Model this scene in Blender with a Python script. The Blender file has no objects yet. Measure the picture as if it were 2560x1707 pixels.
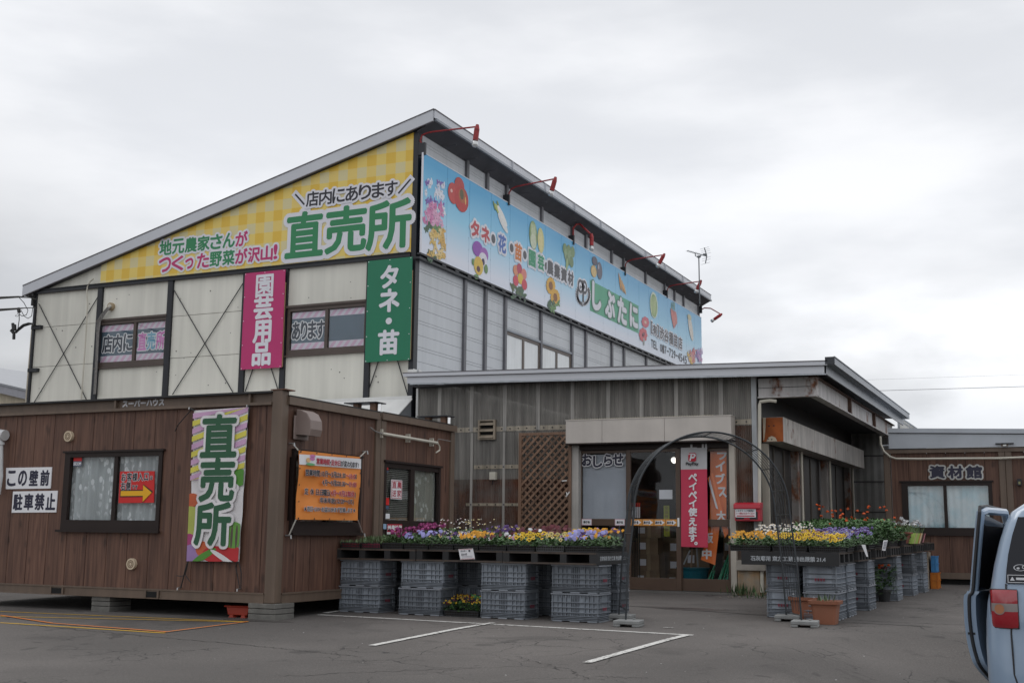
import bpy, bmesh, math, random
from mathutils import Vector, Matrix
random.seed(7)
sc = bpy.context.scene
C = sc.collection
# ---------------------------------------------------------------- camera
HC = 1.072                       # lens height above the pavement beside the cabins
YAW, PIT, ROL, FPX = -0.43743884, 0.15883532, 0.010989387, 2967.9
def cam_axes():
    cy, sy, cp, sp = math.cos(YAW), math.sin(YAW), math.cos(PIT), math.sin(PIT)
    f = Vector((sy*cp, cy*cp, sp)); r = Vector((cy, -sy, 0)); u = r.cross(f)
    cr, sr = math.cos(ROL), math.sin(ROL)
    return cr*r+sr*u, -sr*r+cr*u, f
RR, UU, FF = cam_axes()
camd = bpy.data.cameras.new('camera'); cam = bpy.data.objects.new('camera', camd); C.objects.link(cam)
camd.sensor_width = 36; camd.lens = FPX/2560*36; camd.clip_start = .1; camd.clip_end = 2000
M3 = Matrix((RR, UU, -FF)).transposed().to_4x4(); M3.translation = (0, 0, HC); cam.matrix_world = M3
sc.camera = cam
# ---------------------------------------------------------------- world: overcast sky
W = bpy.data.worlds.new('World'); sc.world = W; W.use_nodes = True
nt = W.node_tree; N = nt.nodes; L = nt.links
SUN_EL, SUN_ROT = math.radians(52), math.radians(-60)
sky = N.new('ShaderNodeTexSky'); sky.sky_type = 'NISHITA'; sky.sun_disc = False
sky.sun_elevation = SUN_EL; sky.sun_rotation = SUN_ROT
bgA = N['Background']; bgA.inputs[1].default_value = .10; L.new(sky.outputs[0], bgA.inputs[0])
tc = N.new('ShaderNodeTexCoord'); sep = N.new('ShaderNodeSeparateXYZ'); L.new(tc.outputs['Generated'], sep.inputs[0])
def wn(op, a, b=None, c=None):
    n = N.new('ShaderNodeMath'); n.operation = op
    for i, v in enumerate((a, b, c)):
        if v is None: continue
        if isinstance(v, (int, float)): n.inputs[i].default_value = v
        else: L.new(v, n.inputs[i])
    return n.outputs[0]
mp = N.new('ShaderNodeMapping'); mp.inputs['Scale'].default_value = (1.6, 1.6, 5.2); L.new(tc.outputs['Generated'], mp.inputs[0])
n1 = N.new('ShaderNodeTexNoise'); n1.inputs['Scale'].default_value = 1.9; n1.inputs['Detail'].default_value = 7; n1.inputs['Roughness'].default_value = .5
L.new(mp.outputs[0], n1.inputs['Vector'])
mr = N.new('ShaderNodeMapRange'); mr.interpolation_type = 'SMOOTHSTEP'; L.new(n1.outputs[0], mr.inputs[0])
mr.inputs[1].default_value = .36; mr.inputs[2].default_value = .66; mr.inputs[3].default_value = .85; mr.inputs[4].default_value = 1.01
# a heavier bank of cloud low in the north-west, brighter cloud overhead
lft = wn('MULTIPLY_ADD', sep.outputs[0], -1.0, -.40)
lft = N.new('ShaderNodeMapRange'); lft.interpolation_type = 'SMOOTHSTEP'
L.new(wn('ADD', wn('MULTIPLY', sep.outputs[0], -1.0), wn('MULTIPLY', sep.outputs[2], -1.35)), lft.inputs[0])
lft.inputs[1].default_value = .18; lft.inputs[2].default_value = .66; lft.inputs[3].default_value = 1.0; lft.inputs[4].default_value = .56
zen = N.new('ShaderNodeMapRange'); L.new(sep.outputs[2], zen.inputs[0])
zen.inputs[1].default_value = .42; zen.inputs[2].default_value = 1.0; zen.inputs[3].default_value = 1.0; zen.inputs[4].default_value = 1.5
top = N.new('ShaderNodeMapRange'); L.new(sep.outputs[2], top.inputs[0])
top.inputs[1].default_value = .15; top.inputs[2].default_value = .42; top.inputs[3].default_value = 1.03; top.inputs[4].default_value = .90
val = wn('MULTIPLY', wn('MULTIPLY', mr.outputs[0], lft.outputs[0]), wn('MULTIPLY', zen.outputs[0], top.outputs[0]))
mp2 = N.new('ShaderNodeMapping'); mp2.inputs['Scale'].default_value = (5, 5, 11); mp2.inputs['Location'].default_value = (.7, 2.3, .4); L.new(tc.outputs['Generated'], mp2.inputs[0])
n2 = N.new('ShaderNodeTexNoise'); n2.inputs['Scale'].default_value = 1.2; n2.inputs['Detail'].default_value = 6; L.new(mp2.outputs[0], n2.inputs['Vector'])
lump = N.new('ShaderNodeMapRange'); lump.interpolation_type = 'SMOOTHSTEP'; L.new(n2.outputs[0], lump.inputs[0]); lump.inputs[1].default_value = .40; lump.inputs[2].default_value = .62; lump.inputs[3].default_value = -.24; lump.inputs[4].default_value = .05
low = N.new('ShaderNodeMapRange'); L.new(sep.outputs[2], low.inputs[0]); low.inputs[1].default_value = .07; low.inputs[2].default_value = .27; low.inputs[3].default_value = 1; low.inputs[4].default_value = 0
val = wn('MULTIPLY', val, wn('MULTIPLY_ADD', lump.outputs[0], low.outputs[0], 1.0))
cmb = N.new('ShaderNodeMix'); cmb.data_type = 'RGBA'; cmb.blend_type = 'MIX'
L.new(mr.outputs[0], cmb.inputs[0]); cmb.inputs[6].default_value = (.66, .74, .88, 1); cmb.inputs[7].default_value = (.955, .965, .99, 1)
cm2 = N.new('ShaderNodeMix'); cm2.data_type = 'RGBA'; cm2.blend_type = 'MULTIPLY'; cm2.inputs[0].default_value = 1
L.new(cmb.outputs[2], cm2.inputs[6]); L.new(val, cm2.inputs[7])
bgB = N.new('ShaderNodeBackground'); bgB.inputs[1].default_value = 1.10; L.new(cm2.outputs[2], bgB.inputs[0])
mx = N.new('ShaderNodeMixShader'); mx.inputs[0].default_value = .95
L.new(bgA.outputs[0], mx.inputs[1]); L.new(bgB.outputs[0], mx.inputs[2]); L.new(mx.outputs[0], N['World Output'].inputs[0])
# soft sun behind the cloud
sd = bpy.data.lights.new('sun', 'SUN'); so = bpy.data.objects.new('sun', sd); C.objects.link(so)
sd.energy = .55; sd.angle = math.radians(28); sd.color = (1, .97, .93)
sdir = Vector((math.sin(SUN_ROT)*math.cos(SUN_EL), math.cos(SUN_ROT)*math.cos(SUN_EL), math.sin(SUN_EL)))
so.rotation_euler = (-sdir).to_track_quat('-Z', 'Y').to_euler()
so.location = (0, 0, 40)
sc.view_settings.view_transform = 'Standard'; sc.view_settings.look = 'None'
sc.view_settings.exposure = 0; sc.view_settings.gamma = 1
# ---------------------------------------------------------------- layout helpers
def sst(a, b, v):
    t = min(1, max(0, (v-a)/(b-a))); return t*t*(3-2*t)
def gz(x, y):                     # the lot rises a little towards the shop and dips where the car stands
    z = .015*(y-12) if y > 12 else .03*(y-12)
    z = max(z, -.34)
    dip = sst(-2.3, -.9, x)*sst(14.8, 12.6, y) if y < 14.8 else 0
    return z - dip*max(0, .36+z)
def ray(x, y): return FF+RR*((x-1280)/FPX)-UU*((y-853.5)/FPX)
O = Vector((0, 0, HC))
def ay(x, y, Y): d = ray(x, y); return O+d*(Y/d.y)
def ax(x, y, X): d = ray(x, y); return O+d*(X/d.x)
def az(x, y, z): d = ray(x, y); return O+d*((z-HC)/d.z)
def ag(x, y):
    d = ray(x, y); lo, hi = 2., 60.
    for _ in range(50):
        m = (lo+hi)/2; p = O+d*m
        if p.z > gz(p.x, p.y): lo = m
        else: hi = m
    return O+d*lo
X_, Y_, Z_ = Vector((1, 0, 0)), Vector((0, 1, 0)), Vector((0, 0, 1))
# ---------------------------------------------------------------- materials
def mat(name, col, rough=.6, metal=0., var=.12, vs=3., streak=0., ss=9., bump=0., bs=60., tone=False, rust=0., rustcol=(.16, .055, .02), spec=.5, dots=0., noisec=None, coat=0., alpha=1., trans=0., emis=None, es=1., objvar=0.):
    m = bpy.data.materials.new(name); m.use_nodes = True
    t = m.node_tree; n = t.nodes; l = t.links; b = n['Principled BSDF']
    b.inputs['Roughness'].default_value = rough; b.inputs['Metallic'].default_value = metal
    b.inputs['Specular IOR Level'].default_value = spec; b.inputs['Coat Weight'].default_value = coat
    b.inputs['Transmission Weight'].default_value = trans; b.inputs['Alpha'].default_value = alpha
    if emis: b.inputs['Emission Color'].default_value = (*emis, 1); b.inputs['Emission Strength'].default_value = es
    tcn = n.new('ShaderNodeTexCoord')
    def noise(scale, detail=3, vec=None, rough_=.55):
        q = n.new('ShaderNodeTexNoise'); q.inputs['Scale'].default_value = scale; q.inputs['Detail'].default_value = detail; q.inputs['Roughness'].default_value = rough_
        if vec:
            mpp = n.new('ShaderNodeMapping'); mpp.inputs['Scale'].default_value = vec; l.new(tcn.outputs['Object'], mpp.inputs[0]); l.new(mpp.outputs[0], q.inputs[0])
        else: l.new(tcn.outputs['Object'], q.inputs[0])
        return q.outputs[0]
    def rng(src, a, b_, c, d, smooth=False):
        q = n.new('ShaderNodeMapRange'); l.new(src, q.inputs[0])
        if smooth: q.interpolation_type = 'SMOOTHSTEP'
        for i, v in enumerate((a, b_, c, d)): q.inputs[i+1].default_value = v
        return q.outputs[0]
    def mul(c1, f):
        q = n.new('ShaderNodeMix'); q.data_type = 'RGBA'; q.blend_type = 'MULTIPLY'; q.inputs[0].default_value = 1
        l.new(c1, q.inputs[6]); l.new(f, q.inputs[7]); return q.outputs[2]
    def mixc(f, c1, c2):
        q = n.new('ShaderNodeMix'); q.data_type = 'RGBA'
        if isinstance(f, float): q.inputs[0].default_value = f
        else: l.new(f, q.inputs[0])
        for i, c in ((6, c1), (7, c2)):
            if isinstance(c, tuple): q.inputs[i].default_value = (*c[:3], 1)
            else: l.new(c, q.inputs[i])
        return q.outputs[2]
    rgb = n.new('ShaderNodeRGB'); rgb.outputs[0].default_value = (*col, 1); cur = rgb.outputs[0]
    if noisec: cur = mixc(rng(noise(vs*1.7, 4), .4, .62, 0, 1), col, noisec)
    if var: cur = mul(cur, rng(noise(vs, 4), .3, .7, 1-var, 1+var))
    if streak: cur = mul(cur, rng(noise(1, 3, (ss, ss, ss*.06)), .3, .72, 1+streak*.25, 1-streak))
    if tone:
        at = n.new('ShaderNodeAttribute'); at.attribute_name = 'tone'; cur = mul(cur, at.outputs['Fac'])
    if rust:
        r1 = noise(2.2, 6, (1, 1, .7), .65); r2 = rng(r1, .62-rust*.22, .70-rust*.2, 0, 1)
        cur = mixc(r2, cur, mixc(rng(noise(14, 3), .35, .65, 0, 1), rustcol, (rustcol[0]*2.2, rustcol[1]*2.0, rustcol[2]*1.6)))
    if objvar:
        oi = n.new('ShaderNodeObjectInfo'); cur = mul(cur, rng(oi.outputs['Random'], 0, 1, 1-objvar, 1+objvar))
    if dots: cur = mul(cur, rng(noise(140, 2), .36, .44, 1-dots, 1))
    l.new(cur, b.inputs['Base Color'])
    if bump:
        bn = n.new('ShaderNodeBump'); bn.inputs['Strength'].default_value = bump; bn.inputs['Distance'].default_value = .01
        l.new(noise(bs, 4), bn.inputs['Height']); l.new(bn.outputs[0], b.inputs['Normal'])
    return m
def S(r, g, b): # sRGB bytes -> linear
    f = lambda c: (c/255/12.92 if c <= 10 else ((c/255+.055)/1.055)**2.4)
    return (f(r), f(g), f(b))
# ---------------------------------------------------------------- mesh builder
MATRIX = {}
class MB:
    def __init__(s): s.v = []; s.f = []; s.mi = []; s.tn = []
    def add(s, vs, fs, m=0, tone=1.):
        o = len(s.v); s.v += [Vector(p) for p in vs]
        for f in fs: s.f.append([i+o for i in f]); s.mi.append(m); s.tn.append(tone)
        return s
    def pbox(s, o, a, b, c, m=0, tone=1.):
        o, a, b, c = Vector(o), Vector(a), Vector(b), Vector(c)
        vs = [o, o+a, o+a+b, o+b, o+c, o+a+c, o+a+b+c, o+b+c]
        fs = [(0, 3, 2, 1), (4, 5, 6, 7), (0, 1, 5, 4), (1, 2, 6, 5), (2, 3, 7, 6), (3, 0, 4, 7)]
        if a.cross(b).dot(c) < 0: fs = [tuple(reversed(f)) for f in fs]
        return s.add(vs, fs, m, tone)
    def box(s, x0, y0, z0, x1, y1, z1, m=0, tone=1.):
        return s.pbox((min(x0, x1), min(y0, y1), min(z0, z1)), (abs(x1-x0), 0, 0), (0, abs(y1-y0), 0), (0, 0, abs(z1-z0)), m, tone)
    def bar(s, p, q, w, h, up=Z_, m=0, tone=1.):
        p, q = Vector(p), Vector(q); d = (q-p).normalized(); side = d.cross(Vector(up))
        if side.length < 1e-4: side = d.cross(X_)
        side.normalize(); u = side.cross(d)
        return s.pbox(p-side*w/2-u*h/2, q-p, side*w, u*h, m, tone)
    def poly(s, pts, m=0, tone=1.): return s.add(pts, [tuple(range(len(pts)))], m, tone)
    def prism(s, pts, vec, m=0, tone=1.):
        pts = [Vector(p) for p in pts]; n = len(pts); vec = Vector(vec)
        nn = sum(((pts[i]-pts[0]).cross(pts[i+1]-pts[0]) for i in range(1, n-1)), Vector())
        if nn.dot(vec) > 0: pts.reverse()
        vs = pts+[p+vec for p in pts]
        fs = [tuple(range(n)), tuple(range(2*n-1, n-1, -1))]+[((i+1) % n, i, n+i, n+(i+1) % n) for i in range(n)]
        return s.add(vs, fs, m, tone)
    def tube(s, path, r, n=8, m=0, tone=1., caps=True):
        path = [Vector(p) for p in path]; vs = []; fs = []; k = len(path); prev = None
        for i, p in enumerate(path):
            d = (path[min(i+1, k-1)]-path[max(i-1, 0)]).normalized()
            if prev is None:
                a = d.cross(Z_ if abs(d.z) < .9 else X_).normalized()
            else: a = (prev-d*prev.dot(d)).normalized()
            prev = a; b = d.cross(a); rr = r[i] if isinstance(r, (list, tuple)) else r
            vs += [p+(a*math.cos(t)+b*math.sin(t))*rr for t in [2*math.pi*j/n for j in range(n)]]
        for i in range(k-1):
            for j in range(n): fs.append((i*n+j, i*n+(j+1) % n, (i+1)*n+(j+1) % n, (i+1)*n+j))
        if caps: fs += [tuple(reversed(range(n))), tuple(range((k-1)*n, k*n))]
        return s.add(vs, fs, m, tone)
    def ell(s, c, U, V, ru, rv, n=16, m=0, tone=1., a0=0., a1=2*math.pi):
        full = abs(a1-a0-2*math.pi) < 1e-6; k = n if full else n+1
        pts = [Vector(c)+U*ru*math.cos(a0+(a1-a0)*i/n)+V*rv*math.sin(a0+(a1-a0)*i/n) for i in range(k)]
        return s.poly(pts, m, tone)
    def ring(s, c, U, V, r0, r1, n=20, m=0, tone=1., sy=1.):
        vs = []
        for i in range(n):
            t = 2*math.pi*i/n; d = U*math.cos(t)+V*math.sin(t)*sy; vs += [Vector(c)+d*r0, Vector(c)+d*r1]
        return s.add(vs, [(2*i, 2*i+1, (2*i+3) % (2*n), (2*i+2) % (2*n)) for i in range(n)], m, tone)
    def grid(s, fn, nu, nv, m=0, tone=1.):
        vs = [fn(i/nu, j/nv) for j in range(nv+1) for i in range(nu+1)]
        fs = [(j*(nu+1)+i, j*(nu+1)+i+1, (j+1)*(nu+1)+i+1, (j+1)*(nu+1)+i) for j in range(nv) for i in range(nu)]
        return s.add(vs, fs, m, tone)
    def lathe(s, c, prof, n=20, m=0, tone=1.):
        c = Vector(c); vs = []
        for r, z in prof: vs += [c+Vector((r*math.cos(2*math.pi*i/n), r*math.sin(2*math.pi*i/n), z)) for i in range(n)]
        fs = [(j*n+i, j*n+(i+1) % n, (j+1)*n+(i+1) % n, (j+1)*n+i) for j in range(len(prof)-1) for i in range(n)]
        fs += [tuple(reversed(range(n))), tuple(range((len(prof)-1)*n, len(prof)*n))]
        return s.add(vs, fs, m, tone)
    def mesh(s, name, mats, inv=None, smooth=False):
        me = bpy.data.meshes.new(name)
        vs = [(inv @ v if inv else v) for v in s.v]
        me.from_pydata([tuple(v) for v in vs], [], s.f)
        for q in (mats if isinstance(mats, (list, tuple)) else [mats]): me.materials.append(q)
        me.polygons.foreach_set('material_index', s.mi)
        if smooth is True: me.polygons.foreach_set('use_smooth', [True]*len(s.f))
        at = me.attributes.new('tone', 'FLOAT', 'FACE'); at.data.foreach_set('value', s.tn)
        me.update(); return me
    def build(s, name, mats, parent=None, smooth=False, bevel=0., label=None):
        mw = MATRIX.get(parent.name) if parent else None
        o = bpy.data.objects.new(name, s.mesh(name, mats, mw.inverted() if mw else None, smooth)); C.objects.link(o)
        if parent: o.parent = parent; MATRIX[o.name] = mw
        if bevel:
            bv = o.modifiers.new('bevel', 'BEVEL'); bv.width = bevel; bv.segments = 2; bv.limit_method = 'ANGLE'; bv.angle_limit = math.radians(50)
        if label: o['label'] = label
        return o
def tag(o, label, cat, group=None, kind=None):
    if label: o['label'] = label
    if cat: o['category'] = cat
    if group: o['group'] = group
    if kind: o['kind'] = kind
    return o
def thing(name, label, cat, loc=(0, 0, 0), rz=0., group=None):
    o = bpy.data.objects.new(name, None); C.objects.link(o); o.empty_display_size = .2
    o.location = loc; o.rotation_euler = (0, 0, rz)
    MATRIX[o.name] = Matrix.Translation(loc) @ Matrix.Rotation(rz, 4, 'Z')
    return tag(o, label, cat, group)
def solo(name, mb, mats, label, cat, loc=(0, 0, 0), group=None, smooth=False, bevel=0.):
    mw = Matrix.Translation(loc)
    o = bpy.data.objects.new(name, mb.mesh(name, mats, mw.inverted(), smooth)); C.objects.link(o); o.location = loc; MATRIX[o.name] = mw
    if bevel:
        bv = o.modifiers.new('bevel', 'BEVEL'); bv.width = bevel; bv.segments = 2; bv.limit_method = 'ANGLE'; bv.angle_limit = math.radians(50)
    return tag(o, label, cat, group)
def struct(name, mb, mats, smooth=False):
    o = bpy.data.objects.new(name, mb.mesh(name, mats, None, smooth)); C.objects.link(o); o['kind'] = 'structure'; return o
def dup(root, loc, rz=0., label=None, group=None):
    r = root.copy(); C.objects.link(r); r.location = loc; r.rotation_euler = (0, 0, rz)
    if label: r['label'] = label
    if group: r['group'] = group
    for ch in root.children:
        c = ch.copy(); C.objects.link(c); c.parent = r
        for g in ch.children:
            d = g.copy(); C.objects.link(d); d.parent = c
    return r
# ---------------------------------------------------------------- lettering
_GL = {}
def glyph(s, off=0.):
    if (s, off) in _GL: return _GL[(s, off)]
    cu = bpy.data.curves.new('g', 'FONT'); cu.body = s; cu.size = 1; cu.resolution_u = 3; cu.offset = off
    ob = bpy.data.objects.new('g', cu); C.objects.link(ob); bpy.context.view_layer.update()
    me = bpy.data.meshes.new_from_object(ob.evaluated_get(bpy.context.evaluated_depsgraph_get()))
    bpy.data.objects.remove(ob); bpy.data.curves.remove(cu)
    vs = [(v.co.x, v.co.y) for v in me.vertices]; fs = [tuple(p.vertices) for p in me.polygons]; bpy.data.meshes.remove(me)
    xs = [v[0] for v in vs]; ys = [v[1] for v in vs]
    _GL[(s, off)] = (vs, fs, min(xs), max(xs), min(ys), max(ys)); return _GL[(s, off)]
def letter(mb, s, c, R, U, w, h, m=0, bold=0., edge=None, em=None, lift=.002, rings=1, shear=0.):
    """string s fitted to a w x h box centred at c on the plane R,U; bold = stroke growth in m; edge = (growth, material) outline behind"""
    vs, fs, x0, x1, y0, y1 = glyph(s)
    N_ = R.cross(U); sx, sy = w/max(1e-6, x1-x0), h/max(1e-6, y1-y0); cx, cy = (x0+x1)/2, (y0+y1)/2
    if em is not None: sx = sy = em; cx, cy = cx, cy
    base = [(c[0]*0+(v[0]-cx)*sx+(v[1]-cy)*sy*shear, (v[1]-cy)*sy) for v in vs]; c = Vector(c); k = 0
    def lay(dx, dy, mi):
        nonlocal k
        d = lift+k*.00012; k += 1
        mb.add([c+R*(p[0]+dx)+U*(p[1]+dy)+N_*d for p in base], fs, mi)
    if edge:
        g = edge[0]; n = 20 if g > .03 else 8
        for j in range(n): t = 2*math.pi*j/n; lay(g*math.cos(t), g*math.sin(t), edge[1])
        if g > .035:
            for j in range(10): t = 2*math.pi*j/10+.3; lay(g*.5*math.cos(t), g*.5*math.sin(t), edge[1])
        k += 6
    if bold:
        for j in range(6): t = 2*math.pi*j/6+.26; lay(bold*math.cos(t), bold*math.sin(t), m)
    lay(0, 0, m)
def put(mb, s, pl, xl, xr, yt, yb, m=0, bold=0., edge=None, lift=.003, shear=0.):
    """string fitted to a photographed box on a wall plane ('y', Y) or ('x', X)"""
    kind, d = pl; f = ay if kind == 'y' else ax; xc, yc = (xl+xr)/2, (yt+yb)/2
    a, b = f(xl, yc, d), f(xr, yc, d); t, u = f(xc, yt, d), f(xc, yb, d)
    R = X_ if kind == 'y' else Y_
    w = abs((b-a).dot(R)); h = t.z-u.z; c = f(xc, yc, d)
    letter(mb, s, c, R, Z_, w, h, m, bold, edge, None, lift, 1, shear)
# ---------------------------------------------------------------- palette
def wood_mat(name, c1, c2, knots=.55):
    m = mat(name, c1, .62, var=.12, vs=1.2, tone=True, streak=.20, ss=3.2)
    t = m.node_tree; n = t.nodes; l = t.links; b = n['Principled BSDF']
    src = b.inputs['Base Color'].links[0].from_socket
    tcn = n.new('ShaderNodeTexCoord'); mp = n.new('ShaderNodeMapping'); mp.inputs['Scale'].default_value = (16, 16, .9); l.new(tcn.outputs['Object'], mp.inputs[0])
    q = n.new('ShaderNodeTexNoise'); q.inputs['Scale'].default_value = 1.6; q.inputs['Detail'].default_value = 5; q.inputs['Distortion'].default_value = .6; l.new(mp.outputs[0], q.inputs[0])
    r = n.new('ShaderNodeMapRange'); l.new(q.outputs[0], r.inputs[0]); r.inputs[1].default_value = .32; r.inputs[2].default_value = .68
    mx = n.new('ShaderNodeMix'); mx.data_type = 'RGBA'; mx.blend_type = 'MULTIPLY'; l.new(r.outputs[0], mx.inputs[0]); l.new(src, mx.inputs[6]); mx.inputs[7].default_value = (*[a/b_ for a, b_ in zip(c2, c1)], 1)
    mp2 = n.new('ShaderNodeMapping'); mp2.inputs['Scale'].default_value = (5.5, 5.5, 2.6); l.new(tcn.outputs['Object'], mp2.inputs[0])
    v = n.new('ShaderNodeTexVoronoi'); v.inputs['Scale'].default_value = 1.; l.new(mp2.outputs[0], v.inputs[0])
    r2 = n.new('ShaderNodeMapRange'); r2.interpolation_type = 'SMOOTHSTEP'; l.new(v.outputs['Distance'], r2.inputs[0]); r2.inputs[1].default_value = .05; r2.inputs[2].default_value = .24; r2.inputs[3].default_value = knots; r2.inputs[4].default_value = 1
    m2 = n.new('ShaderNodeMix'); m2.data_type = 'RGBA'; m2.blend_type = 'MULTIPLY'; m2.inputs[0].default_value = 1; l.new(mx.outputs[2], m2.inputs[6]); l.new(r2.outputs[0], m2.inputs[7])
    l.new(m2.outputs[2], b.inputs['Base Color']); return m
def glass_mat(name, tint=(.75, .8, .8), rough=.02, gl=.9, mixf=None):
    m = bpy.data.materials.new(name); m.use_nodes = True; n = m.node_tree.nodes; l = m.node_tree.links
    n.remove(n['Principled BSDF']); tr = n.new('ShaderNodeBsdfTransparent'); tr.inputs[0].default_value = (*tint, 1)
    g = n.new('ShaderNodeBsdfGlossy'); g.inputs['Roughness'].default_value = rough; g.inputs[0].default_value = (gl, gl, gl, 1)
    lw = n.new('ShaderNodeLayerWeight'); lw.inputs[0].default_value = .5; pw = n.new('ShaderNodeMath'); pw.operation = 'POWER'; l.new(lw.outputs['Facing'], pw.inputs[0]); pw.inputs[1].default_value = 4.
    fr = n.new('ShaderNodeMath'); fr.operation = 'MULTIPLY_ADD'; l.new(pw.outputs[0], fr.inputs[0]); fr.inputs[1].default_value = .9; fr.inputs[2].default_value = .045; mx = n.new('ShaderNodeMixShader')
    l.new(fr.outputs[0], mx.inputs[0]); l.new(tr.outputs[0], mx.inputs[1]); l.new(g.outputs[0], mx.inputs[2]); l.new(mx.outputs[0], n['Material Output'].inputs[0]); return m
def sheet_mat(name, col, through=.35, nc=None):
    m = mat(name, col, .35, var=.18, vs=1.1, streak=.5, ss=11, spec=.5, tone=True, noisec=nc); n = m.node_tree.nodes; l = m.node_tree.links
    tr = n.new('ShaderNodeBsdfTransparent'); tr.inputs[0].default_value = (.62, .58, .52, 1); mx = n.new('ShaderNodeMixShader'); mx.inputs[0].default_value = through
    l.new(n['Principled BSDF'].outputs[0], mx.inputs[1]); l.new(tr.outputs[0], mx.inputs[2]); l.new(mx.outputs[0], n['Material Output'].inputs[0]); return m
WOOD = wood_mat('cabin_boards', (.165, .084, .055), (.080, .036, .024))
LATT = wood_mat('lattice_wood', (.25, .150, .098), (.16, .09, .055), .8)
PAL = wood_mat('pallet_wood', (.075, .055, .042), (.045, .034, .028), .8)
PALD = mat('pallet_black', (.022, .022, .023), .7, var=.25)
BRN = mat('brown_steel', (.145, .103, .075), .5, var=.1, vs=2, streak=.2)
BRND = mat('dark_bronze_frame', (.026, .018, .016), .45, var=.1, spec=.25)
DBR = mat('door_bronze', (.090, .056, .038), .4, var=.12)
BLKG = mat('dark_gap', (.006, .006, .006), .9, var=0)
CREAM = mat('cream_panel', (.75, .735, .655), .5, var=.06, vs=.6, streak=.16, ss=4)
BLACK = mat('black_steel', (.016, .018, .024), .45, var=.2, streak=.3)
SILV = mat('silver_fascia', (.56, .575, .61), .45, metal=.08, var=.05, vs=.8)
SILVD = mat('gutter_steel', (.22, .24, .27), .4, metal=.2, var=.1)
GREYW = mat('grey_siding', (.55, .57, .59), .5, var=.05, vs=.7, streak=.08)
BATT = mat('grey_batten', (.14, .14, .155), .5, var=.15, streak=.3)
SOFF = mat('soffit_dark', (.075, .075, .084), .7, var=.15)
ROOF = mat('roof_steel', (.28, .29, .31), .5, metal=.3, var=.1)
POLY = sheet_mat('smoky_sheet', (.335, .318, .29), .30)
POLYD = sheet_mat('smoky_sheet_rusty', (.235, .200, .172), .40, (.20, .090, .055))
RUSTW = mat('rusty_white_steel', (.56, .54, .53), .6, var=.1, streak=.35, ss=7, rust=.10, rustcol=(.11, .040, .018))
RUSTP = mat('rusty_post', (.33, .30, .28), .6, var=.12, streak=.4, rust=.7, rustcol=(.10, .040, .020))
RUSTO = mat('orange_rust', (.33, .085, .020), .8, var=.3, vs=5)
BEIGE = mat('beige_canopy', (.56, .515, .47), .5, var=.05, streak=.12, ss=3)
GALV = mat('galvanised', (.42, .45, .48), .4, metal=.5, var=.12, vs=6, streak=.2)
WHT = mat('white_paint', (.72, .72, .70), .5, var=.06)
PIPE = mat('cream_pipe', (.56, .53, .45), .45, var=.1)
CONC = mat('concrete', (.30, .275, .24), .85, var=.2, vs=4, bump=.3)
CONCD = mat('concrete_base_stained', (.30, .25, .19), .85, var=.25, vs=2.5, streak=.3, noisec=(.36, .22, .11), bump=.3)
BLOCK = mat('concrete_block', (.15, .145, .132), .9, var=.2, vs=8, bump=.5, dots=.3)
GLASS = glass_mat('window_glass', (.96, .97, .97)); GLASSD = glass_mat('door_glass', (.95, .96, .97), gl=.5)
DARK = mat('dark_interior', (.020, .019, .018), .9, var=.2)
CABLE = mat('black_cable', (.015, .015, .016), .5, var=0)
CHROME = mat('chrome', (.75, .75, .75), .2, metal=1, var=.05)
PAPER = mat('white_paper', (.76, .76, .78), .6, var=.04)
PLATEW = mat('board_white', (.80, .80, .82), .45, var=.03)
INK = mat('black_ink', (.012, .012, .018), .5, var=0)
NAVY = mat('navy_ink', (.020, .020, .045), .5, var=0)
REDI = mat('red_ink', (.42, .012, .035), .5, var=0)
REDV = mat('vivid_red', (.60, .018, .016), .45, var=.05)
YEL = mat('yellow_ink', (.80, .42, .01), .5, var=0)
def pane_curtain(name, base, leaf, scale=7.):
    """lace curtain with pale leaf sprays seen through window glass"""
    m = mat(name, base, .8, var=.14, vs=2, streak=.25, ss=14); n = m.node_tree.nodes; l = m.node_tree.links; b = n['Principled BSDF']
    src = b.inputs['Base Color'].links[0].from_socket; tcn = n.new('ShaderNodeTexCoord')
    mp = n.new('ShaderNodeMapping'); mp.inputs['Scale'].default_value = (scale*1.9, scale*1.9, scale); mp.inputs['Rotation'].default_value = (0, .6, .0); l.new(tcn.outputs['Object'], mp.inputs[0])
    v = n.new('ShaderNodeTexVoronoi'); v.inputs['Scale'].default_value = 1.3; l.new(mp.outputs[0], v.inputs[0])
    r = n.new('ShaderNodeMapRange'); l.new(v.outputs['Distance'], r.inputs[0]); r.inputs[1].default_value = .34; r.inputs[2].default_value = .42; r.inputs[3].default_value = 1; r.inputs[4].default_value = 0
    w = n.new('ShaderNodeTexNoise'); w.inputs['Scale'].default_value = 2.2; l.new(tcn.outputs['Object'], w.inputs[0])
    r2 = n.new('ShaderNodeMapRange'); l.new(w.outputs[0], r2.inputs[0]); r2.inputs[1].default_value = .45; r2.inputs[2].default_value = .55
    mm = n.new('ShaderNodeMath'); mm.operation = 'MULTIPLY'; l.new(r.outputs[0], mm.inputs[0]); l.new(r2.outputs[0], mm.inputs[1])
    mx = n.new('ShaderNodeMix'); mx.data_type = 'RGBA'; l.new(mm.outputs[0], mx.inputs[0]); l.new(src, mx.inputs[6]); mx.inputs[7].default_value = (*leaf, 1); l.new(mx.outputs[2], b.inputs['Base Color']); return m
CURT = pane_curtain('lace_curtain', (.46, .49, .50), (.80, .82, .83))
CURT2 = pane_curtain('lace_curtain_dim', (.34, .34, .29), (.58, .60, .56))
CURTB = mat('pale_blue_curtain', (.66, .76, .80), .8, var=.06, vs=2, streak=.16, ss=11, noisec=(.48, .68, .76))

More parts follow.
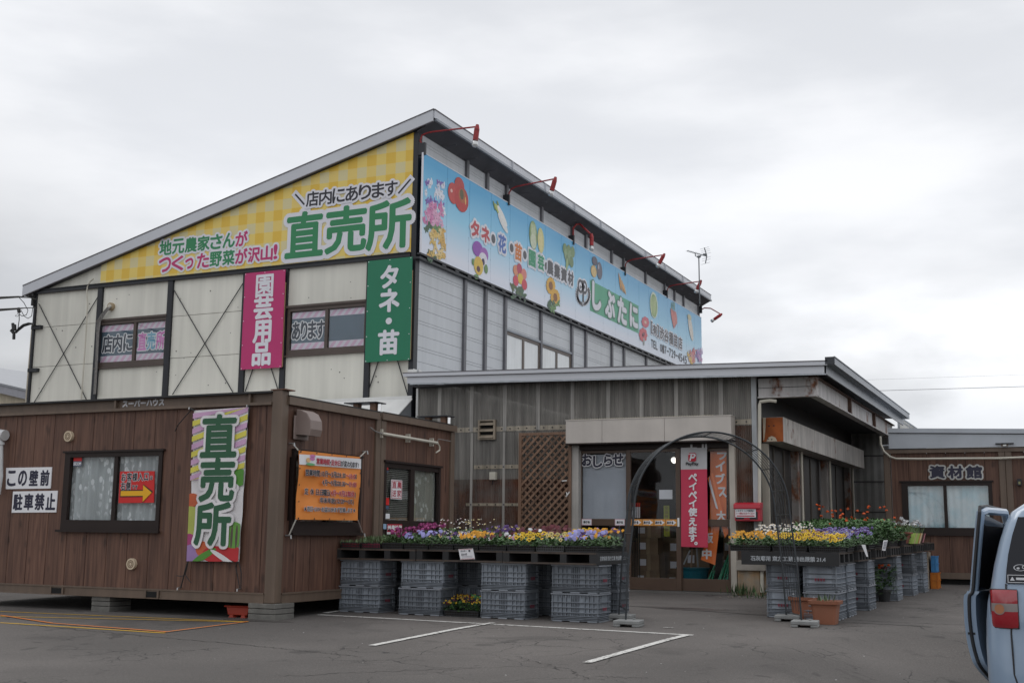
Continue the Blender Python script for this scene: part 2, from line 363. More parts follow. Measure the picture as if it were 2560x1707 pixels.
# ---------------------------------------------------------------- ground
def asphalt():
    m = mat('asphalt', (.100, .090, .083), .92, var=.14, vs=.45, bump=.25, bs=160, dots=.22)
    n = m.node_tree.nodes; l = m.node_tree.links; b = n['Principled BSDF']; src = b.inputs['Base Color'].links[0].from_socket
    tcn = n.new('ShaderNodeTexCoord')
    def noise(s, d=4, dist=0.):
        q = n.new('ShaderNodeTexNoise'); q.inputs['Scale'].default_value = s; q.inputs['Detail'].default_value = d; q.inputs['Distortion'].default_value = dist; l.new(tcn.outputs['Object'], q.inputs[0]); return q
    def rng(s, a, c, d, e):
        q = n.new('ShaderNodeMapRange'); q.interpolation_type = 'SMOOTHSTEP'; l.new(s, q.inputs[0])
        for i, v in enumerate((a, c, d, e)): q.inputs[i+1].default_value = v
        return q.outputs[0]
    def mul(c, f):
        q = n.new('ShaderNodeMix'); q.data_type = 'RGBA'; q.blend_type = 'MULTIPLY'; q.inputs[0].default_value = 1; l.new(c, q.inputs[6]); l.new(f, q.inputs[7]); return q.outputs[2]
    cur = mul(src, rng(noise(60, 2).outputs[0], .3, .7, .86, 1.16))
    cur = mul(cur, rng(noise(420, 2).outputs[0], .25, .75, .72, 1.30))
    # cracks: distorted cell edges, only where a mask lets them through
    w = noise(3.2, 3); ad = n.new('ShaderNodeMixRGB'); ad.blend_type = 'ADD'; ad.inputs[0].default_value = .30; l.new(tcn.outputs['Object'], ad.inputs[1]); l.new(w.outputs['Color'], ad.inputs[2])
    for sc_, wd, lo, hi in ((1.05, .010, .50, .60), (3.4, .030, .60, .66)):
        v = n.new('ShaderNodeTexVoronoi'); v.feature = 'DISTANCE_TO_EDGE'; v.inputs['Scale'].default_value = sc_; l.new(ad.outputs[0], v.inputs[0])
        e = rng(v.outputs['Distance'], 0, wd, .18, 1); mk = rng(noise(.33 if sc_ < 2 else .7, 3).outputs[0], lo, hi, 1, 0)
        mxx = n.new('ShaderNodeMath'); mxx.operation = 'MAXIMUM'; l.new(e, mxx.inputs[0]); l.new(mk, mxx.inputs[1]); cur = mul(cur, mxx.outputs[0])
    # old oil and damp stains
    ds = rng(noise(.55, 4, .4).outputs[0], .58, .66, 1, .74); cur = mul(cur, ds)
    cur = mul(cur, rng(noise(2.6, 5, .8).outputs[0], .60, .70, 1, .80)); cur = mul(cur, rng(noise(.21, 3, .2).outputs[0], .40, .60, .82, 1.20)); cur = mul(cur, rng(noise(1.15, 4, 1.2).outputs[0], .64, .69, 1, .62))
    gr = noise(55, 1).outputs[0]; cur = mul(cur, rng(gr, .70, .76, 1, 1.7))
    l.new(cur, b.inputs['Base Color']); return m
ASPH = asphalt()
g = MB(); xs = [-400, -120, -60, -40]+[-30+i*.75 for i in range(54)]+[14, 20, 40, 80, 400]; ys = [-300, -60, -20, -6]+[0+i*.5 for i in range(70)]+[38, 44, 60, 120, 400, 1500]
g.add([(x, y, gz(x, min(y, 40))) for y in ys for x in xs], [(j*len(xs)+i, j*len(xs)+i+1, (j+1)*len(xs)+i+1, (j+1)*len(xs)+i) for j in range(len(ys)-1) for i in range(len(xs)-1)])
struct('ground', g, ASPH, True)
def worn_paint(name, c):
    m = mat(name, c, .8, var=.12, vs=9, dots=.25); n = m.node_tree.nodes; l = m.node_tree.links; b = n['Principled BSDF']; src = b.inputs['Base Color'].links[0].from_socket
    tcn = n.new('ShaderNodeTexCoord'); q = n.new('ShaderNodeTexNoise'); q.inputs['Scale'].default_value = 26; q.inputs['Detail'].default_value = 5; l.new(tcn.outputs['Object'], q.inputs[0]); q2 = n.new('ShaderNodeTexNoise'); q2.inputs['Scale'].default_value = 1.3; l.new(tcn.outputs['Object'], q2.inputs[0])
    ad = n.new('ShaderNodeMath'); ad.operation = 'MULTIPLY_ADD'; l.new(q2.outputs[0], ad.inputs[0]); ad.inputs[1].default_value = .45; l.new(q.outputs[0], ad.inputs[2])
    r = n.new('ShaderNodeMapRange'); l.new(ad.outputs[0], r.inputs[0]); r.inputs[1].default_value = .78; r.inputs[2].default_value = .86
    mx = n.new('ShaderNodeMix'); mx.data_type = 'RGBA'; l.new(r.outputs[0], mx.inputs[0]); l.new(src, mx.inputs[6]); mx.inputs[7].default_value = (.14, .13, .12, 1); l.new(mx.outputs[2], b.inputs['Base Color']); return m
LINEW = worn_paint('road_paint_white', (.60, .59, .56)); LINEY = mat('tape_yellow', (.62, .36, .015), .6, var=.1, vs=12); LINEO = mat('tape_orange', (.66, .19, .02), .6, var=.1, vs=12)
SEAM = mat('asphalt_seam', (.035, .032, .030), .9, var=.3, vs=5); SOIL0 = mat('gravel_edge', (.17, .15, .11), .95, var=.3, vs=20, bump=.6)
def strip(mb, p, q, w, m=0, lift=.004, n=14, wob=0.):
    p, q = Vector((p[0], p[1], 0)), Vector((q[0], q[1], 0)); d = (q-p).normalized(); s = Vector((-d.y, d.x, 0)); vs = []
    for i in range(n+1):
        c = p.lerp(q, i/n)+s*(random.uniform(-wob, wob) if wob else 0); ww = w*(random.uniform(.5, 1.2) if wob else 1)
        for sg in (-.5, .5): e = c+s*sg*ww; vs.append((e.x, e.y, gz(e.x, e.y)+lift))
    mb.add(vs, [(2*i, 2*i+2, 2*i+3, 2*i+1) for i in range(n)], m)
def gp(a, b): p = ag(a, b); return (p.x, p.y)
mk = MB()
strip(mk, gp(796, 1536), gp(1733, 1587.3), .075)
for a, b in (((1232, 1557), (930, 1614)), ((1716, 1588), (1466, 1657)), ((812, 1532.5), (868, 1524)), ((2476, 1683), (2400, 1716))): strip(mk, gp(*a), gp(*b), .085, lift=.008)
strip(mk, gp(1660, 1568.2), gp(1683, 1569.6), .06, lift=.006)
struct('parking_line', mk, LINEW)
mk = MB()
strip(mk, gp(0, 1528), gp(619, 1554), .035, 0); strip(mk, gp(0, 1540.6), gp(612, 1554.5), .035, 0, .006); strip(mk, gp(0, 1556), gp(412, 1582), .045, 0)
strip(mk, gp(0, 1538), gp(130, 1558), .04, 1, .009); strip(mk, gp(130, 1558), gp(418, 1580), .04, 1, .009); strip(mk, gp(410, 1581), gp(620, 1554.5), .04, 1, .011)
struct('marking_tape', mk, [LINEY, LINEO])
mk = MB()
strip(mk, gp(1525, 1511), gp(1950, 1540), .05, lift=.003, n=40, wob=.03); strip(mk, gp(2010, 1545), gp(2420, 1562), .025, lift=.003, n=40, wob=.03); strip(mk, gp(0, 1556), gp(620, 1612), .014, lift=.003, n=60, wob=.03)
strip(mk, gp(620, 1612), gp(900, 1640), .014, lift=.003, n=40, wob=.03); strip(mk, gp(2060, 1552), gp(2330, 1566), .03, lift=.003, n=30, wob=.02); strip(mk, gp(1480, 1690), gp(1620, 1695), .014, lift=.003, n=30, wob=.05); strip(mk, gp(1290, 1640), gp(1500, 1700), .010, lift=.003, n=30, wob=.05)
strip(mk, gp(700, 1690), gp(1180, 1668), .012, lift=.003, n=40, wob=.06)
struct('asphalt_crack', mk, SEAM)
mk = MB()
for cx, cy, rx, ry in ((1690, 1519, .55, .16), (1725, 1522.5, .5, .18), (640, 1550, .5, .12)):
    c = ag(cx, cy); mk.poly([(c.x+rx*math.cos(t)*(1+.12*math.sin(3*t)), c.y+ry*math.sin(t), gz(c.x, c.y)+.0025+.015*ry*math.sin(t)) for t in [i*2*math.pi/24 for i in range(24)]])
struct('damp_patch', mk, mat('damp_asphalt', (.070, .062, .057), .55, var=.15, vs=20, dots=.2))
def boards_y(mb, x0, x1, z0, z1, y, pitch, ph, holes=(), th=.02, m=0):
    k0 = math.floor((x0-ph)/pitch)
    for k in range(k0, int((x1-ph)/pitch)+2):
        a, b = max(x0, ph+k*pitch+.004), min(x1, ph+(k+1)*pitch-.004)
        if b-a < .01: continue
        tn = random.uniform(.90, 1.08); cuts = [a, b]+[h[i] for h in holes for i in (0, 1) if a < h[i] < b]; cuts.sort()
        for p, q in zip(cuts, cuts[1:]):
            mid = (p+q)/2; seg = [(z0, z1)]
            for h in holes:
                if h[0] < mid < h[1]:
                    ns = []
                    for s0, s1 in seg:
                        if h[2] > s0: ns.append((s0, min(s1, h[2])))
                        if h[3] < s1: ns.append((max(s0, h[3]), s1))
                    seg = ns
            for s0, s1 in seg:
                if s1-s0 > .005: mb.box(p, y, s0, q, y+th, s1, m, tn)
def boards_x(mb, y0, y1, z0, z1, x, pitch, ph, holes=(), th=.02, m=0):
    t = MB(); boards_y(t, y0, y1, z0, z1, 0, pitch, ph, holes, th, m)
    o = len(mb.v); mb.v += [Vector((x-v.y, v.x, v.z)) for v in t.v]; mb.f += [[i+o for i in f] for f in t.f]; mb.mi += t.mi; mb.tn += t.tn
def sheet_y(mb, x0, x1, z0, z1, y, pitch=.033, amp=.006, m=0, nz=1):
    n = int((x1-x0)/pitch)*2; vs = []
    for j in range(nz+1):
        for i in range(n+1): vs.append((x0+(x1-x0)*i/n, y+(amp if i % 2 else -amp), z0+(z1-z0)*j/nz))
    o = len(mb.v); mb.v += [Vector(p) for p in vs]
    for j in range(nz):
        for i in range(n): mb.f.append([o+j*(n+1)+i, o+j*(n+1)+i+1, o+(j+1)*(n+1)+i+1, o+(j+1)*(n+1)+i]); mb.mi.append(m); mb.tn.append((1.16 if i % 2 else .84)*(.93+.14*(math.sin(i*.37)*.5+.5)))  # alternate rib flanks toned light and dark: rib shading put into the colour
# ================================================================ main building
YW = 19.29; XF = -11.05; YEND = 38.55
gb = thing('garden_shop_building', 'tall cream and grey steel building with a sloping roof and large signs', 'building', (-16, YW, 0))
def zt(x): return 9.085+.2524*(x+10.69)
XL = ay(88, 767, YW).x
posts = [(88.5, 93, 767), (249, 260.5, 722), (424.5, 436.5, 701), (600.5, 612.5, 924), (700.5, 712, 960), (912, 925, 940)]
px = [(ay(a, y, YW).x, ay(b, y, YW).x) for a, b, y in posts]
ZB = ay(1034, 642, YW).z; ZB2 = ay(1034, 632, YW).z       # black beam under the yellow sign
zs1 = ay(101, 819, YW).z; zs2 = ay(84, 918, YW).z; ZC = ay(1020, 992, YW).z
w1 = (ay(248, 808, YW).x, ay(419.5, 796, YW).x, ay(245, 920, YW).z, ay(248, 806, YW).z)
w2 = (ay(721.5, 773, YW).x, ay(918, 757, YW).x, ay(717, 890, YW).z, ay(721.3, 772, YW).z)
wl = MB()
xs_ = [XL+.05]+[v for p in px[1:] for v in p]+[-11.15]
for i in range(0, len(xs_), 2):
    a, b = xs_[i], xs_[i+1]
    cuts = [0, zs2, zs1, ZB]
    win = w1 if i == 2 else (w2 if i == 8 else None)
    if win: cuts = [0, win[2], win[3], ZB]
    for k in range(3):
        if win and k == 1: continue
        wl.box(a+.004, YW, cuts[k]+.005, b-.004, YW+.05, cuts[k+1]-.005, 0, random.uniform(.97, 1.02))
    if win: wl.box(win[1], YW, win[2], b-.004, YW+.05, win[3])
wl.prism([(XL, YW+.005, ZB), (XF-.1, YW+.005, ZB), (XF-.1, YW+.005, zt(XF)-.2), (XL, YW+.005, zt(XL)-.2)], (0, .05, 0))
wl.box(XL, YW+.06, 0, XF-.12, YW+.16, ZB, 1)
wl.box(XL, YW+.2, 0, XL+.1, YEND, zt(XL)-.22, 0); wl.box(XL+.12, YEND-.1, 0, XF-.12, YEND, zt(XL)-.3, 0)
rs_ = random.Random(9)
for i in range(46):
    x, z = rs_.uniform(XL+.3, -11.5), rs_.uniform(ZC+.3, ZB-.2)
    if any(w[0]-.1 < x < w[1]+.1 and w[2]-.1 < z < w[3]+.1 for w in (w1, w2)): continue
    wl.tube([(x, YW-.004, z), (x, YW+.01, z)], rs_.choice((.010, .012, .016)), 6, 2)
wl.build('gable_wall', [CREAM, BLKG, mat('panel_rivet', (.16, .15, .14), .6)], gb)
for a, b in px:
    MB().box(a, YW-.05, ZC-.16, b, YW+.055, ZB).build('post', BLACK, gb)
MB().box(XF-.10, YW-.05, 0, XF+.005, YW+.1, zt(XF)-.24).build('post', BLACK, gb)
b = MB(); b.box(XL-.02, YW-.075, ZB-.005, XF-.105, YW-.03, ZB2, 0); b.box(XL-.02, YW-.03, ZB+.02, XF-.105, YW+.0, ZB2-.02, 0); b.box(XL-.02, YW-.10, ZB2-.012, XF-.105, YW-.076, ZB2+.004, 0)
b.build('cross_beam', BLACK, gb)
def rod(pts, r=.010):
    P = [ay(*p, YW-.03) for p in pts]; return MB().tube(P, r, 6).build('brace_rod', BLACK, gb)
for p in (((97, 759), (215.5, 998)), ((249, 735), (85, 1006)), ((435.5, 726), (582, 980)), ((612, 701), (431, 986)), ((613.3, 977.7), (701, 720)), ((694.7, 973.5), (612, 712)), ((923.5, 970), (1026, 664)), ((1020, 990), (925, 668))): rod(p)
def gwin(w, mid):
    f = MB(); y0, y1 = YW-.03, YW+.03
    f.box(w[0], y0, w[3]-.07, w[1], y1, w[3]); f.box(w[0], y0, w[2], w[1], y1, w[2]+.11); f.box(w[0], y0, w[2]+.11, w[0]+.06, y1, w[3]-.07); f.box(w[1]-.035, y0, w[2]+.11, w[1], y1, w[3]-.07)
    f.box(mid-.035, y0+.01, w[2]+.11, mid+.035, y1, w[3]-.07)
    f.box(w[0]-.03, y0-.03, w[2]-.03, w[1], y0+.02, w[2]-.002); f.box(w[0]-.03, y0-.03, w[3]+.002, w[1], y0+.02, w[3]+.05)
    fo = f.build('window', mat('window_brown', (.085, .063, .052), .45), gb)
    MB().box(w[0]+.05, YW+.012, w[2]+.1, mid, YW+.018, w[3]-.06).box(mid, YW+.004, w[2]+.1, w[1]-.02, YW+.010, w[3]-.06).build('pane', GLASS, fo)
    return fo
PINKL = mat('pale_pink_print', (.74, .48, .64), .7, var=.05); LAV = mat('pale_lavender_print', (.76, .70, .78), .7, var=.05); SLATE = mat('slate_print', (.085, .135, .185), .7, var=.08); SLATEL = mat('dark_print', (.05, .06, .08), .7)
PINKB = mat('pink_letter_print', (.70, .24, .56), .7); CYANP = mat('blue_letter_print', (.20, .45, .60), .7)
def stripes(mb, x0, x1, z0, z1, y, n, m, slant, th=0):
    w = (x1-x0)/n/2
    for i in range(-2, n+2):
        a = x0+2*w*i; pts = [(a, z0), (a+w, z0), (a+w+slant, z1), (a+slant, z1)]
        # clip in x
        cl = []
        for sgn, lim in ((1, x0), (-1, x1)):
            out = []
            for j in range(len(pts)):
                p, q = pts[j-1], pts[j]; ip, iq = (p[0]-lim)*sgn >= 0, (q[0]-lim)*sgn >= 0
                if ip != iq: t = (lim-p[0])/(q[0]-p[0]); out.append((lim, p[1]+(q[1]-p[1])*t))
                if iq: out.append(q)
            pts = out
            if not pts: break
        if len(pts) > 2: mb.poly([(p[0], y, p[1]) for p in pts], m)
def poster(fo, x0, x1, w, y, s, boxes, cols):
    p = MB(); z0, z1 = w[2]+.12, w[3]-.085; zz = lambda t: z0+(z1-z0)*t
    p.box(x0, y, z0, x1, y+.004, z1, 0)
    stripes(p, x0, x1, zz(.84), z1, y-.002, 5, 1, .10); stripes(p, x0, x1, z0, zz(.16), y-.002, 5, 1, .10)
    p.poly([(x0, y-.003, zz(.17)), (x1, y-.003, zz(.17)), (x1, y-.003, zz(.83)), (x0, y-.003, zz(.83))], 2)
    for ch, (u0, u1), c in zip(s, boxes, cols):
        letter(p, ch, (x0+(x1-x0)*(u0+u1)/2, y-.004, zz(.5)), X_, Z_, (x1-x0)*(u1-u0), (z1-z0)*.46, c, .012, (.032, 3), lift=.001)
    p.build('poster', [LAV, PINKL, SLATE, PAPER, SLATEL, PINKB, CYANP], fo)
m1 = ay(336, 860, YW).x; fo = gwin(w1, m1)
poster(fo, w1[0]+.08, m1-.04, w1, YW+.024, '店内に', ((.05, .34), (.37, .64), (.70, .96)), (4, 4, 4))
poster(fo, m1+.05, w1[1]-.06, w1, YW+.024, '直売所', ((.05, .33), (.37, .65), (.70, .98)), (5, 6, 5))
m2 = ay(816.5, 825, YW).x; fo = gwin(w2, m2)
poster(fo, w2[0]+.08, m2-.04, w2, YW+.024, 'あります', ((.03, .25), (.29, .46), (.50, .72), (.75, .97)), (4, 4, 4, 4))
poster(fo, m2+.05, w2[1]-.06, w2, YW+.024, '', (), ())
# roof
r = MB(); ya, yb = YW-.12, 38.75; xa, xb = -21.18, -10.69
r.prism([(xa, ya, zt(xa)-.02), (xb, ya, zt(xb)-.02), (xb, ya, zt(xb)), (xa, ya, zt(xa))], (0, yb-ya, 0))
r.build('roof', ROOF, gb)
f = MB(); f.prism([(xa, ya-.02, zt(xa)-.235), (xb+.0, ya-.02, zt(xb)-.235), (xb, ya-.02, zt(xb)-.004), (xa, ya-.02, zt(xa)-.004)], (0, .03, 0), 0)
f.prism([(xa, ya-.03, zt(xa)-.006), (xb+.02, ya-.03, zt(xb)-.006), (xb+.02, ya-.03, zt(xb)+.014), (xa, ya-.03, zt(xa)+.014)], (0, .06, 0), 1)
f.prism([(xa, ya-.026, zt(xa)-.25), (xb, ya-.026, zt(xb)-.25), (xb, ya-.026, zt(xb)-.232), (xa, ya-.026, zt(xa)-.232)], (0, .03, 0), 1)
zr = zt(xb)
f.box(xb+.0, ya+.012, zr-.165, xb+.025, yb, zr-.006, 0); f.box(xb-.01, ya+.012, zr-.006, xb+.035, yb, zr+.014, 1)
f.box(xb+.0, ya+.05, zr-.215, xb+.05, yb, zr-.167, 2)
for i in range(10): yy = ya+1.7+i*1.82; f.box(xb+.024, yy, zr-.20, xb+.063, yy+.010, zr-.01, 0)
f.build('fascia', [SILV, mat('dark_edge', (.11, .10, .11), .5), SILVD], gb)
s = MB(); s.prism([(XF, ya+.02, zt(XF)-.30), (xb-.002, ya+.02, zr-.205), (xb-.002, ya+.02, zr-.19), (XF, ya+.02, zt(XF)-.285)], (0, yb-ya-.02, 0))
s.prism([(xa+.05, ya+.015, zt(xa)-.235), (XF, ya+.015, zt(XF)-.235), (XF, ya+.015, zt(XF)-.22), (xa+.05, ya+.015, zt(xa)-.22)], (0, YW-ya-.015, 0))
for i in range(20): s.box(XF+.02, ya+1+i*.91, zt(XF)-.31, xb-.02, ya+1.02+i*.91, zt(XF)-.295)
s.build('soffit', SOFF, gb)
# long side wall: horizontal siding
w = MB(); z = .2; k = 0; ztop = zt(XF)-.26
w.box(XF-.10, YW+.11, 0, XF-.02, YEND, ztop, 1)
while z < ztop-.02:
    h = (.225, .055, .225)[k % 3]; z1 = min(z+h, ztop); w.box(XF-.02, YW+.105, z+.003, XF, YEND, z1-.003, 0); z = z1; k += 1
w.build('side_wall', [GREYW, mat('siding_groove', (.17, .18, .19), .7)], gb)
for pxx, pyy in ((1170.9, 396), (1221, 425), (1269.4, 456), (1356.7, 511), (1432.6, 558), (1467, 580.5), (1531, 622.5), (1561, 640), (1615.8, 674), (1663.6, 705), (1688, 719.5), (1710.5, 734), (1748, 760)):
    p = ax(pxx, pyy, XF+.05); p.y = min(p.y, YEND-.06); MB().box(XF+.001, p.y-.05, 3.4, XF+.055, p.y+.05, ztop).build('batten', BATT, gb)
bt = [ax(a, b, XF+.05).y for a, b in ((1269.4, 456), (1356.7, 511), (1432.6, 558))]
def swin(y0, y1, zt_, zb, mid):
    f = MB(); f.box(XF, y0+.05, zt_-.07, XF+.03, y1-.05, zt_); f.box(XF, y0+.05, zb, XF+.03, y1-.05, zb+.07); f.box(XF, mid-.05, zb+.07, XF+.03, mid+.05, zt_-.07); f.box(XF, y1-.13, zb+.07, XF+.03, y1-.05, zt_-.07)
    f.box(XF, y0+.05, zt_+.001, XF+.05, y1-.05, zt_+.05, 1)
    fo = f.build('window', [mat('bronze_frame', (.10, .075, .06), .45), SILVD], gb)
    MB().box(XF+.002, y0+.05, zb+.05, XF+.014, y1-.05, zt_-.05).build('pane', mat('white_curtained_glass', (.70, .72, .72), .18, var=.06, vs=1.5, streak=.12, ss=9, spec=.8), fo)
zw = ax(1270.5, 830, XF).z
swin(bt[0], bt[1], zw, zw-1.3, (bt[0]+bt[1])/2); swin(bt[1], bt[2], zw, zw-1.3, (bt[1]+bt[2])/2)
# white flashing at the foot of the corner post and the lean-to roof in front of the gable
fl = MB(); z0 = ay(1026, 935, YW-.06).z; fl.box(XF-.105, YW-.06, z0-.08, XF+.012, YW-.051, z0+.09); fl.box(XF+.006, YW-.05, z0-.08, XF+.016, YW+.09, z0+.10)
fl.prism([(XF+.03, YW+.12, z0-.3), (XF+.03, YW+1.4, z0-.3), (XF+.03, YW+.12, z0+.12)], (.01, 0, 0))
fl.build('flashing', WHT, gb)
pr = ay(1031, 996.5, YW-.07); pe = ax(993, 1038.5, pr.x); dl = (pe-Vector((pr.x, YW-.07, pr.z)))
dl = Vector((0, pe.y-(YW-.07), pe.z-pr.z)); dl = dl*(1.6/abs(dl.y))
lt = MB(); a = Vector((pr.x, YW-.07, pr.z)); xw = Vector((-6.5, 0, 0))
lt.pbox(a, xw, dl, Vector((0, 0, -.02)), 0); lt.box(a.x-6.5, YW-.065, a.z-.02, a.x-.02, YW-.052, a.z+.06, 0)
lt.poly([a+Vector((-.02, 0, -.02)), a+dl+Vector((-.02, 0, -.02)), Vector((a.x-.02, YW-.07, a.z+dl.z))], 1)
lt.build('lean_to_roof', [WHT, mat('flashing_grey', (.22, .235, .25), .5)], gb)
def tubepx(pts, Y, r, name, m, parent, n=6):
    return MB().tube([ay(*p, Y) for p in pts], r, n).build(name, m, parent)
tubepx(((234, 697), (226, 703), (219, 716), (216.5, 730), (219, 757), (214, 850), (203, 998)), YW-.08, .016, 'vent_pipe', PIPE, gb)
cb = MB()
for i, o in enumerate((-3, 0, 3, 5)):
    cb.tube([ay(*p, YW-.08-.01*i) for p in ((277, 767), (268, 772+o), (255+o, 788), (246+o, 803), (244+o*.6, 830), (241+o*.5, 900), (236+o*.5, 985))], .012, 6)
cb.build('cable_bundle', mat('grey_cable', (.20, .19, .18), .6, var=.3, vs=20), gb)
c = ay(278, 766.5, YW-.03); MB().tube([(c.x, YW-.07, c.z), (c.x, YW, c.z)], .085, 14, 0).tube([(c.x, YW-.09, c.z), (c.x, YW-.05, c.z)], .05, 12, 1).build('pipe_collar', [mat('tan_collar', (.34, .26, .16), .6), PIPE], gb)
dp = MB(); dp.tube([ay(86, 812, YW+.1), ay(69, 1010, YW+.1)], .06, 10); dp.build('downpipe', mat('tan_pipe', (.45, .40, .32), .5), gb)
for zz in ((95, 818), (86, 925)):
    q = ay(*zz, YW-.05); MB().box(q.x-.18, YW-.08, q.z-.04, q.x+.10, YW+.0, q.z+.04).build('pipe_bracket', BLACK, gb)

# ================================================================ entrance shed
YE = YW-.35; XE = -3.40; XS = -4.56; YSE = 28.6
sh = thing('entrance_shed', 'low shop entrance shed walled in smoky corrugated sheet', 'building', (-8, YW, 0))
def ze(x): return 3.95-.021*(x+10.99)
r = MB(); xl, xr = -10.99, XE+.02
r.add([(xl, YE, ze(xl)-.01), (xr, YE, ze(xr)-.01), (xr, YSE, ze(xr)-.01), (xl, YSE, ze(xl)-.01), (xl, YE, ze(xl)-.04), (xr, YE, ze(xr)-.04), (xr, YSE, ze(xr)-.04), (xl, YSE, ze(xl)-.04)], [(0, 1, 2, 3), (7, 6, 5, 4), (0, 4, 5, 1), (1, 5, 6, 2), (2, 6, 7, 3), (3, 7, 4, 0)])
r.build('roof', ROOF, sh)
f = MB()
def fs(x0, x1, y, d0, d1, m, th=.03): f.prism([(x0, y, ze(x0)-d1), (x1, y, ze(x1)-d1), (x1, y, ze(x1)-d0), (x0, y, ze(x0)-d0)], (0, th, 0), m)
fs(xl-.07, xr+.03, YE-.035, 0, .066, 0, .05); fs(xl-.08, xr+.04, YE-.04, -.010, .006, 1, .06); fs(xl, xr, YE, .072, .19, 0); fs(xl-.02, xr, YE-.03, .066, .074, 1); fs(xl+.05, xr, YE+.002, .191, .215, 2); fs(xl, xr, YE+.01, .186, .192, 1)
f.build('fascia', [SILV, mat('dark_trim', (.13, .12, .13), .5), GALV], sh)
gt = MB(); zg = ze(XE)
for x0, x1, z0, z1, m in ((XE+.02, XE+.16, -.055, -.045, 0), (XE+.15, XE+.16, -.045, .055, 0), (XE+.02, XE+.03, -.045, .045, 0), (XE+.155, XE+.175, .055, .068, 0)): gt.box(x0, YE-.03, zg+z0, x1, YSE, zg+z1, m)
gt.box(XE+.02, YE-.04, zg-.055, XE+.17, YE-.03, zg+.06, 1); gt.box(XE, YE, zg-.20, XE+.02, YSE, zg-.01, 0)
gt.build('gutter', [SILVD, mat('gutter_end', (.035, .038, .045), .5)], sh)
sf = MB(); sf.box(XS-.1, YW+.0, 3.44, XE-.262, YSE+.5, 3.45); sf.box(-10.9, YE+.03, 3.70, XE, YW, 3.71); sf.build('soffit', SOFF, sh)
# smoky sheet wall
DX0, DX1, DZ = -7.74, -5.01, 2.58
sw = MB()
sheet_y(sw, -10.95, -4.64, 2.84, 3.70, YW-.006, m=0)
sheet_y(sw, -10.95, DX0-.03, 2.0, 2.85, YW, m=0); sheet_y(sw, -10.95, DX0-.03, .1, 2.0, YW, m=1); sheet_y(sw, DX1+.06, -4.64, .62, 2.85, YW, m=1); sheet_y(sw, DX0-.03, DX1+.06, 2.62, 2.85, YW, m=0)
sw.build('corrugated_wall', [POLY, POLYD], sh); LAPM = sheet_mat('sheet_lap', (.42, .40, .37), .10)
for pxx in (1099, 1179, 1262, 1345, 1431, 1520, 1604, 1690, 1754, 1802): x = ay(pxx, 1000, YW-.02).x; MB().box(x-.035, YW-.016, 2.86, x+.035, YW-.010, 3.70).build('lap_joint', LAPM, sh)
for pxx in (1177, 1258): x = ay(pxx, 1250, YW-.02).x; MB().box(x-.025, YW-.016, .3, x+.025, YW-.010, 2.84).build('lap_joint', LAPM, sh)
GIM = sheet_mat('girt_behind_sheet', (.44, .385, .30), .10); BOM = mat('bolt', (.03, .028, .026), .6)
for z, x0, x1, h in ((2.90, -10.95, -4.66, .085), (2.22, -9.75, -8.85, .07), (1.55, -9.9, -8.85, .05), (.98, -9.9, -8.85, .05)):
    gi = MB()
    if h > .06: gi.box(x0, YW-.011, z-h/2, x1, YW-.0085, z+h/2)
    else: gi.box(x0, YW-.011, z-h/2, x1, YW-.0085, z+h/2)
    x = x0+.1
    while x < x1-.05: gi.tube([(x, YW-.022, z), (x, YW-.010, z)], .014, 6, 1); x += .165
    gi.build('girt', [GIM, BOM], sh)
tr = MB(); p = ay(1043, 1000, YW-.03); tr.box(p.x-.02, YW-.04, 2.0, p.x+.02, YW-.01, 3.70); tr.build('edge_trim', WHT, sh)
dp = MB(); a = ay(1881, 1100, YW-.05).x; b_ = ay(1893, 1100, YW-.05).x; dp.box(a, YW-.07, .62, b_, YW+.0, 3.68); dp.build('corner_post', mat('whitish_post', (.42, .44, .455), .5, streak=.35, ss=8), sh)
tubepx(((1941, 1003), (1925, 1001), (1901, 1004), (1899, 1012), (1899, 1400), (1905, 1420), (1905, 1480)), YW-.10, .028, 'conduit', PIPE, sh)
# steel canopy frame with rust
bm = MB(); zb0, zb1 = ay(1950, 994, YW).z, ay(1950, 952, YW).z+.05; xk = XE-.25
bm.box(XS+.02, YW+.0, zb0+.02, xk, YW+.02, zb1, 0); bm.box(XS+.02, YW-.06, zb0, xk+.06, YW+.08, zb0+.02, 0)
bm.build('rusty_beam', RUSTW, sh)
bm = MB(); bm.box(xk, YW+.09, zb0+.02, xk+.02, YSE, zb1-.02, 0); bm.box(xk-.06, YW+.09, zb0, xk+.08, YSE, zb0+.02, 0); bm.box(xk-.06, YW-.06, zb1-.02, xk+.08, YSE, zb1, 1); bm.box(xk-.03, YW-.05, zb0+.02, xk+.07, YW+.085, zb1-.02, 0)
for pxx in (2120, 2180): q = ax(pxx, 1010, xk+.02).y; bm.box(xk+.02, q-.03, zb0+.02, xk+.08, q+.06, zb1-.02, 1)
bm.build('rusty_beam', [RUSTW, mat('rust_brown', (.10, .055, .04), .8, var=.4, vs=6)], sh)
aw = MB(); xa1 = -4.20; aw.box(XS+.02, 19.55, 2.58, xa1, 28.0, 2.985, 0); aw.box(XS+.02, 19.53, 2.585, xa1-.005, 19.549, 2.98, 1)
q = 19.524; aw.poly([(XS+.03, q, 2.98), (XS+.08, q, 2.98), (XS+.065, q, 2.75), (XS+.045, q, 2.62), (XS+.03, q, 2.6)], 2); aw.poly([(XS+.08, q, 2.588), (XS+.26, q, 2.588), (XS+.23, q, 2.65), (XS+.17, q, 2.675), (XS+.11, q, 2.65)], 2)
for xx, z in ((XS+.11, 2.63), (XS+.17, 2.62), (XS+.13, 2.84), (XS+.21, 2.845)): aw.tube([(xx, q-.003, z), (xx, q+.005, z)], .012, 8, 3)
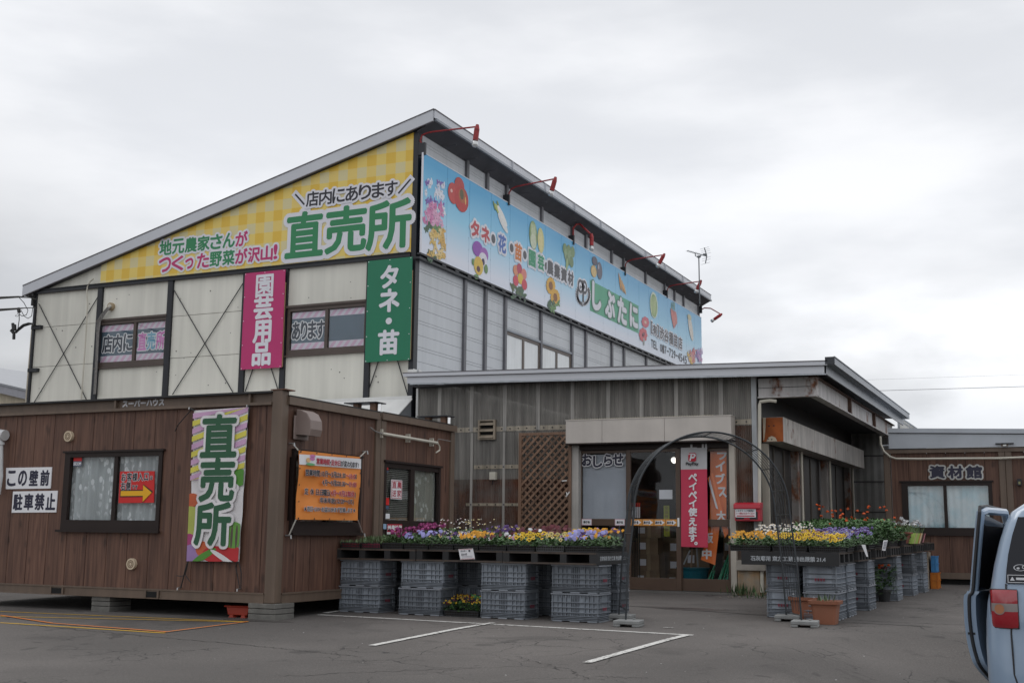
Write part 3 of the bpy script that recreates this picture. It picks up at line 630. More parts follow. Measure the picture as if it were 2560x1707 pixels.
aw.build('door_rail_box', [mat('stained_cream_steel', (.60, .565, .53), .6, streak=.35, ss=8, rust=.08, rustcol=(.13, .05, .03)), RUSTO, mat('bare_cream', (.55, .47, .36), .6), INK], sh)
# side wall under the canopy
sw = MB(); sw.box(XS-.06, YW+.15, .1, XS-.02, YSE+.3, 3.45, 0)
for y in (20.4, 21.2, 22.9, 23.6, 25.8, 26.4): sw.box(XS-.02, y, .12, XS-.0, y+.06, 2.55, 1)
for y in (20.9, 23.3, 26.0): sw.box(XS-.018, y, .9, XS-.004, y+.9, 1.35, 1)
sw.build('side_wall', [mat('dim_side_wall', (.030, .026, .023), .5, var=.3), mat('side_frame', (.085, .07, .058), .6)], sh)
for pxx, w_ in ((1985, .17), (2058, .17), (2116, .17)):
    y = ax(pxx, 1250, XS+.02).y; o = MB(); o.box(XS-.0, y-.10, .1, XS+.12, y-.085, 2.57); o.box(XS+.11, y-.085, .1, XS+.125, y+.08, 2.57); o.build('side_post', RUSTP, sh)
    MB().tube([(XS+.17, y+.03, .1), (XS+.17, y+.03, 2.57)], .022, 8).build('side_pipe', PIPE, sh)
a = ax(1915, 1250, XS+.02).y; MB().box(XS-.02, a-.08, .62, XS+.09, a+.0, 2.56).build('side_post', mat('beige_post', (.40, .36, .30), .6, streak=.3), sh)
y = ax(2132, 1250, XS).y; MB().tube([(XS+.1, 27.9, .1), (XS+.1, 27.9, 2.57)], .02, 8).build('side_pipe', PIPE, sh)
bk = MB(); bx0, bx1 = -4.58, -3.28; sheet_y(bk, bx0, bx1, .1, 3.5, 28.7, pitch=.16, amp=.003)
for z in (.9, 1.6, 2.3, 2.9): bk.box(bx0, 28.67, z, bx1, 28.685, z+.025, 1)
bk.build('back_wall', [mat('grey_back_sheet', (.46, .455, .44), .45, streak=.4, ss=3, metal=.1), mat('sheet_lap_dark', (.10, .10, .10), .6)], sh)
# concrete foot at the right of the door
cf = MB(); a = ay(1842, 1405, YW-.12).x; b_ = ay(1884, 1405, YW-.12).x
cf.box(a, YW-.10, .05, XS-.0, YW+.5, .50, 0); cf.box(a, YW-.16, .50, XS+.10, YW+.55, .66, 1)
cf.build('concrete_foot', [CONCD, CONC], sh, bevel=.01)
# canopy box over the door
cp = MB(); cx0, cx1 = ay(1414, 1100, YW-.28).x, ay(1839, 1075, YW).x; cz0, cz1 = 2.58, 2.98
d0 = YW-.28; sp_ = [cx0, ay(1505, 1080, d0).x, ay(1661, 1080, d0).x, cx1]
for i in range(3): cp.box(sp_[i]+.003, d0, cz0+.01, sp_[i+1]-.003, d0+.02, cz1, 0)
cp.box(cx0, d0+.022, cz0+.012, cx1, YW-.03, cz1-.004, 0); cp.box(cx0-.005, d0-.008, cz0-.012, cx1+.005, YW-.03, cz0+.010, 2); cp.box(cx0-.005, d0-.008, cz1, cx1+.005, YW-.03, cz1+.015, 0)
for i in range(60): x = cx0+.04+i*.043; cp.box(x, d0+.05, cz1+.015, x+.02, d0+.11, cz1+.03, 1)
cp.build('canopy_box', [BEIGE, mat('canopy_bead', (.42, .38, .28), .7), BRND], sh)
# sliding doors
zd0 = gz(-6, YW)+.03; pl = ay(1438, 1300, YW-.05).x; pr_ = ay(1834, 1300, YW-.05).x
MB().box(ay(1430, 1300, YW-.08).x, YW-.10, .1, ay(1447, 1300, YW-.08).x, YW+.05, cz0-.014).build('door_jamb', mat('jamb_white', (.46, .44, .41), .5, streak=.3), sh)
MB().box(ay(1826, 1300, YW-.08).x, YW-.10, .1, ay(1840, 1300, YW-.08).x, YW+.05, cz0-.014).build('door_jamb', mat('jamb_beige', (.48, .44, .38), .5, streak=.2), sh)
MB().box(DX0, YW-.05, cz0-.095, DX1, YW+.10, cz0-.014).build('door_head', BRND, sh)
MB().box(DX0, YW-.12, zd0-.06, DX1, YW+.12, zd0).build('threshold', mat('steel_track', (.20, .19, .18), .4, metal=.5), sh)
YD = YW-.02
def door(xa, xb, gxa, gxb, y, rail=True):
    z0, z1 = zd0+.005, cz0-.10; f = MB(); f.box(xa, y, z0, gxa, y+.04, z1); f.box(gxb, y, z0, xb, y+.04, z1); f.box(gxa, y, z0, gxb, y+.04, z0+.20); f.box(gxa, y, z1-.05, gxb, y+.04, z1)
    zr0, zr1 = ay(1500, 1313, YD).z, ay(1500, 1296, YD).z
    f.box(gxa, y, zr0, gxb, y+.04, zr1); fo = f.build('sliding_door', DBR, sh, bevel=.004)
    MB().box(gxa, y+.016, z0+.2, gxb, y+.024, zr0).box(gxa, y+.016, zr1, gxb, y+.024, z1-.05).build('pane', GLASSD, fo)
    return fo, z0, zr0, zr1, z1
X = lambda p: ay(p, 1300, YD).x
dA = door(X(1447), X(1576), X(1452), X(1563), YD+.045); dB = door(X(1566), X(1702), X(1577), X(1690), YD); dC = door(X(1692), X(1830), X(1703), X(1818), YD+.045)
MB().box(X(1694), YD-.012, ay(1697, 1316, YD).z, X(1699), YD-.001, ay(1697, 1294, YD).z).build('handle', CHROME, dB[0]); MB().box(X(1823.5), YD+.03, ay(1825, 1320, YD).z, X(1828), YD+.044, ay(1825, 1297, YD).z).build('handle', CHROME, dC[0])
# grey notice board behind the left pane, and the lettering on the glass
nb = MB(); nb.box(X(1452), YD+.10, dA[3]+.0, X(1562), YD+.12, dA[4]-.07, 0); nb.build('notice_board', mat('grey_board', (.50, .53, .57), .35, var=.05, streak=.08, ss=3), dA[0])
tx = MB()
for ch, a, b2, t, u in (('お', 1456, 1479, 1135, 1163), ('し', 1484, 1505, 1140, 1167), ('ら', 1511, 1530, 1136, 1163), ('せ', 1532, 1558, 1134, 1162)): put(tx, ch, ('y', YD+.058), a, b2, t, u, 0, .010, (.024, 1))
tx.build('lettering', [NAVY, PAPER], dA[0])
ST1 = [mat('sticker_orange', (.62, .27, .05), .5), PAPER, INK]; ST2 = [mat('sticker_pink', (.66, .45, .50), .5), PAPER, INK]
for i in range(4):
    TAG = MB(); a = 1577+i*29.2; x0, x1 = X(a), X(a+28); z0, z1 = dB[2]+.004, dB[3]-.004; TAG.box(x0, YD-.006, z0, x1, YD-.001, z1, 0); zc = (z0+z1)/2; h = (z1-z0); wd = x1-x0
    TAG.poly([(x0+wd*.1, YD-.0075, zc-h*.28), (x0+wd*.62, YD-.0075, zc-h*.28), (x0+wd*.62, YD-.0075, zc-h*.42), (x0+wd*.95, YD-.0075, zc), (x0+wd*.62, YD-.0075, zc+h*.42), (x0+wd*.62, YD-.0075, zc+h*.28), (x0+wd*.1, YD-.0075, zc+h*.28)], 1)
    letter(TAG, 'あける', ((x0+x1)/2-.02, YD-.008, zc), X_, Z_, wd*.55, h*.38, 2, .003, lift=.001)
    TAG.build('arrow_sticker', ST1, dB[0])
for a in (1452, 1535):
    TAG = MB(); x0, x1 = X(a), X(a+25); z0, z1 = dA[2]+.003, dA[3]-.003; zc = (z0+z1)/2; TAG.box(x0, YD+.040, z0, x1, YD+.044, z1, 0); TAG.box(x0+.012, YD+.038, z0+.012, x1-.008, YD+.0395, z1-.012, 1)
    letter(TAG, 'あける', ((x0+x1)/2, YD+.0375, zc), X_, Z_, (x1-x0)*.6, (z1-z0)*.36, 2, .003, lift=.001)
    TAG.build('arrow_sticker', ST2, dA[0])
# louvre and outlet on the sheet wall
lv = MB(); P = lambda x, y: ay(x, y, YW-.05); a, b2 = P(1196, 1050), P(1238, 1098)
lv.box(a.x, YW-.07, b2.z, a.x+.035, YW-.012, a.z); lv.box(b2.x-.035, YW-.07, b2.z, b2.x, YW-.012, a.z); lv.box(a.x+.035, YW-.07, a.z-.02, b2.x-.035, YW-.012, a.z); lv.box(a.x+.035, YW-.07, b2.z, b2.x-.035, YW-.012, b2.z+.02); lv.box(a.x+.035, YW-.02, b2.z+.02, b2.x-.035, YW-.013, a.z-.02, 1)
for i in range(3):
    z = a.z-.045-i*.115; lv.pbox((a.x+.036, YW-.022, z), (b2.x-a.x-.072, 0, 0), (0, -.07, -.055), (0, 0, .008))
lv.build('louvre_vent', [mat('louvre_tan', (.30, .25, .19), .6, streak=.3), BLKG], sh)
ob = MB(); a, b2 = P(1226, 1180), P(1241, 1199); ob.box(a.x, YW-.10, b2.z, b2.x, YW-.01, a.z); ob.tube([(a.x+.05, YW-.05, b2.z), (a.x+.05, YW-.05, b2.z-.06), (a.x+.03, YW-.05, b2.z-.09)], .012, 6, 1); ob.build('outlet_box', [PIPE, CABLE], sh, bevel=.01)
# dark inside of the shop
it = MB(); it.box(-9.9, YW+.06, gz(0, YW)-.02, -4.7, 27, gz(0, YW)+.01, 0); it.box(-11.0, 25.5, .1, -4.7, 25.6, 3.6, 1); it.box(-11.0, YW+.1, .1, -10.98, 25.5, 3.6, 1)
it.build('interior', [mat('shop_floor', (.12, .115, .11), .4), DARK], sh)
# ================================================================ boarded cabins
YC = 11.97; XC = -8.71
def corner_post(par, x, y, z0, z1, s=.15): return MB().box(x-s, y, z0, x, y+s, z1).build('corner_post', BRN, par, bevel=.012)
c1 = thing('boarded_cabin', 'brown boarded site cabin nearest the car park with a vegetable banner', 'cabin', (-11.5, YC+1.2, 0))
xl = -14.12; zt0 = ay(690, 975, YC).z; zled = ay(688, 1004, YC).z; zwb = ay(664, 1483, YC).z; zbb = ay(664, 1508, YC).z
w3 = (ay(162, 1128, YC).x, ay(405.5, 1122, YC).x, ay(300, 1327, YC).z, ay(300, 1124, YC).z); w3x0 = ay(147.3, 1325, YC).x
pit = .352
bw = MB(); boards_y(bw, xl+.15, XC-.15, zwb, zled-.02, YC+.035, pit/2 if False else .3515, ay(663.5, 1010, YC).x, [(w3[0], w3[1], w3[2]+.02, w3[3]-.01)])
bw.box(xl+.1, YC+.20, zwb, XC-.2, YC+.22, zled, 1)
boards_x(bw, YC+.15, YC+2.24, zwb, 2.61, XC-.035, .305, YC+.16, [(ax(731, 1125, XC).y, ax(902, 1140, XC).y, 1.18, 1.96)])
bw.box(XC-.22, YC+.2, zwb, XC-.20, YC+2.3, 2.60, 1); bw.box(xl+.02, YC+.1, zwb, xl+.06, YC+2.3, 2.6, 0); bw.box(xl+.1, YC+2.32, zwb, XC-.1, YC+2.36, 2.6, 0)
bw.build('wall', [WOOD, BLKG], c1)
MB().box(xl+.05, YC+.1, 2.60, XC-.05, YC+2.35, 2.68).build('roof', ROOF, c1)
b = MB(); b.box(xl, YC, zbb, XC-.15, YC+.012, zwb); b.box(xl, YC-.012, zbb, XC-.15, YC+.0, zbb+.012); b.box(xl, YC-.010, zwb-.014, XC-.15, YC+.03, zwb+.004); b.box(XC-.012, YC+.15, zbb, XC, YC+2.24, zwb); b.box(XC-.0, YC+.15, zbb, XC+.012, YC+2.24, zbb+.012); b.box(XC-.03, YC+.15, zwb-.014, XC+.01, YC+2.24, zwb+.004); b.box(xl, YC+.02, zbb+.005, XC-.02, YC+2.3, zwb-.02, 1)
b.build('bottom_rail', [BRN, BLKG], c1)
for a, e in ((126, 159), (363, 398)):
    x0, x1 = ay(a, 1480, YC).x, ay(e, 1495, YC).x; q = MB(); q.box(x0+.03, YC-.014, zbb+.02, x1-.03, YC-.002, zwb-.03, 1); q.box(x0, YC-.02, zbb+.002, x0+.028, YC-.013, zwb-.016, 0); q.box(x1-.028, YC-.02, zbb+.002, x1, YC-.013, zwb-.016, 0); q.build('fork_pocket', [BRN, BLKG], c1)
b = MB(); b.box(xl, YC+.05, zled, XC-.15, YC+.07, zt0-.02); b.box(xl, YC-.015, zled-.035, XC-.15, YC+.05, zled); b.box(xl, YC-.02, zt0-.03, XC-.15, YC+.06, zt0-.006, 1)
for pxx in (292, 627): x = ay(pxx, 1000, YC+.03).x; b.box(x-.015, YC, zled, x+.015, YC+.05, zt0-.03)
b.box(XC-.10, YC+.12, 2.60, XC+.03, YC+2.26, 2.70, 0); b.box(XC-.10, YC+.12, 2.701, XC+.035, YC+2.26, 2.715, 1)
b.build('top_rail', [BRN, CABLE], c1)
o = MB(); put(o, 'スーパーハウス', ('y', YC+.048), 307, 410, 999, 1015, 0, .006); o.build('lettering', mat('worn_white_letters', (.50, .50, .52), .7, var=.35, vs=30), c1)
corner_post(c1, XC, YC, zbb, zt0); corner_post(c1, xl+.15, YC, zbb, zt0); corner_post(c1, XC, YC+2.24, zbb, 2.66, .12)
MB().box(XC-.17, YC-.01, zt0+.001, XC+.05, YC+.20, zt0+.014).build('post_cap', mat('rusty_cap', (.16, .09, .065), .8, rust=.5), c1)
def ywin(par, w, y, mid, mats, pm, bot=.14, t=.06, amp=1.):
    f = MB(); f.box(w[0]-.03, y-.03, w[3]-.025, w[1]+.03, y+.05, w[3], 0); f.box(w[0], y-.01, w[3]-.025-t, w[1], y+.05, w[3]-.026, 0); f.box(w[0], y-.01, w[2], w[1], y+.05, w[2]+bot, 0); f.box(w[0], y-.01, w[2]+bot, w[0]+t*1.6, y+.05, w[3]-.025-t, 0); f.box(w[1]-t, y-.01, w[2]+bot, w[1], y+.05, w[3]-.025-t, 0); f.box(mid-.03, y, w[2]+bot, mid+.03, y+.05, w[3]-.025-t, 0)
    f.box(w[0]-.05, y-.05, w[2]-.02, w[1]+.03, y-.01, w[2]+.01, 0)
    fo = f.build('window', mats, par)
    MB().box(w[0]+.05, y+.032, w[2]+bot, mid+.03, y+.036, w[3]-.08).box(mid-.02, y+.022, w[2]+bot, w[1]-.03, y+.026, w[3]-.08).build('pane', GLASS, fo)
    n = 60; cu = MB(); cu.grid(lambda u, v: (w[0]+.06+(w[1]-w[0]-.1)*u, y+.085+amp*(.02*math.sin(u*26*math.pi)+.008*math.sin(u*61)), w[2]+bot-.02+(w[3]-w[2]-bot-.06)*v), 120, 2); cu.build('curtain', pm, fo, smooth=True)
    return fo
fo = ywin(c1, w3, YC+.02, ay(283, 1220, YC).x, BRND, CURT)
st = MB(); a, e = ay(178, 1139.5, YC), ay(197, 1164.5, YC); st.box(a.x, YC+.046, e.z+.07, e.x, YC+.049, a.z, 0); st.box(a.x, YC+.046, e.z, e.x, YC+.049, e.z+.068, 1); letter(st, 'SECOM', ((a.x+e.x)/2, YC+.045, e.z+.034), X_, Z_, (e.x-a.x)*.9, .04, 2, .002, lift=.001)
st.build('security_sticker', [REDV, mat('sticker_dark', (.09, .11, .17), .5), PAPER], fo)
# vent caps, drain pipe
for i, (a, e) in enumerate(((174.8, 1090.7), (331.7, 1409))):
    c = ay(a, e, YC+.03); v = MB(); v.tube([(c.x, YC+.034, c.z), (c.x, YC-.01, c.z)], .072, 18, 0)
    for r0 in (.02, .04): v.ring((c.x, YC-.0115, c.z), X_, Z_, r0, r0+.010, 18, 1)
    v.build('vent_cap', [mat('cream_plastic', (.55, .45, .32), .5), mat('vent_slot', (.12, .07, .04), .7)], c1)
v = MB(); v.tube([ay(-2, 1086, YC-.05), ay(13, 1088, YC-.05)], .075, 14); v.tube([ay(3, 1098, YC-.05), ay(2, 1190, YC-.05), ay(-4, 1235, YC-.05)], .03, 10); v.tube([ay(3, 1106, YC-.05)+Vector((0, 0, .0)), ay(3, 1112, YC-.05)], .045, 10)
v.build('drain_pipe', mat('white_pvc', (.55, .56, .56), .4), c1)
# hood on the right hand face
hd = MB(); hy0, hy1 = ax(734.5, 1070, XC).y, ax(771, 1070, XC).y; hz0, hz1 = ax(752, 1100, XC).z, ax(752, 1040, XC).z
hd.box(XC-.012, hy0, hz0, XC+.012, hy1, hz1); pf = [(0, 0), (.20, -.02), (.225, .06), (.215, .17), (.16, .26), (.08, .30), (0, .315)]
zz = hz0+.035; y0, y1 = hy0+.03, hy1-.03
pts = [(XC+.012+a, y0, zz+.03+b2) for a, b2 in pf]; vs = pts+[(p[0], y1, p[2]) for p in pts]; n = len(pf)
hd.add(vs, [tuple(range(n)), tuple(range(2*n-1, n-1, -1))]+[(i+1, i, n+i, n+i+1) for i in range(1, n-1)], 0); hd.add([pts[0], pts[1], vs[n+1], vs[n]], [(0, 1, 2, 3)], 1)
hd.build('vent_hood', [mat('mauve_brown_plastic', (.24, .185, .165), .45, var=.05), BLKG], c1, bevel=.012)
# window on the right hand face, mostly behind the orange banner
def xwin(par, y0, y1, z0, z1, x, ym, pm, bot=.14):
    f = MB(); t = .05; f.box(x-.05, y0, z1-.03, x+.03, y1, z1); f.box(x-.05, y0, z1-.08, x+.01, y1, z1-.031); f.box(x-.05, y0, z0, x+.01, y1, z0+bot); f.box(x-.05, y0, z0+bot, x+.01, y0+t, z1-.08); f.box(x-.05, y1-t, z0+bot, x+.01, y1, z1-.08); f.box(x-.05, ym-.03, z0+bot, x, ym+.03, z1-.08); f.box(x+.011, y0-.02, z0-.03, x+.05, y1+.02, z0+.005)
    fo = f.build('window', BRND, par); MB().box(x-.034, y0+.04, z0+bot, x-.03, y1-.04, z1-.08).build('pane', GLASS, fo)
    MB().grid(lambda u, v: (x-.085+.018*math.sin(u*20*math.pi), y0+.05+(y1-y0-.1)*u, z0+bot-.02+(z1-z0-bot-.06)*v), 90, 2).build('curtain', pm, fo, smooth=True); return fo
xw = (ax(731, 1225, XC).y, ax(902, 1235, XC).y, ax(810, 1331.7, XC).z, ax(815, 1130, XC).z)
xwin(c1, xw[0], xw[1], xw[2], xw[3], XC+.0, (xw[0]+xw[1])/2, CURT2)
def block(x0, y0, x1, y1, h, lab, cuts=3):
    m = MB(); z0 = gz((x0+x1)/2, (y0+y1)/2); n = cuts
    for i in range(n): m.box(x0+random.uniform(0, .006), y0+random.uniform(0, .006), z0+h*i/n+(.003 if i else -.02), x1, y1, z0+h*(i+1)/n-.003)
    return solo('concrete_block', m, BLOCK, lab, 'block', ((x0+x1)/2, (y0+y1)/2, z0), 'concrete blocks under the cabin', bevel=.006)
block(XC-.36, YC-.02, XC+.04, YC+.37, zbb-.0, 'dark concrete block stack under the corner post of the banner cabin')
a, e = ay(224, 1515, YC), ay(270, 1515, YC); block(a.x, YC+.02, e.x, YC+.42, zbb, 'pale concrete block stack under the cabin near the window')
# second cabin behind it
c2 = thing('boarded_cabin', 'brown boarded cabin with a sliding door behind the flower table', 'cabin', (-11.5, 15.4, 0))
Y0, Y1 = YC+2.37, 16.56
bw = MB(); dy0, dy1 = ax(961.5, 1155, XC).y, ax(1102, 1172, XC).y; dz1 = ax(961.5, 1149, XC).z
boards_x(bw, Y0+.12, Y1-.12, .3, 2.61, XC-.035, .305, Y0+.15, [(dy0, dy1, 0, dz1-.02)])
bw.box(XC-.14, Y0+.1, .3, XC-.12, Y1-.05, 2.60, 1); bw.box(xl+.1, Y1-.06, .3, XC-.1, Y1-.04, 2.6, 0); bw.box(xl+.02, Y0+.1, .3, xl+.05, Y1-.05, 2.6, 0)
bw.build('wall', [WOOD, BLKG], c2)
MB().box(xl+.05, Y0, 2.60, XC-.05, Y1, 2.68).build('roof', ROOF, c2)
b = MB(); b.box(XC-.10, Y0-.02, 2.61, XC+.03, Y1, 2.705, 0); b.box(XC-.10, Y0-.02, 2.706, XC+.035, Y1-.15, 2.72, 1); b.build('top_rail', [BRN, CABLE], c2)
b = MB(); b.box(XC-.012, Y0+.1, .17, XC, Y1, .30); b.box(xl, Y0+.1, .18, XC-.02, Y1, .28, 1); b.build('bottom_rail', [BRN, BLKG], c2)
corner_post(c2, XC, Y0, .17, 2.605, .13); corner_post(c2, XC, Y1-.12, .17, 2.605, .12)
for yy in (Y0-.03, Y1-.16): jb = MB(); jb.box(XC-.55, yy-.12, 2.84, XC-.02, yy+.16, 2.855, 1); jb.box(XC-.16, yy-.05, 2.70, XC-.08, yy+.09, 2.84, 0); jb.box(XC-.45, yy-.03, 2.70, XC-.37, yy+.07, 2.84, 0); jb.tube([(XC-.05, yy+.02, 2.73), (XC-.05, yy+.02, 2.83)], .03, 8, 2); jb.build('junction_cover', [mat('brown_bracket', (.16, .085, .05), .6), BLACK, CHROME], c2)
# door of the second cabin
f = MB(); t = .06; ym = ax(1032, 1240, XC).y; zr_ = ax(1032, 1310, XC).z
f.box(XC-.05, dy0-.02, dz1-.03, XC+.03, dy1+.02, dz1); f.box(XC-.05, dy0, .3, XC+.005, dy0+t, dz1-.03); f.box(XC-.05, dy1-t, .3, XC+.005, dy1, dz1-.03); f.box(XC-.05, ym-.07, .3, XC-.002, ym+.05, dz1-.03); f.box(XC-.05, dy0+t, dz1-.10, XC-.004, dy1-t, dz1-.031); f.box(XC-.05, dy0+t, zr_-.05, XC-.004, ym-.07, zr_+.05); f.box(XC-.05, ym+.05, zr_-.05, XC-.004, dy1-t, zr_+.05); f.box(XC-.045, dy0+t, .3, XC-.03, dy1-t, zr_-.051, 1)
dr = f.build('sliding_door', [BRND, mat('door_brown_panel', (.070, .047, .036), .5)], c2)
sl = MB(); z = zr_+.055
while z < dz1-.11: sl.pbox((XC-.04, dy0+t, z), (0, ym-.07-dy0-t, 0), (-.016, 0, .016), (0, 0, .003), random.randint(0, 0)); z += .026
sl.box(XC-.075, dy0+t, zr_, XC-.07, ym-.07, dz1-.1, 1); sl.build('blind', [mat('blind_slat', (.20, .20, .175), .5), DARK], dr)
MB().box(XC-.026, dy0+t, zr_+.05, XC-.022, ym-.07, dz1-.10).box(XC-.036, ym+.05, zr_+.05, XC-.032, dy1-t, dz1-.10).build('pane', GLASS, dr)
MB().grid(lambda u, v: (XC-.075+.012*math.sin(u*16*math.pi), ym+.04+(dy1-t-ym-.03)*u, zr_+.04+(dz1-.10-zr_)*v), 60, 2).build('curtain', CURT2, dr, smooth=True)
s = MB()
def xr(mb, x0, x1, y0, y1, x, m): a, e = ax(x0, y0, x), ax(x1, y1, x); mb.box(x-.002, a.y, e.z, x+.001, e.y, a.z, m); return (a+e)/2, abs(e.y-a.y), abs(a.z-e.z)
xs2 = XC-.018
xr(s, 962.5, 970.5, 1160, 1174, xs2, 0); xr(s, 962, 970.5, 1175, 1181, xs2, 1)
xr(s, 960, 972.5, 1243.5, 1262, xs2, 0); xr(s, 960, 972, 1263, 1272, xs2, 1); xr(s, 959.5, 974, 1283, 1296, xs2, 2); xr(s, 958.5, 965.5, 1309, 1322, xs2+.03, 3)
s.build('security_sticker', [REDV, mat('sticker_navy', (.06, .10, .17), .5), PAPER, mat('sticker_blue', (.30, .45, .62), .5)], dr)
pp = MB(); pp.tube([ax(926, 1068.5, XC+.05), ax(938, 1078, XC+.05), ax(955, 1084, XC+.05)], .010, 6, 1); pp.tube([ax(956, 1083.5, XC+.05), ax(1093, 1107, XC+.05)], .022, 8, 0)
pp.tube([ax(1093, 1106, XC+.05), ax(1099, 1116, XC+.05), ax(1099, 1125, XC+.05), ax(1090, 1131, XC+.05)], .012, 6, 0); pp.tube([ax(1093, 1105, XC+.05), ax(1096, 1097, XC+.05), ax(1112, 1100, XC+.05), ax(1127, 1103, XC+.05)], .006, 6, 1)
for a in (957, 1025, 1084): q = ax(a, 1083+(a-956)*.172, XC+.04); pp.box(XC-.03, q.y-.012, q.z-.06, XC+.04, q.y+.012, q.z+.06, 0)
pp.build('conduit', [PIPE, mat('grey_wire', (.20, .19, .18), .6)], c2)
# plates fixed to the second cabin
def xplate(name, lab, box, lines, base, ink, brd=None):
    o = MB(); c, wy, hz = xr(o, *box, xs2+.022, 0)
    if brd: o.poly([(xs2+.0245, c.y+sy*wy*.46, c.z+sz*hz*.46) for sy, sz in ((-1, -1), (1, -1), (1, 1), (-1, 1))], 2); o.poly([(xs2+.0250, c.y+sy*wy*.42, c.z+sz*hz*.43) for sy, sz in ((-1, -1), (1, -1), (1, 1), (-1, 1))], 0)
    for ch, u, v, wu, hv in lines: letter(o, ch, (xs2+.0252, c.y+wy*u, c.z+hz*v), Y_, Z_, wy*wu, hz*hv, 1, .002, lift=.001)
    return solo(name, o, [base, ink, ink], lab, 'sign', (XC, c.y, c.z))
xplate('shop_sign', 'white plate with red brush lettering on the blind of the cabin door', (978, 1004.5, 1198, 1248), (('農', .22, .24, .36, .34), ('家', .22, -.20, .36, .36), ('直', -.22, .24, .36, .34), ('送', -.22, -.20, .36, .34)), PAPER, REDI, True)
o = MB(); c, wy, hz = xr(o, 968, 1004.5, 1309, 1335, xs2+.03, 0); o.poly([(xs2+.033, c.y+sy*wy*.5, c.z+hz*sz) for sy, sz in ((-1, -.28), (1, -.28), (1, .5), (-1, .5))], 1)
for i, ch in enumerate('地産地消'): letter(o, ch, (xs2+.0335, c.y+wy*(-.36+.24*i), c.z+hz*.11), Y_, Z_, wy*.22, hz*.55, 0, .004, lift=.001)
solo('shop_sign', o, [PAPER, REDI], 'red plate with white brush lettering low on the cabin door frame', 'sign', (XC, c.y, c.z))
# third cabin, at the right, with more of the row beyond
c3 = thing('boarded_cabin', 'brown boarded cabin with pale curtained window behind the blue car', 'cabin', (-1.5, 25.5, 0))
Y3 = 24.14; P3 = lambda x, y: ay(x, y, Y3); xa, xb = P3(2213, 1200).x, P3(2516, 1200).x; xe = xb+5.2
zr1, zr0, zw0, zb0 = P3(2300, 1120.5).z, P3(2300, 1132).z, P3(2400, 1431.5).z, P3(2400, 1447).z
w4 = (P3(2252.7, 1201).x, P3(2479, 1201).x, P3(2400, 1336).z, P3(2370, 1201).z); pt3 = (P3(2317.5, 1170).x-P3(2270.5, 1170).x)
bw = MB(); boards_y(bw, xa+.12, xe, zw0, zr0, Y3+.035, pt3, P3(2317.5, 1170).x, [(w4[0], w4[1], w4[2]+.02, w4[3]-.02)]); bw.box(xa+.1, Y3+.20, zw0, xe, Y3+.22, zr0, 1); bw.box(xa, Y3+.1, zw0, xa+.03, Y3+2.3, zr0, 0)
bw.build('wall', [WOOD, BLKG], c3)
b = MB(); b.box(xa-.01, Y3-.02, zr0, xe, Y3+.10, zr1-.015); b.box(xa-.01, Y3-.025, zr1-.014, xe, Y3+.10, zr1, 1); b.build('top_rail', [BRN, CABLE], c3)
b = MB(); b.box(xa, Y3, zb0, xe, Y3+.012, zw0); b.box(xa, Y3+.02, zb0, xe, Y3+2.2, zw0-.02, 1); b.build('bottom_rail', [BRN, BLKG], c3)
corner_post(c3, xa+.10, Y3, zb0, zr1, .12)
for a in (2501, 2518): x = P3(a+14, 1200).x; corner_post(c3, x, Y3-.012, zb0, zr0-.002, .115)
ywin(c3, w4, Y3+.02, P3(2363.5, 1260).x, BRND, CURTB, bot=.13, t=.07, amp=.25)
lt = MB(); fz = lambda x: P3(2228, 1071).z+(x-xa)*(-.030)
for d0, d1, m, yy in ((0, .085, 0, -.03), (.086, .10, 1, -.012), (.10, .46, 0, 0)): lt.prism([(xa+.1, Y3-.05+yy, fz(xa)-d1 if d1 < .4 else zr1+.002), (xe, Y3-.05+yy, fz(xe)-d1 if d1 < .4 else zr1+.002), (xe, Y3-.05+yy, fz(xe)-d0), (xa+.1, Y3-.05+yy, fz(xa)-d0)], (0, .03, 0), m)
lt.box(xa-.06, Y3-.04, zr1+.06, xa+.1, Y3, zr1+.08, 0); lt.add([(xa+.1, Y3-.07, fz(xa)+.002), (xe, Y3-.07, fz(xe)+.002), (xe, Y3+5, fz(xe)+.3), (xa+.1, Y3+5, fz(xa)+.3)], [(0, 1, 2, 3)], 0)
lt.build('roof_fascia', [mat('silver_sheet', (.44, .47, .51), .40, metal=.15, var=.12, vs=1.2), BLACK], c3)
tb = MB(); x0, x1 = P3(2489, 1110).x, P3(2535, 1110).x; z = P3(2510, 1110.5).z; tb.box(x0, Y3-.10, z, x1, Y3-.05, z+.02, 1); tb.box(x0+.1, Y3-.09, zr1, x0+.2, Y3-.052, z, 0); tb.box(x1-.2, Y3-.09, zr1, x1-.1, Y3-.052, z, 0); tb.box((x0+x1)/2-.03, Y3-.1, zr1+.01, (x0+x1)/2+.03, Y3-.06, z-.01, 2); tb.build('junction_cover', [BRN, BLACK, WHT], c3)
MB().tube([ay(*p, Y3-.06) for p in ((2201, 1090), (2202, 1110), (2210, 1128), (2225, 1141), (2240, 1146), (2300, 1146.5), (2400, 1145.5), (2500, 1145), (2600, 1141))], .022, 6).build('conduit', PIPE, c3)
mtr = MB(); a, e = P3(2543, 1197), P3(2555, 1213); mtr.box(a.x, Y3-.08, e.z, e.x, Y3+.02, a.z, 0); mtr.box(a.x+.02, Y3-.085, e.z+.02, e.x-.02, Y3-.081, e.z+.07, 1); mtr.build('meter_box', [BLACK, mat('meter_window', (.22, .22, .10), .3)], c3)
MB().box(xa+.2, Y3+.15, -.0, xe, Y3+.25, zb0).build('plinth_shadow_board', DARK, c3)
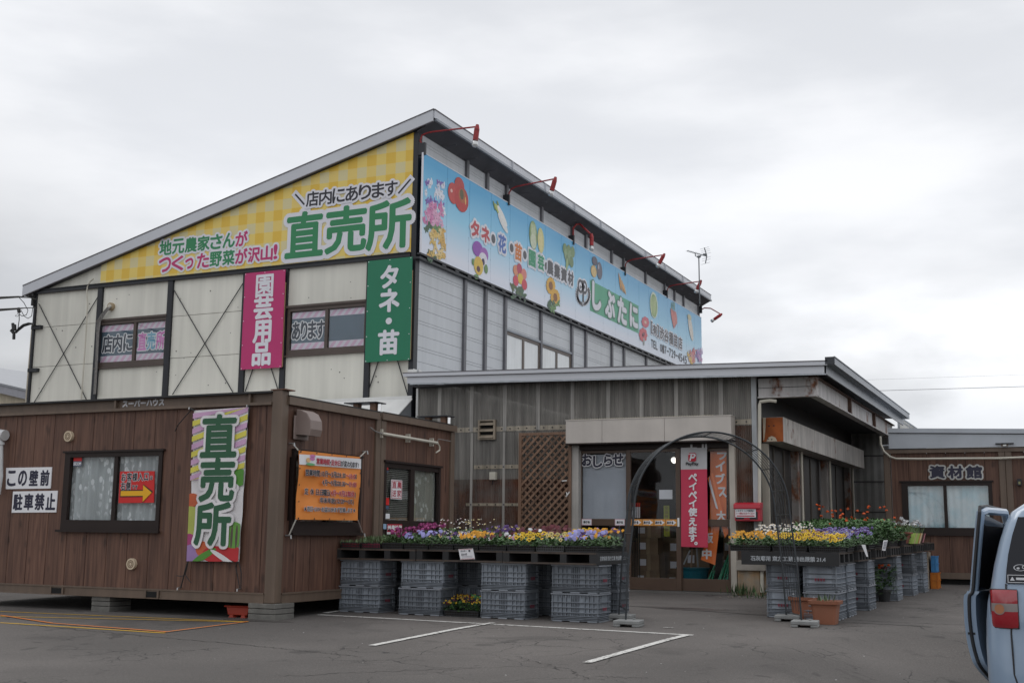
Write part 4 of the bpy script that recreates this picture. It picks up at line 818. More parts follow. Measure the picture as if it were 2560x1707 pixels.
# ================================================================ signs on the cabins
def yplate(name, lab, corners, Y, th=.012):
    """flat plate from its photographed corners (TL, TR, BR, BL) on the wall plane"""
    o = MB(); q = [ay(*c, Y) for c in corners]; o.prism(q, (0, th, 0), 0); return o, q
def bil(q, u, v): return q[0].lerp(q[1], u).lerp(q[3].lerp(q[2], u), v)
o, q = yplate('', '', ((15, 1169), (129.5, 1167), (126, 1220.5), (14.5, 1222)), YC+.024)
for i, ch in enumerate('この壁前'): c = bil(q, .13+.245*i, .5); letter(o, ch, (c.x, YC+.023, c.z), X_, Z_, .15, .20, 1, .008, lift=.001)
solo('notice_plate', o, [PLATEW, NAVY], 'upper white plate with bold black lettering left of the cabin window', 'sign', q[3])
o, q = yplate('', '', ((32.5, 1228), (144, 1226), (140, 1280), (29, 1281)), YC+.024)
for i, ch in enumerate('駐車禁止'): c = bil(q, .13+.245*i, .5); letter(o, ch, (c.x, YC+.023, c.z), X_, Z_, .16, .21, 1, .008, lift=.001)
solo('notice_plate', o, [PLATEW, NAVY], 'lower white no parking plate with bold black lettering left of the cabin window', 'sign', q[3])
o, q = yplate('', '', ((300, 1178), (386, 1177), (384, 1256), (296, 1257)), YC+.03); yy = YC+.029
def run(o, s, q, u0, u1, v, hh, Y, m, bold, edge=None):
    n = len(s)
    for i, ch in enumerate(s):
        if ch == ' ': continue
        c = bil(q, u0+(u1-u0)*(i+.5)/n, v); wd = (q[1]-q[0]).length*(u1-u0)/n*.9
        vs, fs, a, b2, c0, d = glyph(ch); em = min(wd, hh)
        letter(o, ch, (c.x, Y, c.z), X_, Z_, (b2-a)*wd, (d-c0)*hh, m, bold, edge, lift=.001)
run(o, 'お客様入口', q, .04, .86, .18, .115, yy, 1, .003, (.008, 2)); run(o, 'は', q, .87, .97, .21, .06, yy, 1, .002, (.005, 2)); run(o, '右側', q, .04, .34, .46, .115, yy, 1, .003, (.008, 2)); run(o, 'です', q, .36, .55, .50, .06, yy, 1, .002, (.005, 2))
ar = [(.06, .62), (.70, .62), (.70, .44), (.95, .68), (.70, .97), (.70, .78), (.06, .78)]
for k, (m, g) in enumerate(((1, .03), (3, 0))):
    cx = sum(a for a, _ in ar)/7; pts = [bil(q, a+(g if a > .5 else -g*.6)*(1 if a != .70 else -.2), b2+(g if b2 > .68 else -g)) for a, b2 in ar]; o.poly([(p.x, yy-.003-.002*k, p.z) for p in pts], m)
solo('entrance_sign', o, [REDV, INK, PAPER, YEL], 'red square sign with yellow arrow on the cabin window', 'sign', q[3])
# tall vegetable banner
bn = MB(); Yb = YC-.02; q = [ay(*c, Yb) for c in ((485, 1026), (622.4, 1017), (597.6, 1403.6), (468.6, 1401.7))]
def bw_(u, v): p = bil(q, u, v); return (p.x, Yb+.012*math.sin(u*9+v*4)*v*(1-v)*2+.006*math.sin(v*25+u*3), p.z)
GRN = mat('banner_green', (.025, .105, .050), .6, var=0); BW = mat('banner_white', (.74, .72, .73), .7); PUR = mat('banner_pink', (.58, .36, .54), .7); BY = mat('banner_yellow', (.66, .60, .10), .7)
bn.grid(bw_, 16, 44, 0)
fl_ = lambda u, v, d: (lambda p: (p[0], Yb-.016-d, p[2]))(bw_(u, v))
for i in range(-3, 9):
    v0 = i*.105
    for m, a in ((1, 0), (2, .052)):
        pts = []
        for u, dv in ((0, a+.0), (1, a-.13), (1, a-.13+.036), (0, a+.036)): pts.append((u, min(max(v0+dv+.02, .0), .47)))
        if max(p[1] for p in pts)-min(p[1] for p in pts) > .02: bn.poly([fl_(u, v, 0 if m == 1 else .0008) for u, v in pts], m)
BD = [0]
def blob(mb, cu, cv, ru, rv, m, d, n=18, rot=0., sq=0., a0=0, a1=2*math.pi):
    BD[0] += 1; d = .002+BD[0]*.00025
    pts = []
    for i in range(n):
        t = a0+(a1-a0)*i/n; x, y = ru*math.cos(t)*(1+sq*math.cos(2*t)), rv*math.sin(t); pts.append(fl_(min(1, max(0, cu+(x*math.cos(rot)-y*math.sin(rot)*2.6 if rot else x))), min(1, max(0, cv+(x*math.sin(rot)/2.6+y*math.cos(rot) if rot else y))), d))
    mb.poly(pts, m)
for cu, cv, ru, rv, m, d in ((.05, .60, .16, .045, 6, .002), (.0, .71, .30, .07, 7, .002), (.06, .80, .2, .06, 7, .003), (.03, .87, .14, .05, 8, .004), (.10, .95, .22, .06, 9, .004), (.93, .46, .17, .055, 5, .003), (.86, .53, .07, .03, 4, .0025), (.30, .92, .13, .05, 6, .005), (.55, .955, .25, .055, 10, .005), (.88, .955, .16, .06, 10, .005), (.88, .83, .21, .085, 11, .004)): blob(bn, cu, cv, ru, rv, m, d)
for k in range(4): blob(bn, .76+.09*k, .84, .022, .075, 12, .0055)
blob(bn, .34, .965, .26, .022, 5, .007, rot=-.5); blob(bn, .70, .975, .28, .016, 4, .007, rot=.5)
for ch, (x0, y0, x1, y1) in zip('直売所', ((505, 1038, 590.5, 1140), (501, 1146.5, 584.5, 1251), (489, 1257, 575, 1361))): put(bn, ch, ('y', Yb-.034), x0, x1, y0, y1, 3, .020, (.055, 4), lift=.001)
for p in bn.v[:765]:
    u, v = (p.x-q[3].x)/(q[1].x-q[3].x), (q[0].z-p.z)/(q[0].z-q[3].z); p.y += .012*math.sin(u*6+v*2.5)*math.sin(math.pi*v)+.004*math.sin(v*9+u*4)-.012*math.sin(math.pi*u)*v
bo_ = bn.build('banner', [BW, PUR, BY, GRN, BW, mat('leaf_green', (.085, .27, .035), .6), mat('pumpkin_orange', (.52, .11, .04), .6), mat('cabbage_green', (.42, .46, .10), .6), mat('radish_pink', (.36, .05, .17), .6), mat('grape_purple', (.32, .20, .42), .6), mat('melon_red', (.48, .025, .03), .6), mat('melon_green', (.14, .34, .06), .6), mat('melon_stripe', (.10, .08, .06), .6)])
tag(bo_, 'tall pink and yellow striped banner with green lettering and vegetables', 'banner')
def rope1(path, r, n, m, nm='rope'): MB().tube(path, r, n).build(nm, HOOK if nm == 'hook' else CABLE, bo_)
tl, tr, br, bl = q[0], q[1], q[2], q[3]; HOOK = mat('hook_steel', (.38, .38, .38), .35, metal=.6)
MATRIX[bo_.name] = Matrix()
for p0, pts in ((tl, ((485, 1026), (476, 1021))), (tr, ((622, 1018), (624.5, 1013)))): rope1([ay(*c, Yb-.02) for c in pts], .010, 6, 0)
rope1([ay(*c, Yb-.01) for c in ((478, 1024), (462, 1042), (445, 1062), (437, 1078))], .006, 6, 0); rope1([ay(*c, Yb-.01) for c in ((624, 1016), (621, 1050), (614, 1083))], .006, 6, 0)
rope1([ay(*c, Yb-.01) for c in ((470, 1402), (462, 1428), (452, 1468))], .008, 6, 0); rope1([ay(*c, Yb-.01) for c in ((471, 1402), (463, 1436), (453, 1440), (441, 1438))], .005, 6, 0); rope1([ay(*c, Yb-.01) for c in ((463, 1436), (470, 1446), (478, 1456))], .005, 6, 0); rope1([ay(*c, Yb-.01) for c in ((593, 1403), (589, 1417), (594, 1440), (599, 1470))], .006, 6, 0); rope1([ay(*c, Yb-.01) for c in ((597, 1403), (603, 1430), (602, 1470))], .006, 6, 0)
for c in ((480, 1018), (624, 1012), (451, 1467), (600, 1470)): p = ay(*c, YC+.02); rope1([(p.x, YC+.035, p.z), (p.x, YC-.035, p.z-.01), (p.x+.004, YC-.04, p.z-.035)], .009, 6, 0, nm='hook')
# orange opening-hours banner
Xb = XC+.10; qx = [ax(*c, Xb) for c in ((746, 1125.4), (900.6, 1141.9), (894.7, 1300.3), (739.8, 1298))]
ob = MB(); ob.grid(lambda u, v: (Xb+.004, bil(qx, u, v).y, bil(qx, u, v).z), 30, 30, 0)
ob.grid(lambda u, v: (Xb+.012, bil(qx, u, .055-.025*u+(.15+.01*u)*v).y, bil(qx, u, .055-.025*u+(.15+.01*u)*v).z), 30, 5, 1)
def xl_(s, x0, x1, yc, h, m, bold, edge=None): # a line of print on the banner
    n = len(s); ADV = lambda c: max(glyph(c)[3]-glyph(c)[2], .30)+.08 if c != ' ' else .45; wtot = sum(ADV(c) for c in s); y_ = ax(x0, yc, Xb).y; ye = ax(x1, yc, Xb).y; k = (ye-y_)/wtot; hz = ax(x0, yc-h/2, Xb).z-ax(x0, yc+h/2, Xb).z
    zc0 = ax((x0+x1)/2, yc, Xb).z; mm = m if isinstance(m, (list, tuple)) else [m]*n
    for c, mi in zip(s, mm):
        if c == ' ': y_ += .45*k; continue
        g = glyph(c); w = (g[3]-g[2])*k; hh = (g[5]-g[4])*hz/.93; oy = ((g[4]+g[5])/2-.38)*hz
        letter(ob, c, (Xb+.030, y_+ADV(c)*k/2, zc0+oy), Y_, Z_, w, hh, mi, bold, edge, lift=.001); y_ += ADV(c)*k
cv = lambda x, y: (640+x*.29343, 940+y*.29343)
for s, x0, x1, yc, h, cols in (('営業時間・定休日が変わります!', 497, 862, 740, 52, [3]*4+[2]+[3]*3+[2]*7), ('営業時間:10月〜3月は8:30〜18:00', 403, 843, 836, 54, [2]*16+[3]*5), ('4月〜9月は8:30〜19:00', 546, 840, 913, 52, [2]*11+[3]*5), ('定 休 日:日曜日(4月〜9月は無休)', 394, 834, 993, 54, [2]*10+[3]*8+[2]), ('年末年始(12/29〜1/5)', 526, 817, 1061, 48, [2]*16)):
    x0, yc = cv(x0, yc); x1 = 640+x1*.29343; cols = (cols+[2]*40)[:len(s)]; xl_(s, x0, x1, yc, h*.29343, cols, .0024, None if yc < 1162 else (.0050, 1))
x0, yc = cv(388, 1135); xl_('★祝日・GW・お盆は休まず営業します★', x0, 640+832*.29343, yc, 12.5, 2, .001, (.005, 1))
c = ax(769.5, 1150, Xb)
for dy, dz, ry, rz, m in ((-.03, .0, .05, .03, 4), (.05, .02, .06, .022, 5), (.02, -.05, .10, .016, 6), (.06, .055, .06, .02, 5)): ob.ell((Xb+.0300+.0004*m, c.y+dy, c.z+dz), Y_, Z_, ry, rz, 14, m)
for p in ob.v[:961+186]:
    u, v = (p.y-qx[0].y)/(qx[1].y-qx[0].y), (qx[0].z-p.z)/(qx[0].z-qx[3].z); p.x += .014*math.sin(u*5+v*7)*math.sin(math.pi*min(1, max(0, v)))+.006*math.sin((u-v)*8)+.008*math.sin((u+v)*6)
for k in range(5):
    for u, v in ((k/4*.96+.02, .015), (k/4*.96+.02, .985), (.012, k/4*.96+.02), (.988, k/4*.96+.02)): p = bil(qx, u, v); ob.ell((Xb+.022, p.y, p.z), Y_, Z_, .011, .011, 8, 2)
bo_ = ob.build('banner', [mat('banner_orange', (.74, .25, .045), .6, var=.05), PAPER, INK, REDI, mat('pale_orange', (.75, .5, .25), .6), mat('logo_pink', (.62, .22, .45), .6), mat('logo_green', (.15, .42, .18), .6)], smooth=False)
tag(bo_, 'orange opening hours banner tied across the side window of the cabin', 'banner'); MATRIX[bo_.name] = Matrix()
MATRIX[bo_.name] = Matrix(); RG_ = mat('rope_grey', (.42, .40, .36), .7)
for a, b2 in (((746, 1125.5), (731, 1108)), ((900, 1142), (914, 1128)), ((740, 1298), (722, 1338)), ((895, 1300), (907, 1334))):
    p0, p1 = ax(*a, Xb), ax(*b2, XC+.02); MB().tube([p0, p1], .009, 6).build('rope', RG_, bo_); MB().tube([p1+Vector((-.05, 0, 0)), p1+Vector((.03, 0, .0)), p1+Vector((.035, 0, -.04))], .011, 6).build('hook', HOOK, bo_)
# cut-out letters on the third cabin
o = MB()
for ch, a, b2 in (('資', 2325, 2361), ('材', 2371, 2406), ('館', 2416, 2454)): put(o, ch, ('y', Y3+.02), a, b2, 1165, 1194, 0, .013, (.040, 1), lift=.006)
solo('cutout_letters', o, [NAVY, mat('letter_edge_white', (.50, .50, .48), .6)], 'black white-edged cut-out letters above the pale curtained window', 'lettering', P3(2390, 1195))
# ================================================================ big signs on the main building
def gingham():
    m = bpy.data.materials.new('yellow_gingham'); m.use_nodes = True; n = m.node_tree.nodes; l = m.node_tree.links; b = n['Principled BSDF']; b.inputs['Roughness'].default_value = .5
    tcn = n.new('ShaderNodeTexCoord'); sp = n.new('ShaderNodeSeparateXYZ'); l.new(tcn.outputs['Object'], sp.inputs[0])
    def sq(o, per, ph):
        a = n.new('ShaderNodeMath'); a.operation = 'MULTIPLY_ADD'; l.new(o, a.inputs[0]); a.inputs[1].default_value = 1/per; a.inputs[2].default_value = ph
        f = n.new('ShaderNodeMath'); f.operation = 'FRACT'; l.new(a.outputs[0], f.inputs[0]); c = n.new('ShaderNodeMath'); c.operation = 'GREATER_THAN'; l.new(f.outputs[0], c.inputs[0]); c.inputs[1].default_value = .5; return c.outputs[0]
    v, h = sq(sp.outputs[0], .44, .15), sq(sp.outputs[2], .44, .35)
    def mx(f, c1, c2):
        q = n.new('ShaderNodeMix'); q.data_type = 'RGBA'; l.new(f, q.inputs[0])
        for i, c in ((6, c1), (7, c2)):
            if isinstance(c, tuple): q.inputs[i].default_value = (*c, 1)
            else: l.new(c, q.inputs[i])
        return q.outputs[2]
    l.new(mx(v, mx(h, (.70, .62, .34), (.82, .62, .16)), mx(h, (.80, .60, .17), (.78, .51, .065))), b.inputs['Base Color']); return m
SG = mat('sign_green', (.030, .235, .095), .5, var=.03); SM = mat('sign_magenta', (.50, .030, .155), .5, var=.03); SK = mat('sign_black', (.018, .018, .028), .5, var=0); SW = mat('sign_white', (.74, .74, .79), .5, var=.02)
ys = thing('gable_sign', 'big yellow gingham sign with green lettering filling the gable', 'sign', (-15, YW-.06, ZB2))
yx0 = ay(253.5, 680, YW-.03).x; yx1 = XF-.11; b = MB(); zb = ZB2+.006
b.prism([(yx0, YW-.045, zb), (yx1, YW-.045, zb), (yx1, YW-.045, zt(yx1)-.252), (yx0, YW-.045, zt(yx0)-.252)], (0, .04, 0), 0)
b.build('panel', gingham(), ys)
t = MB(); pl_ = ('y', YW-.048); g3 = lambda x, y: (200+x*.39536, 240+y*.39536)
def pg(s, x0, y0, x1, y1, m, bold, edge=None, lift=.003): a, e = g3(x0, y0), g3(x1, y1); put(t, s, pl_, a[0], e[0], a[1], e[1], m, bold, edge, lift)
for ch, bx in zip('直売所', ((1306, 738, 1533, 1012), (1556, 702, 1806, 984), (1816, 664, 2088, 962))): pg(ch, *bx, 0, .030, (.115, 3))
for i, (ch, c) in enumerate(zip('地元農家さんが', [0]*6+[1])):
    x = 505+i*80; y = 960-i*9.5; pg(ch, x+2, y-44, x+74, y+44, c, .012, (.055, 3))
for i, (ch, c) in enumerate(zip('つくった野菜が沢山!', [1]*4+[0]*2+[1]*4)):
    sm = .72 if ch == 'っ' else 1; x = 500+i*80.5-(0 if i < 9 else 5); y = 1068-i*9.2+(10 if ch == 'っ' else 0); w_ = 72 if ch != '!' else 26
    pg(ch, x+(8 if ch in 'っ!' else 2), y-44*sm, x+2+w_*sm, y+44*sm, c, .012, (.055, 3))
for i, ch in enumerate('店内にあります'):
    x = 1432+i*83; y = 652-i*11; pg(ch, x+2, y-45, x+78, y+45, 2, .008, (.055, 3), .010)
for p, q_ in (((1362, 622), (1424, 692)), ((2092, 526), (2014, 617))):
    a, e = ay(*g3(*p), YW-.048), ay(*g3(*q_), YW-.048); d = (e-a).normalized(); nn = Vector((-d.z, 0, d.x))
    for k, w_, m in ((0, .075, 3), (1, .018, 2)):
        ex = d*(.06 if k == 0 else 0); t.poly([a-ex-nn*w_+Vector((0, -.003-.003*k, 0)), e+ex-nn*w_+Vector((0, -.003-.003*k, 0)), e+ex+nn*w_+Vector((0, -.003-.003*k, 0)), a-ex+nn*w_+Vector((0, -.003-.003*k, 0))], m)
t.build('lettering', [SG, SM, SK, SW], ys)
def vsign(name, lab, corners, col, chars, colp):
    s = thing(name, lab, 'sign', ay(*corners[3], YW-.12)); q = [ay(*c, YW-.12) for c in corners]
    x0, x1 = (q[0].x+q[3].x)/2, (q[1].x+q[2].x)/2; z1 = (q[0].z+q[1].z)/2; z0 = (q[2].z+q[3].z)/2; b = MB()
    b.box(x0, YW-.13, z0, x1, YW-.118, z1, 0); b.box(x0+.02, YW-.117, z0+.02, x1-.02, YW-.055, z1-.25, 1)
    for u in (.02, .5, .97):
        for v in (.01, .25, .5, .75, .99): b.box(x0+(x1-x0)*u-.008, YW-.133, z0+(z1-z0)*v-.008, x0+(x1-x0)*u+.008, YW-.129, z0+(z1-z0)*v+.008, 2)
    b.build('board', [col, mat('sign_batten', (.42, .28, .15), .7), SW], s); t = MB()
    for ch, (a, c, d, e) in chars: put(t, ch, ('y', YW-.132), 560+a*.28056, 560+d*.28056, 620+c*.28056, 620+e*.28056, 0, (.013 if ch == '園' else .020) if ch != '・' else .0, None)
    t.build('lettering', SW, s)
vsign('hanging_sign', 'tall magenta sign with white lettering on the cream wall', ((612.7, 684), (713.7, 673.9), (704.5, 918), (602.6, 924.4)), SM, (('園', (288, 240, 436, 435)), ('芸', (272, 440, 432, 630)), ('用', (264, 650, 416, 838)), ('品', (257, 848, 411, 1040))), None)
vsign('hanging_sign', 'tall green sign with white lettering beside the building corner', ((920.5, 653.1), (1032.2, 641.9), (1024.3, 900), (913, 905.6)), mat('sign_deep_green', (.012, .185, .095), .5, var=.03), (('タ', (1400, 160, 1548, 350)), ('ネ', (1388, 370, 1558, 562)), ('・', (1441, 620, 1497, 680)), ('苗', (1378, 735, 1553, 943))), None)
# ---- the long blue sign
XSg = XF+.12; ls = thing('facade_sign', 'long blue and white sign with vegetables and flowers along the grey facade', 'sign', (XSg, 28, 6.2))
sy0, sy1 = ax(1056.5, 500, XSg).y, ax(1754, 840, XSg).y; sz0, sz1 = ax(1054.5, 632, XSg).z, ax(1059.4, 383, XSg).z
def skyprint():
    m = bpy.data.materials.new('blue_printed_board'); m.use_nodes = True; n = m.node_tree.nodes; l = m.node_tree.links; b = n['Principled BSDF']; b.inputs['Roughness'].default_value = .35
    tcn = n.new('ShaderNodeTexCoord'); sp = n.new('ShaderNodeSeparateXYZ'); l.new(tcn.outputs['Object'], sp.inputs[0])
    r = n.new('ShaderNodeMapRange'); l.new(sp.outputs[2], r.inputs[0]); r.inputs[1].default_value = sz0-6.2; r.inputs[2].default_value = sz1-6.2
    cr = n.new('ShaderNodeValToRGB'); l.new(r.outputs[0], cr.inputs[0]); e = cr.color_ramp.elements; e[0].position = .08; e[0].color = (.72, .75, .83, 1); e[1].position = .92; e[1].color = (.050, .37, .66, 1); q = e.new(.5); q.color = (.27, .60, .80, 1)
    r2 = n.new('ShaderNodeMapRange'); l.new(sp.outputs[1], r2.inputs[0]); r2.inputs[1].default_value = -8; r2.inputs[2].default_value = 10; r2.inputs[4].default_value = .25
    mx = n.new('ShaderNodeMix'); mx.data_type = 'RGBA'; l.new(r2.outputs[0], mx.inputs[0]); l.new(cr.outputs[0], mx.inputs[6]); mx.inputs[7].default_value = (.52, .66, .78, 1); l.new(mx.outputs[2], b.inputs['Base Color']); return m
b = MB(); seams = [1118.3, 1174, 1228, 1275, 1319, 1363, 1403, 1439, 1475, 1508, 1539, 1569.7, 1597.5, 1621.8, 1646.7, 1670, 1694.5, 1716, 1736]
ysm = [sy0]+[ax(x, 380+(x-1057)*.594+60, XSg).y for x in seams]+[sy1]
for a, e in zip(ysm, ysm[1:]):
    b.box(XSg-.04, a+.004, sz0, XSg, e-.004, sz1, 0)
    for v in range(1, 8): b.box(XSg, e-.022, sz0+(sz1-sz0)*v/8-.008, XSg+.002, e-.010, sz0+(sz1-sz0)*v/8+.008, 1)
b.box(XSg-.03, sy0-.02, sz0-.01, XSg+.006, sy0-.001, sz1+.01, 2); b.box(XSg-.035, sy0, sz1+.001, XSg+.006, sy1, sz1+.018, 2)
b.build('panel', [skyprint(), mat('sign_screw', (.25, .33, .40), .5), SW], ls)
fr = MB(); fr.box(XF+.02, sy0-.05, sz0-.12, XSg-.01, sy1, sz0-.08); fr.box(XF+.06, sy0-.05, sz0-.04, XSg+.01, sy1, sz0-.005)
y = sy0+.3
while y < sy1: fr.box(XF+.07, y, sz0-.08, XSg, y+.16, sz0-.04); y += .55
fr.build('support_rail', BLACK, ls)
cm = lambda x, y: (1040+x*.32313, 280+y*.32313)
c6 = lambda x, y: (1400+x*.24236, 580+y*.24236)
art = MB(); AR = []; ARM = {}
def acol(c):
    if c not in ARM: ARM[c] = len(AR); AR.append(mat('print_ink', c, .45, var=.10, vs=14))
    return ARM[c]
kk = [0]
def ae(f, x, y, rx, ry, col, rot=0., n=16, lift=None):
    p = f(x, y); q = f(x+rx, y); s = f(x, y+ry); c = ax(*p, XSg); kk[0] += 1; d = XSg+.0015+kk[0]*.000012
    RY = abs(ax(*q, XSg).y-c.y); RZ = abs(ax(*s, XSg).z-c.z); U = Y_*math.cos(rot)+Z_*math.sin(rot); V = -Y_*math.sin(rot)+Z_*math.cos(rot)
    art.ell((d, c.y, c.z), U, V, RY, RZ, n, acol(col))
def ab(f, x0, y0, x1, y1, w, col):
    a, e = ax(*f(x0, y0), XSg), ax(*f(x1, y1), XSg); c = (a+e)/2; L_ = (e-a); r = abs(ax(*f(x0+w, y0), XSg).y-a.y)*.62; U = L_.normalized(); kk[0] += 1
    art.ell((XSg+.0015+kk[0]*.000012, c.y, c.z), U, X_.cross(U), L_.length/2+r*.3, r, 18, acol(col))
def cluster(f, x0, x1, y0, y1, n, r, cols, seed=1):
    rd = random.Random(seed)
    for i in range(n):
        x, y = rd.uniform(x0, x1), rd.uniform(y0, y1); c = rd.choice(cols)
        for k in range(4): ae(f, x+rd.uniform(-r, r)*.6, y+rd.uniform(-r, r)*.6, r*.62, r*.5, c, rd.uniform(0, 3), 7)
        ae(f, x, y, r*.28, r*.28, tuple(v*.55 for v in c), 0, 6)
DG = (.055, .12, .060); MG = (.14, .27, .09)
cluster(cm, 75, 215, 540, 790, 34, 22, [(.74, .76, .82), (.70, .72, .80), (.60, .62, .75), (.20, .12, .42)], 2)
cluster(cm, 80, 205, 850, 920, 10, 24, [DG, MG], 6); cluster(cm, 60, 200, 715, 880, 34, 21, [(.66, .25, .45), (.72, .40, .56), (.60, .18, .38)], 3)
cluster(cm, 90, 200, 1080, 1140, 9, 22, [DG], 8); cluster(cm, 100, 215, 910, 1120, 34, 21, [(.70, .48, .13), (.74, .56, .26), (.66, .40, .10)], 4)
for x, y, rx, ry, c in ((285, 630, 40, 82, (.52, .05, .045)), (334, 572, 38, 66, (.46, .045, .04)), (350, 675, 54, 100, (.47, .03, .028)), (356, 650, 30, 56, (.40, .10, .03)), (352, 640, 15, 40, (.10, .09, .03)), (272, 610, 9, 14, (.75, .45, .40)), (380, 690, 5, 30, (.70, .42, .12))): ae(cm, x, y, rx, ry, c, .12)
for x0, y0, x1, y1, w_, c in ((610, 715, 650, 800, 16, (.45, .52, .14)), (635, 790, 705, 930, 22, (.74, .74, .72)), (595, 690, 612, 760, 8, (.20, .28, .07)), (625, 690, 640, 740, 8, (.20, .28, .07)), (630, 730, 700, 880, 20, (.78, .78, .74))):
    ab(cm, x0, y0, x1, y1, w_, c)
for x, y, rx, ry, c in ((475, 1060, 40, 60, (.27, .07, .40)), (525, 1105, 32, 55, (.34, .12, .44)), (516, 1140, 32, 52, (.70, .68, .74)), (517, 1160, 12, 26, (.03, .02, .08)), (440, 1160, 10, 26, MG), (540, 1215, 14, 36, MG), (482, 1190, 36, 72, (.68, .46, .07)), (480, 1215, 14, 24, (.10, .03, .04)), (465, 1275, 18, 20, MG)): ae(cm, x, y, rx, ry, c, .1)
cluster(cm, 740, 850, 1340, 1430, 14, 24, [DG, (.10, .13, .05)], 11)
for x, y, c in ((770, 1225, (.66, .26, .14)), (798, 1215, (.45, .05, .10)), (833, 1255, (.68, .22, .18)), (770, 1305, (.60, .06, .10)), (806, 1290, (.70, .48, .05)), (836, 1335, (.58, .06, .09))): ae(cm, x, y, 21, 42, c, .1)
for x, y, rx, ry, c in ((905, 955, 31, 112, (.22, .32, .14)), (905, 1000, 22, 60, (.55, .60, .45)), (903, 900, 20, 50, (.30, .42, .18)), (963, 995, 25, 98, (.62, .58, .24)), (963, 1000, 15, 70, (.70, .62, .30))): ae(cm, x, y, rx, ry, c, .08)
for k in range(5): ae(cm, 893+k*7, 945+k*4, 2.4, 90, (.60, .64, .46), .10)
for x, y in ((1040, 1345), (1075, 1435)):
    for k in range(12): ae(cm, x+24*math.cos(k*.524), y+48*math.sin(k*.524), 13, 18, (.68, .38, .05), 0, 8)
    ae(cm, x, y, 16, 32, (.24, .10, .03))
cluster(cm, 1020, 1095, 1480, 1530, 8, 20, [MG, DG], 15)
for k in range(7): ae(cm, 1150+k*10, 1060+(k % 3)*40+k*4, 16, 44, ((.20, .30, .14), (.26, .36, .20), (.17, .25, .12))[k % 3], .3*(k % 3-1))
ae(cm, 1165, 1180, 8, 50, (.32, .42, .20), -.2)
for x, y, rx, ry, c in ((355, 300, 28, 46, (.11, .10, .13)), (405, 400, 28, 90, (.14, .135, .17)), (345, 405, 30, 62, (.58, .40, .15)), (345, 410, 22, 48, (.66, .48, .22)), (395, 360, 6, 26, (.45, .45, .5))): ae(c6, x, y, rx, ry, c, .08)
for k in range(4): ab(c6, 603+k*16, 425+k*38, 625+k*17, 600+k*14, 9, ((.66, .34, .12), (.62, .40, .20))[k % 2])
for x, y, rx, ry, c in ((965, 755, 40, 135, (.62, .68, .55)), (965, 760, 34, 118, (.22, .36, .14))): ae(c6, x, y, rx, ry, c)
for k in range(4): ae(c6, 943+k*14, 765, 4, 105, (.55, .60, .33), .03*(k-2))
for k in range(8): ae(c6, 878+24*math.cos(k*.785), 930+34*math.sin(k*.785), 16, 24, (.60, .14, .18)); ae(c6, 855+28*math.cos(k*.785), 1060+48*math.sin(k*.785), 16, 26, (.60, .12, .14))
ae(c6, 878, 930, 12, 16, (.66, .50, .40)); ae(c6, 855, 1060, 9, 20, (.20, .04, .06)); ae(c6, 862, 1130, 8, 40, (.35, .38, .36))
for k in range(4): ab(c6, 1140+k*16, 790+k*12, 1175+k*9, 990-k*16, 14, (.60, .22, .20))
for k in range(3): ae(c6, 1150+k*14, 765, 3, 45, (.22, .34, .16), .1*(k-1))
ab(c6, 1325, 870, 1365, 1105, 30, (.66, .62, .56)); ae(c6, 1332, 880, 20, 30, (.55, .52, .34))
cluster(c6, 1325, 1390, 1230, 1340, 16, 20, [(.62, .18, .20), (.68, .46, .12), (.60, .30, .30)], 21); cluster(c6, 1400, 1460, 1210, 1360, 16, 16, [(.36, .22, .48), (.55, .30, .48), (.48, .40, .58)], 22)
ae(c6, 860, 560, 2, 2, (.3, .5, .6)); art.build('artwork', AR, ls)
t = MB(); px_ = ('x', XSg+.004)
PR, PB, PO, PG, PD, PW = [mat('print_'+k, c, .5, var=.05) for k, c in (('red', (.50, .07, .085)), ('blue', (.085, .16, .45)), ('orange', (.62, .20, .055)), ('green', (.055, .30, .16)), ('grey', (.095, .095, .105)), ('white', (.72, .73, .78)))]
for ch, x, y, w_, h, m in (('タ', 455, 905, 62, 118, 0), ('ネ', 537, 950, 62, 112, 0), ('花', 665, 1020, 56, 128, 1), ('苗', 790, 1085, 52, 122, 2), ('園', 897, 1135, 50, 116, 3), ('芸', 965, 1165, 46, 110, 3), ('農', 1037, 1205, 44, 100, 4), ('業', 1090, 1235, 42, 100, 4), ('資', 1143, 1262, 42, 98, 4), ('材', 1195, 1287, 40, 98, 4)):
    a, e = cm(x-w_/2, y-h/2), cm(x+w_/2, y+h/2); put(t, ch, px_, a[0], e[0], a[1], e[1], m, .020, (.075, 5))
for x, y in ((598, 982), (740, 1052), (842, 1107), (1008, 1195)):
    c = ax(*cm(x, y), XSg+.006); t.ell((XSg+.008, c.y, c.z), Y_, Z_, .10, .10, 14, 4); t.ell((XSg+.006, c.y, c.z), Y_, Z_, .16, .16, 14, 5)
gq = [ax(*c6(*c), XSg+.003) for c in ((309, 492), (810, 765), (812, 1045), (310, 812))]; gz0 = (gq[3].z+gq[2].z)/2; gz1 = (gq[0].z+gq[1].z)/2
t.poly([(XSg+.003, gq[0].y, gz0), (XSg+.003, gq[1].y, gz0), (XSg+.003, gq[1].y, gz1), (XSg+.003, gq[0].y, gz1)], 6)
for ch, bx in zip('しぶたに', ((335, 530, 418, 805), (468, 620, 562, 880), (596, 685, 682, 945), (722, 755, 798, 985))):
    a, e = c6(bx[0], bx[1]), c6(bx[2], bx[3]); put(t, ch, ('x', XSg+.006), a[0], e[0], a[1]+2, e[1]-2, 5, .045, (.085, 7))
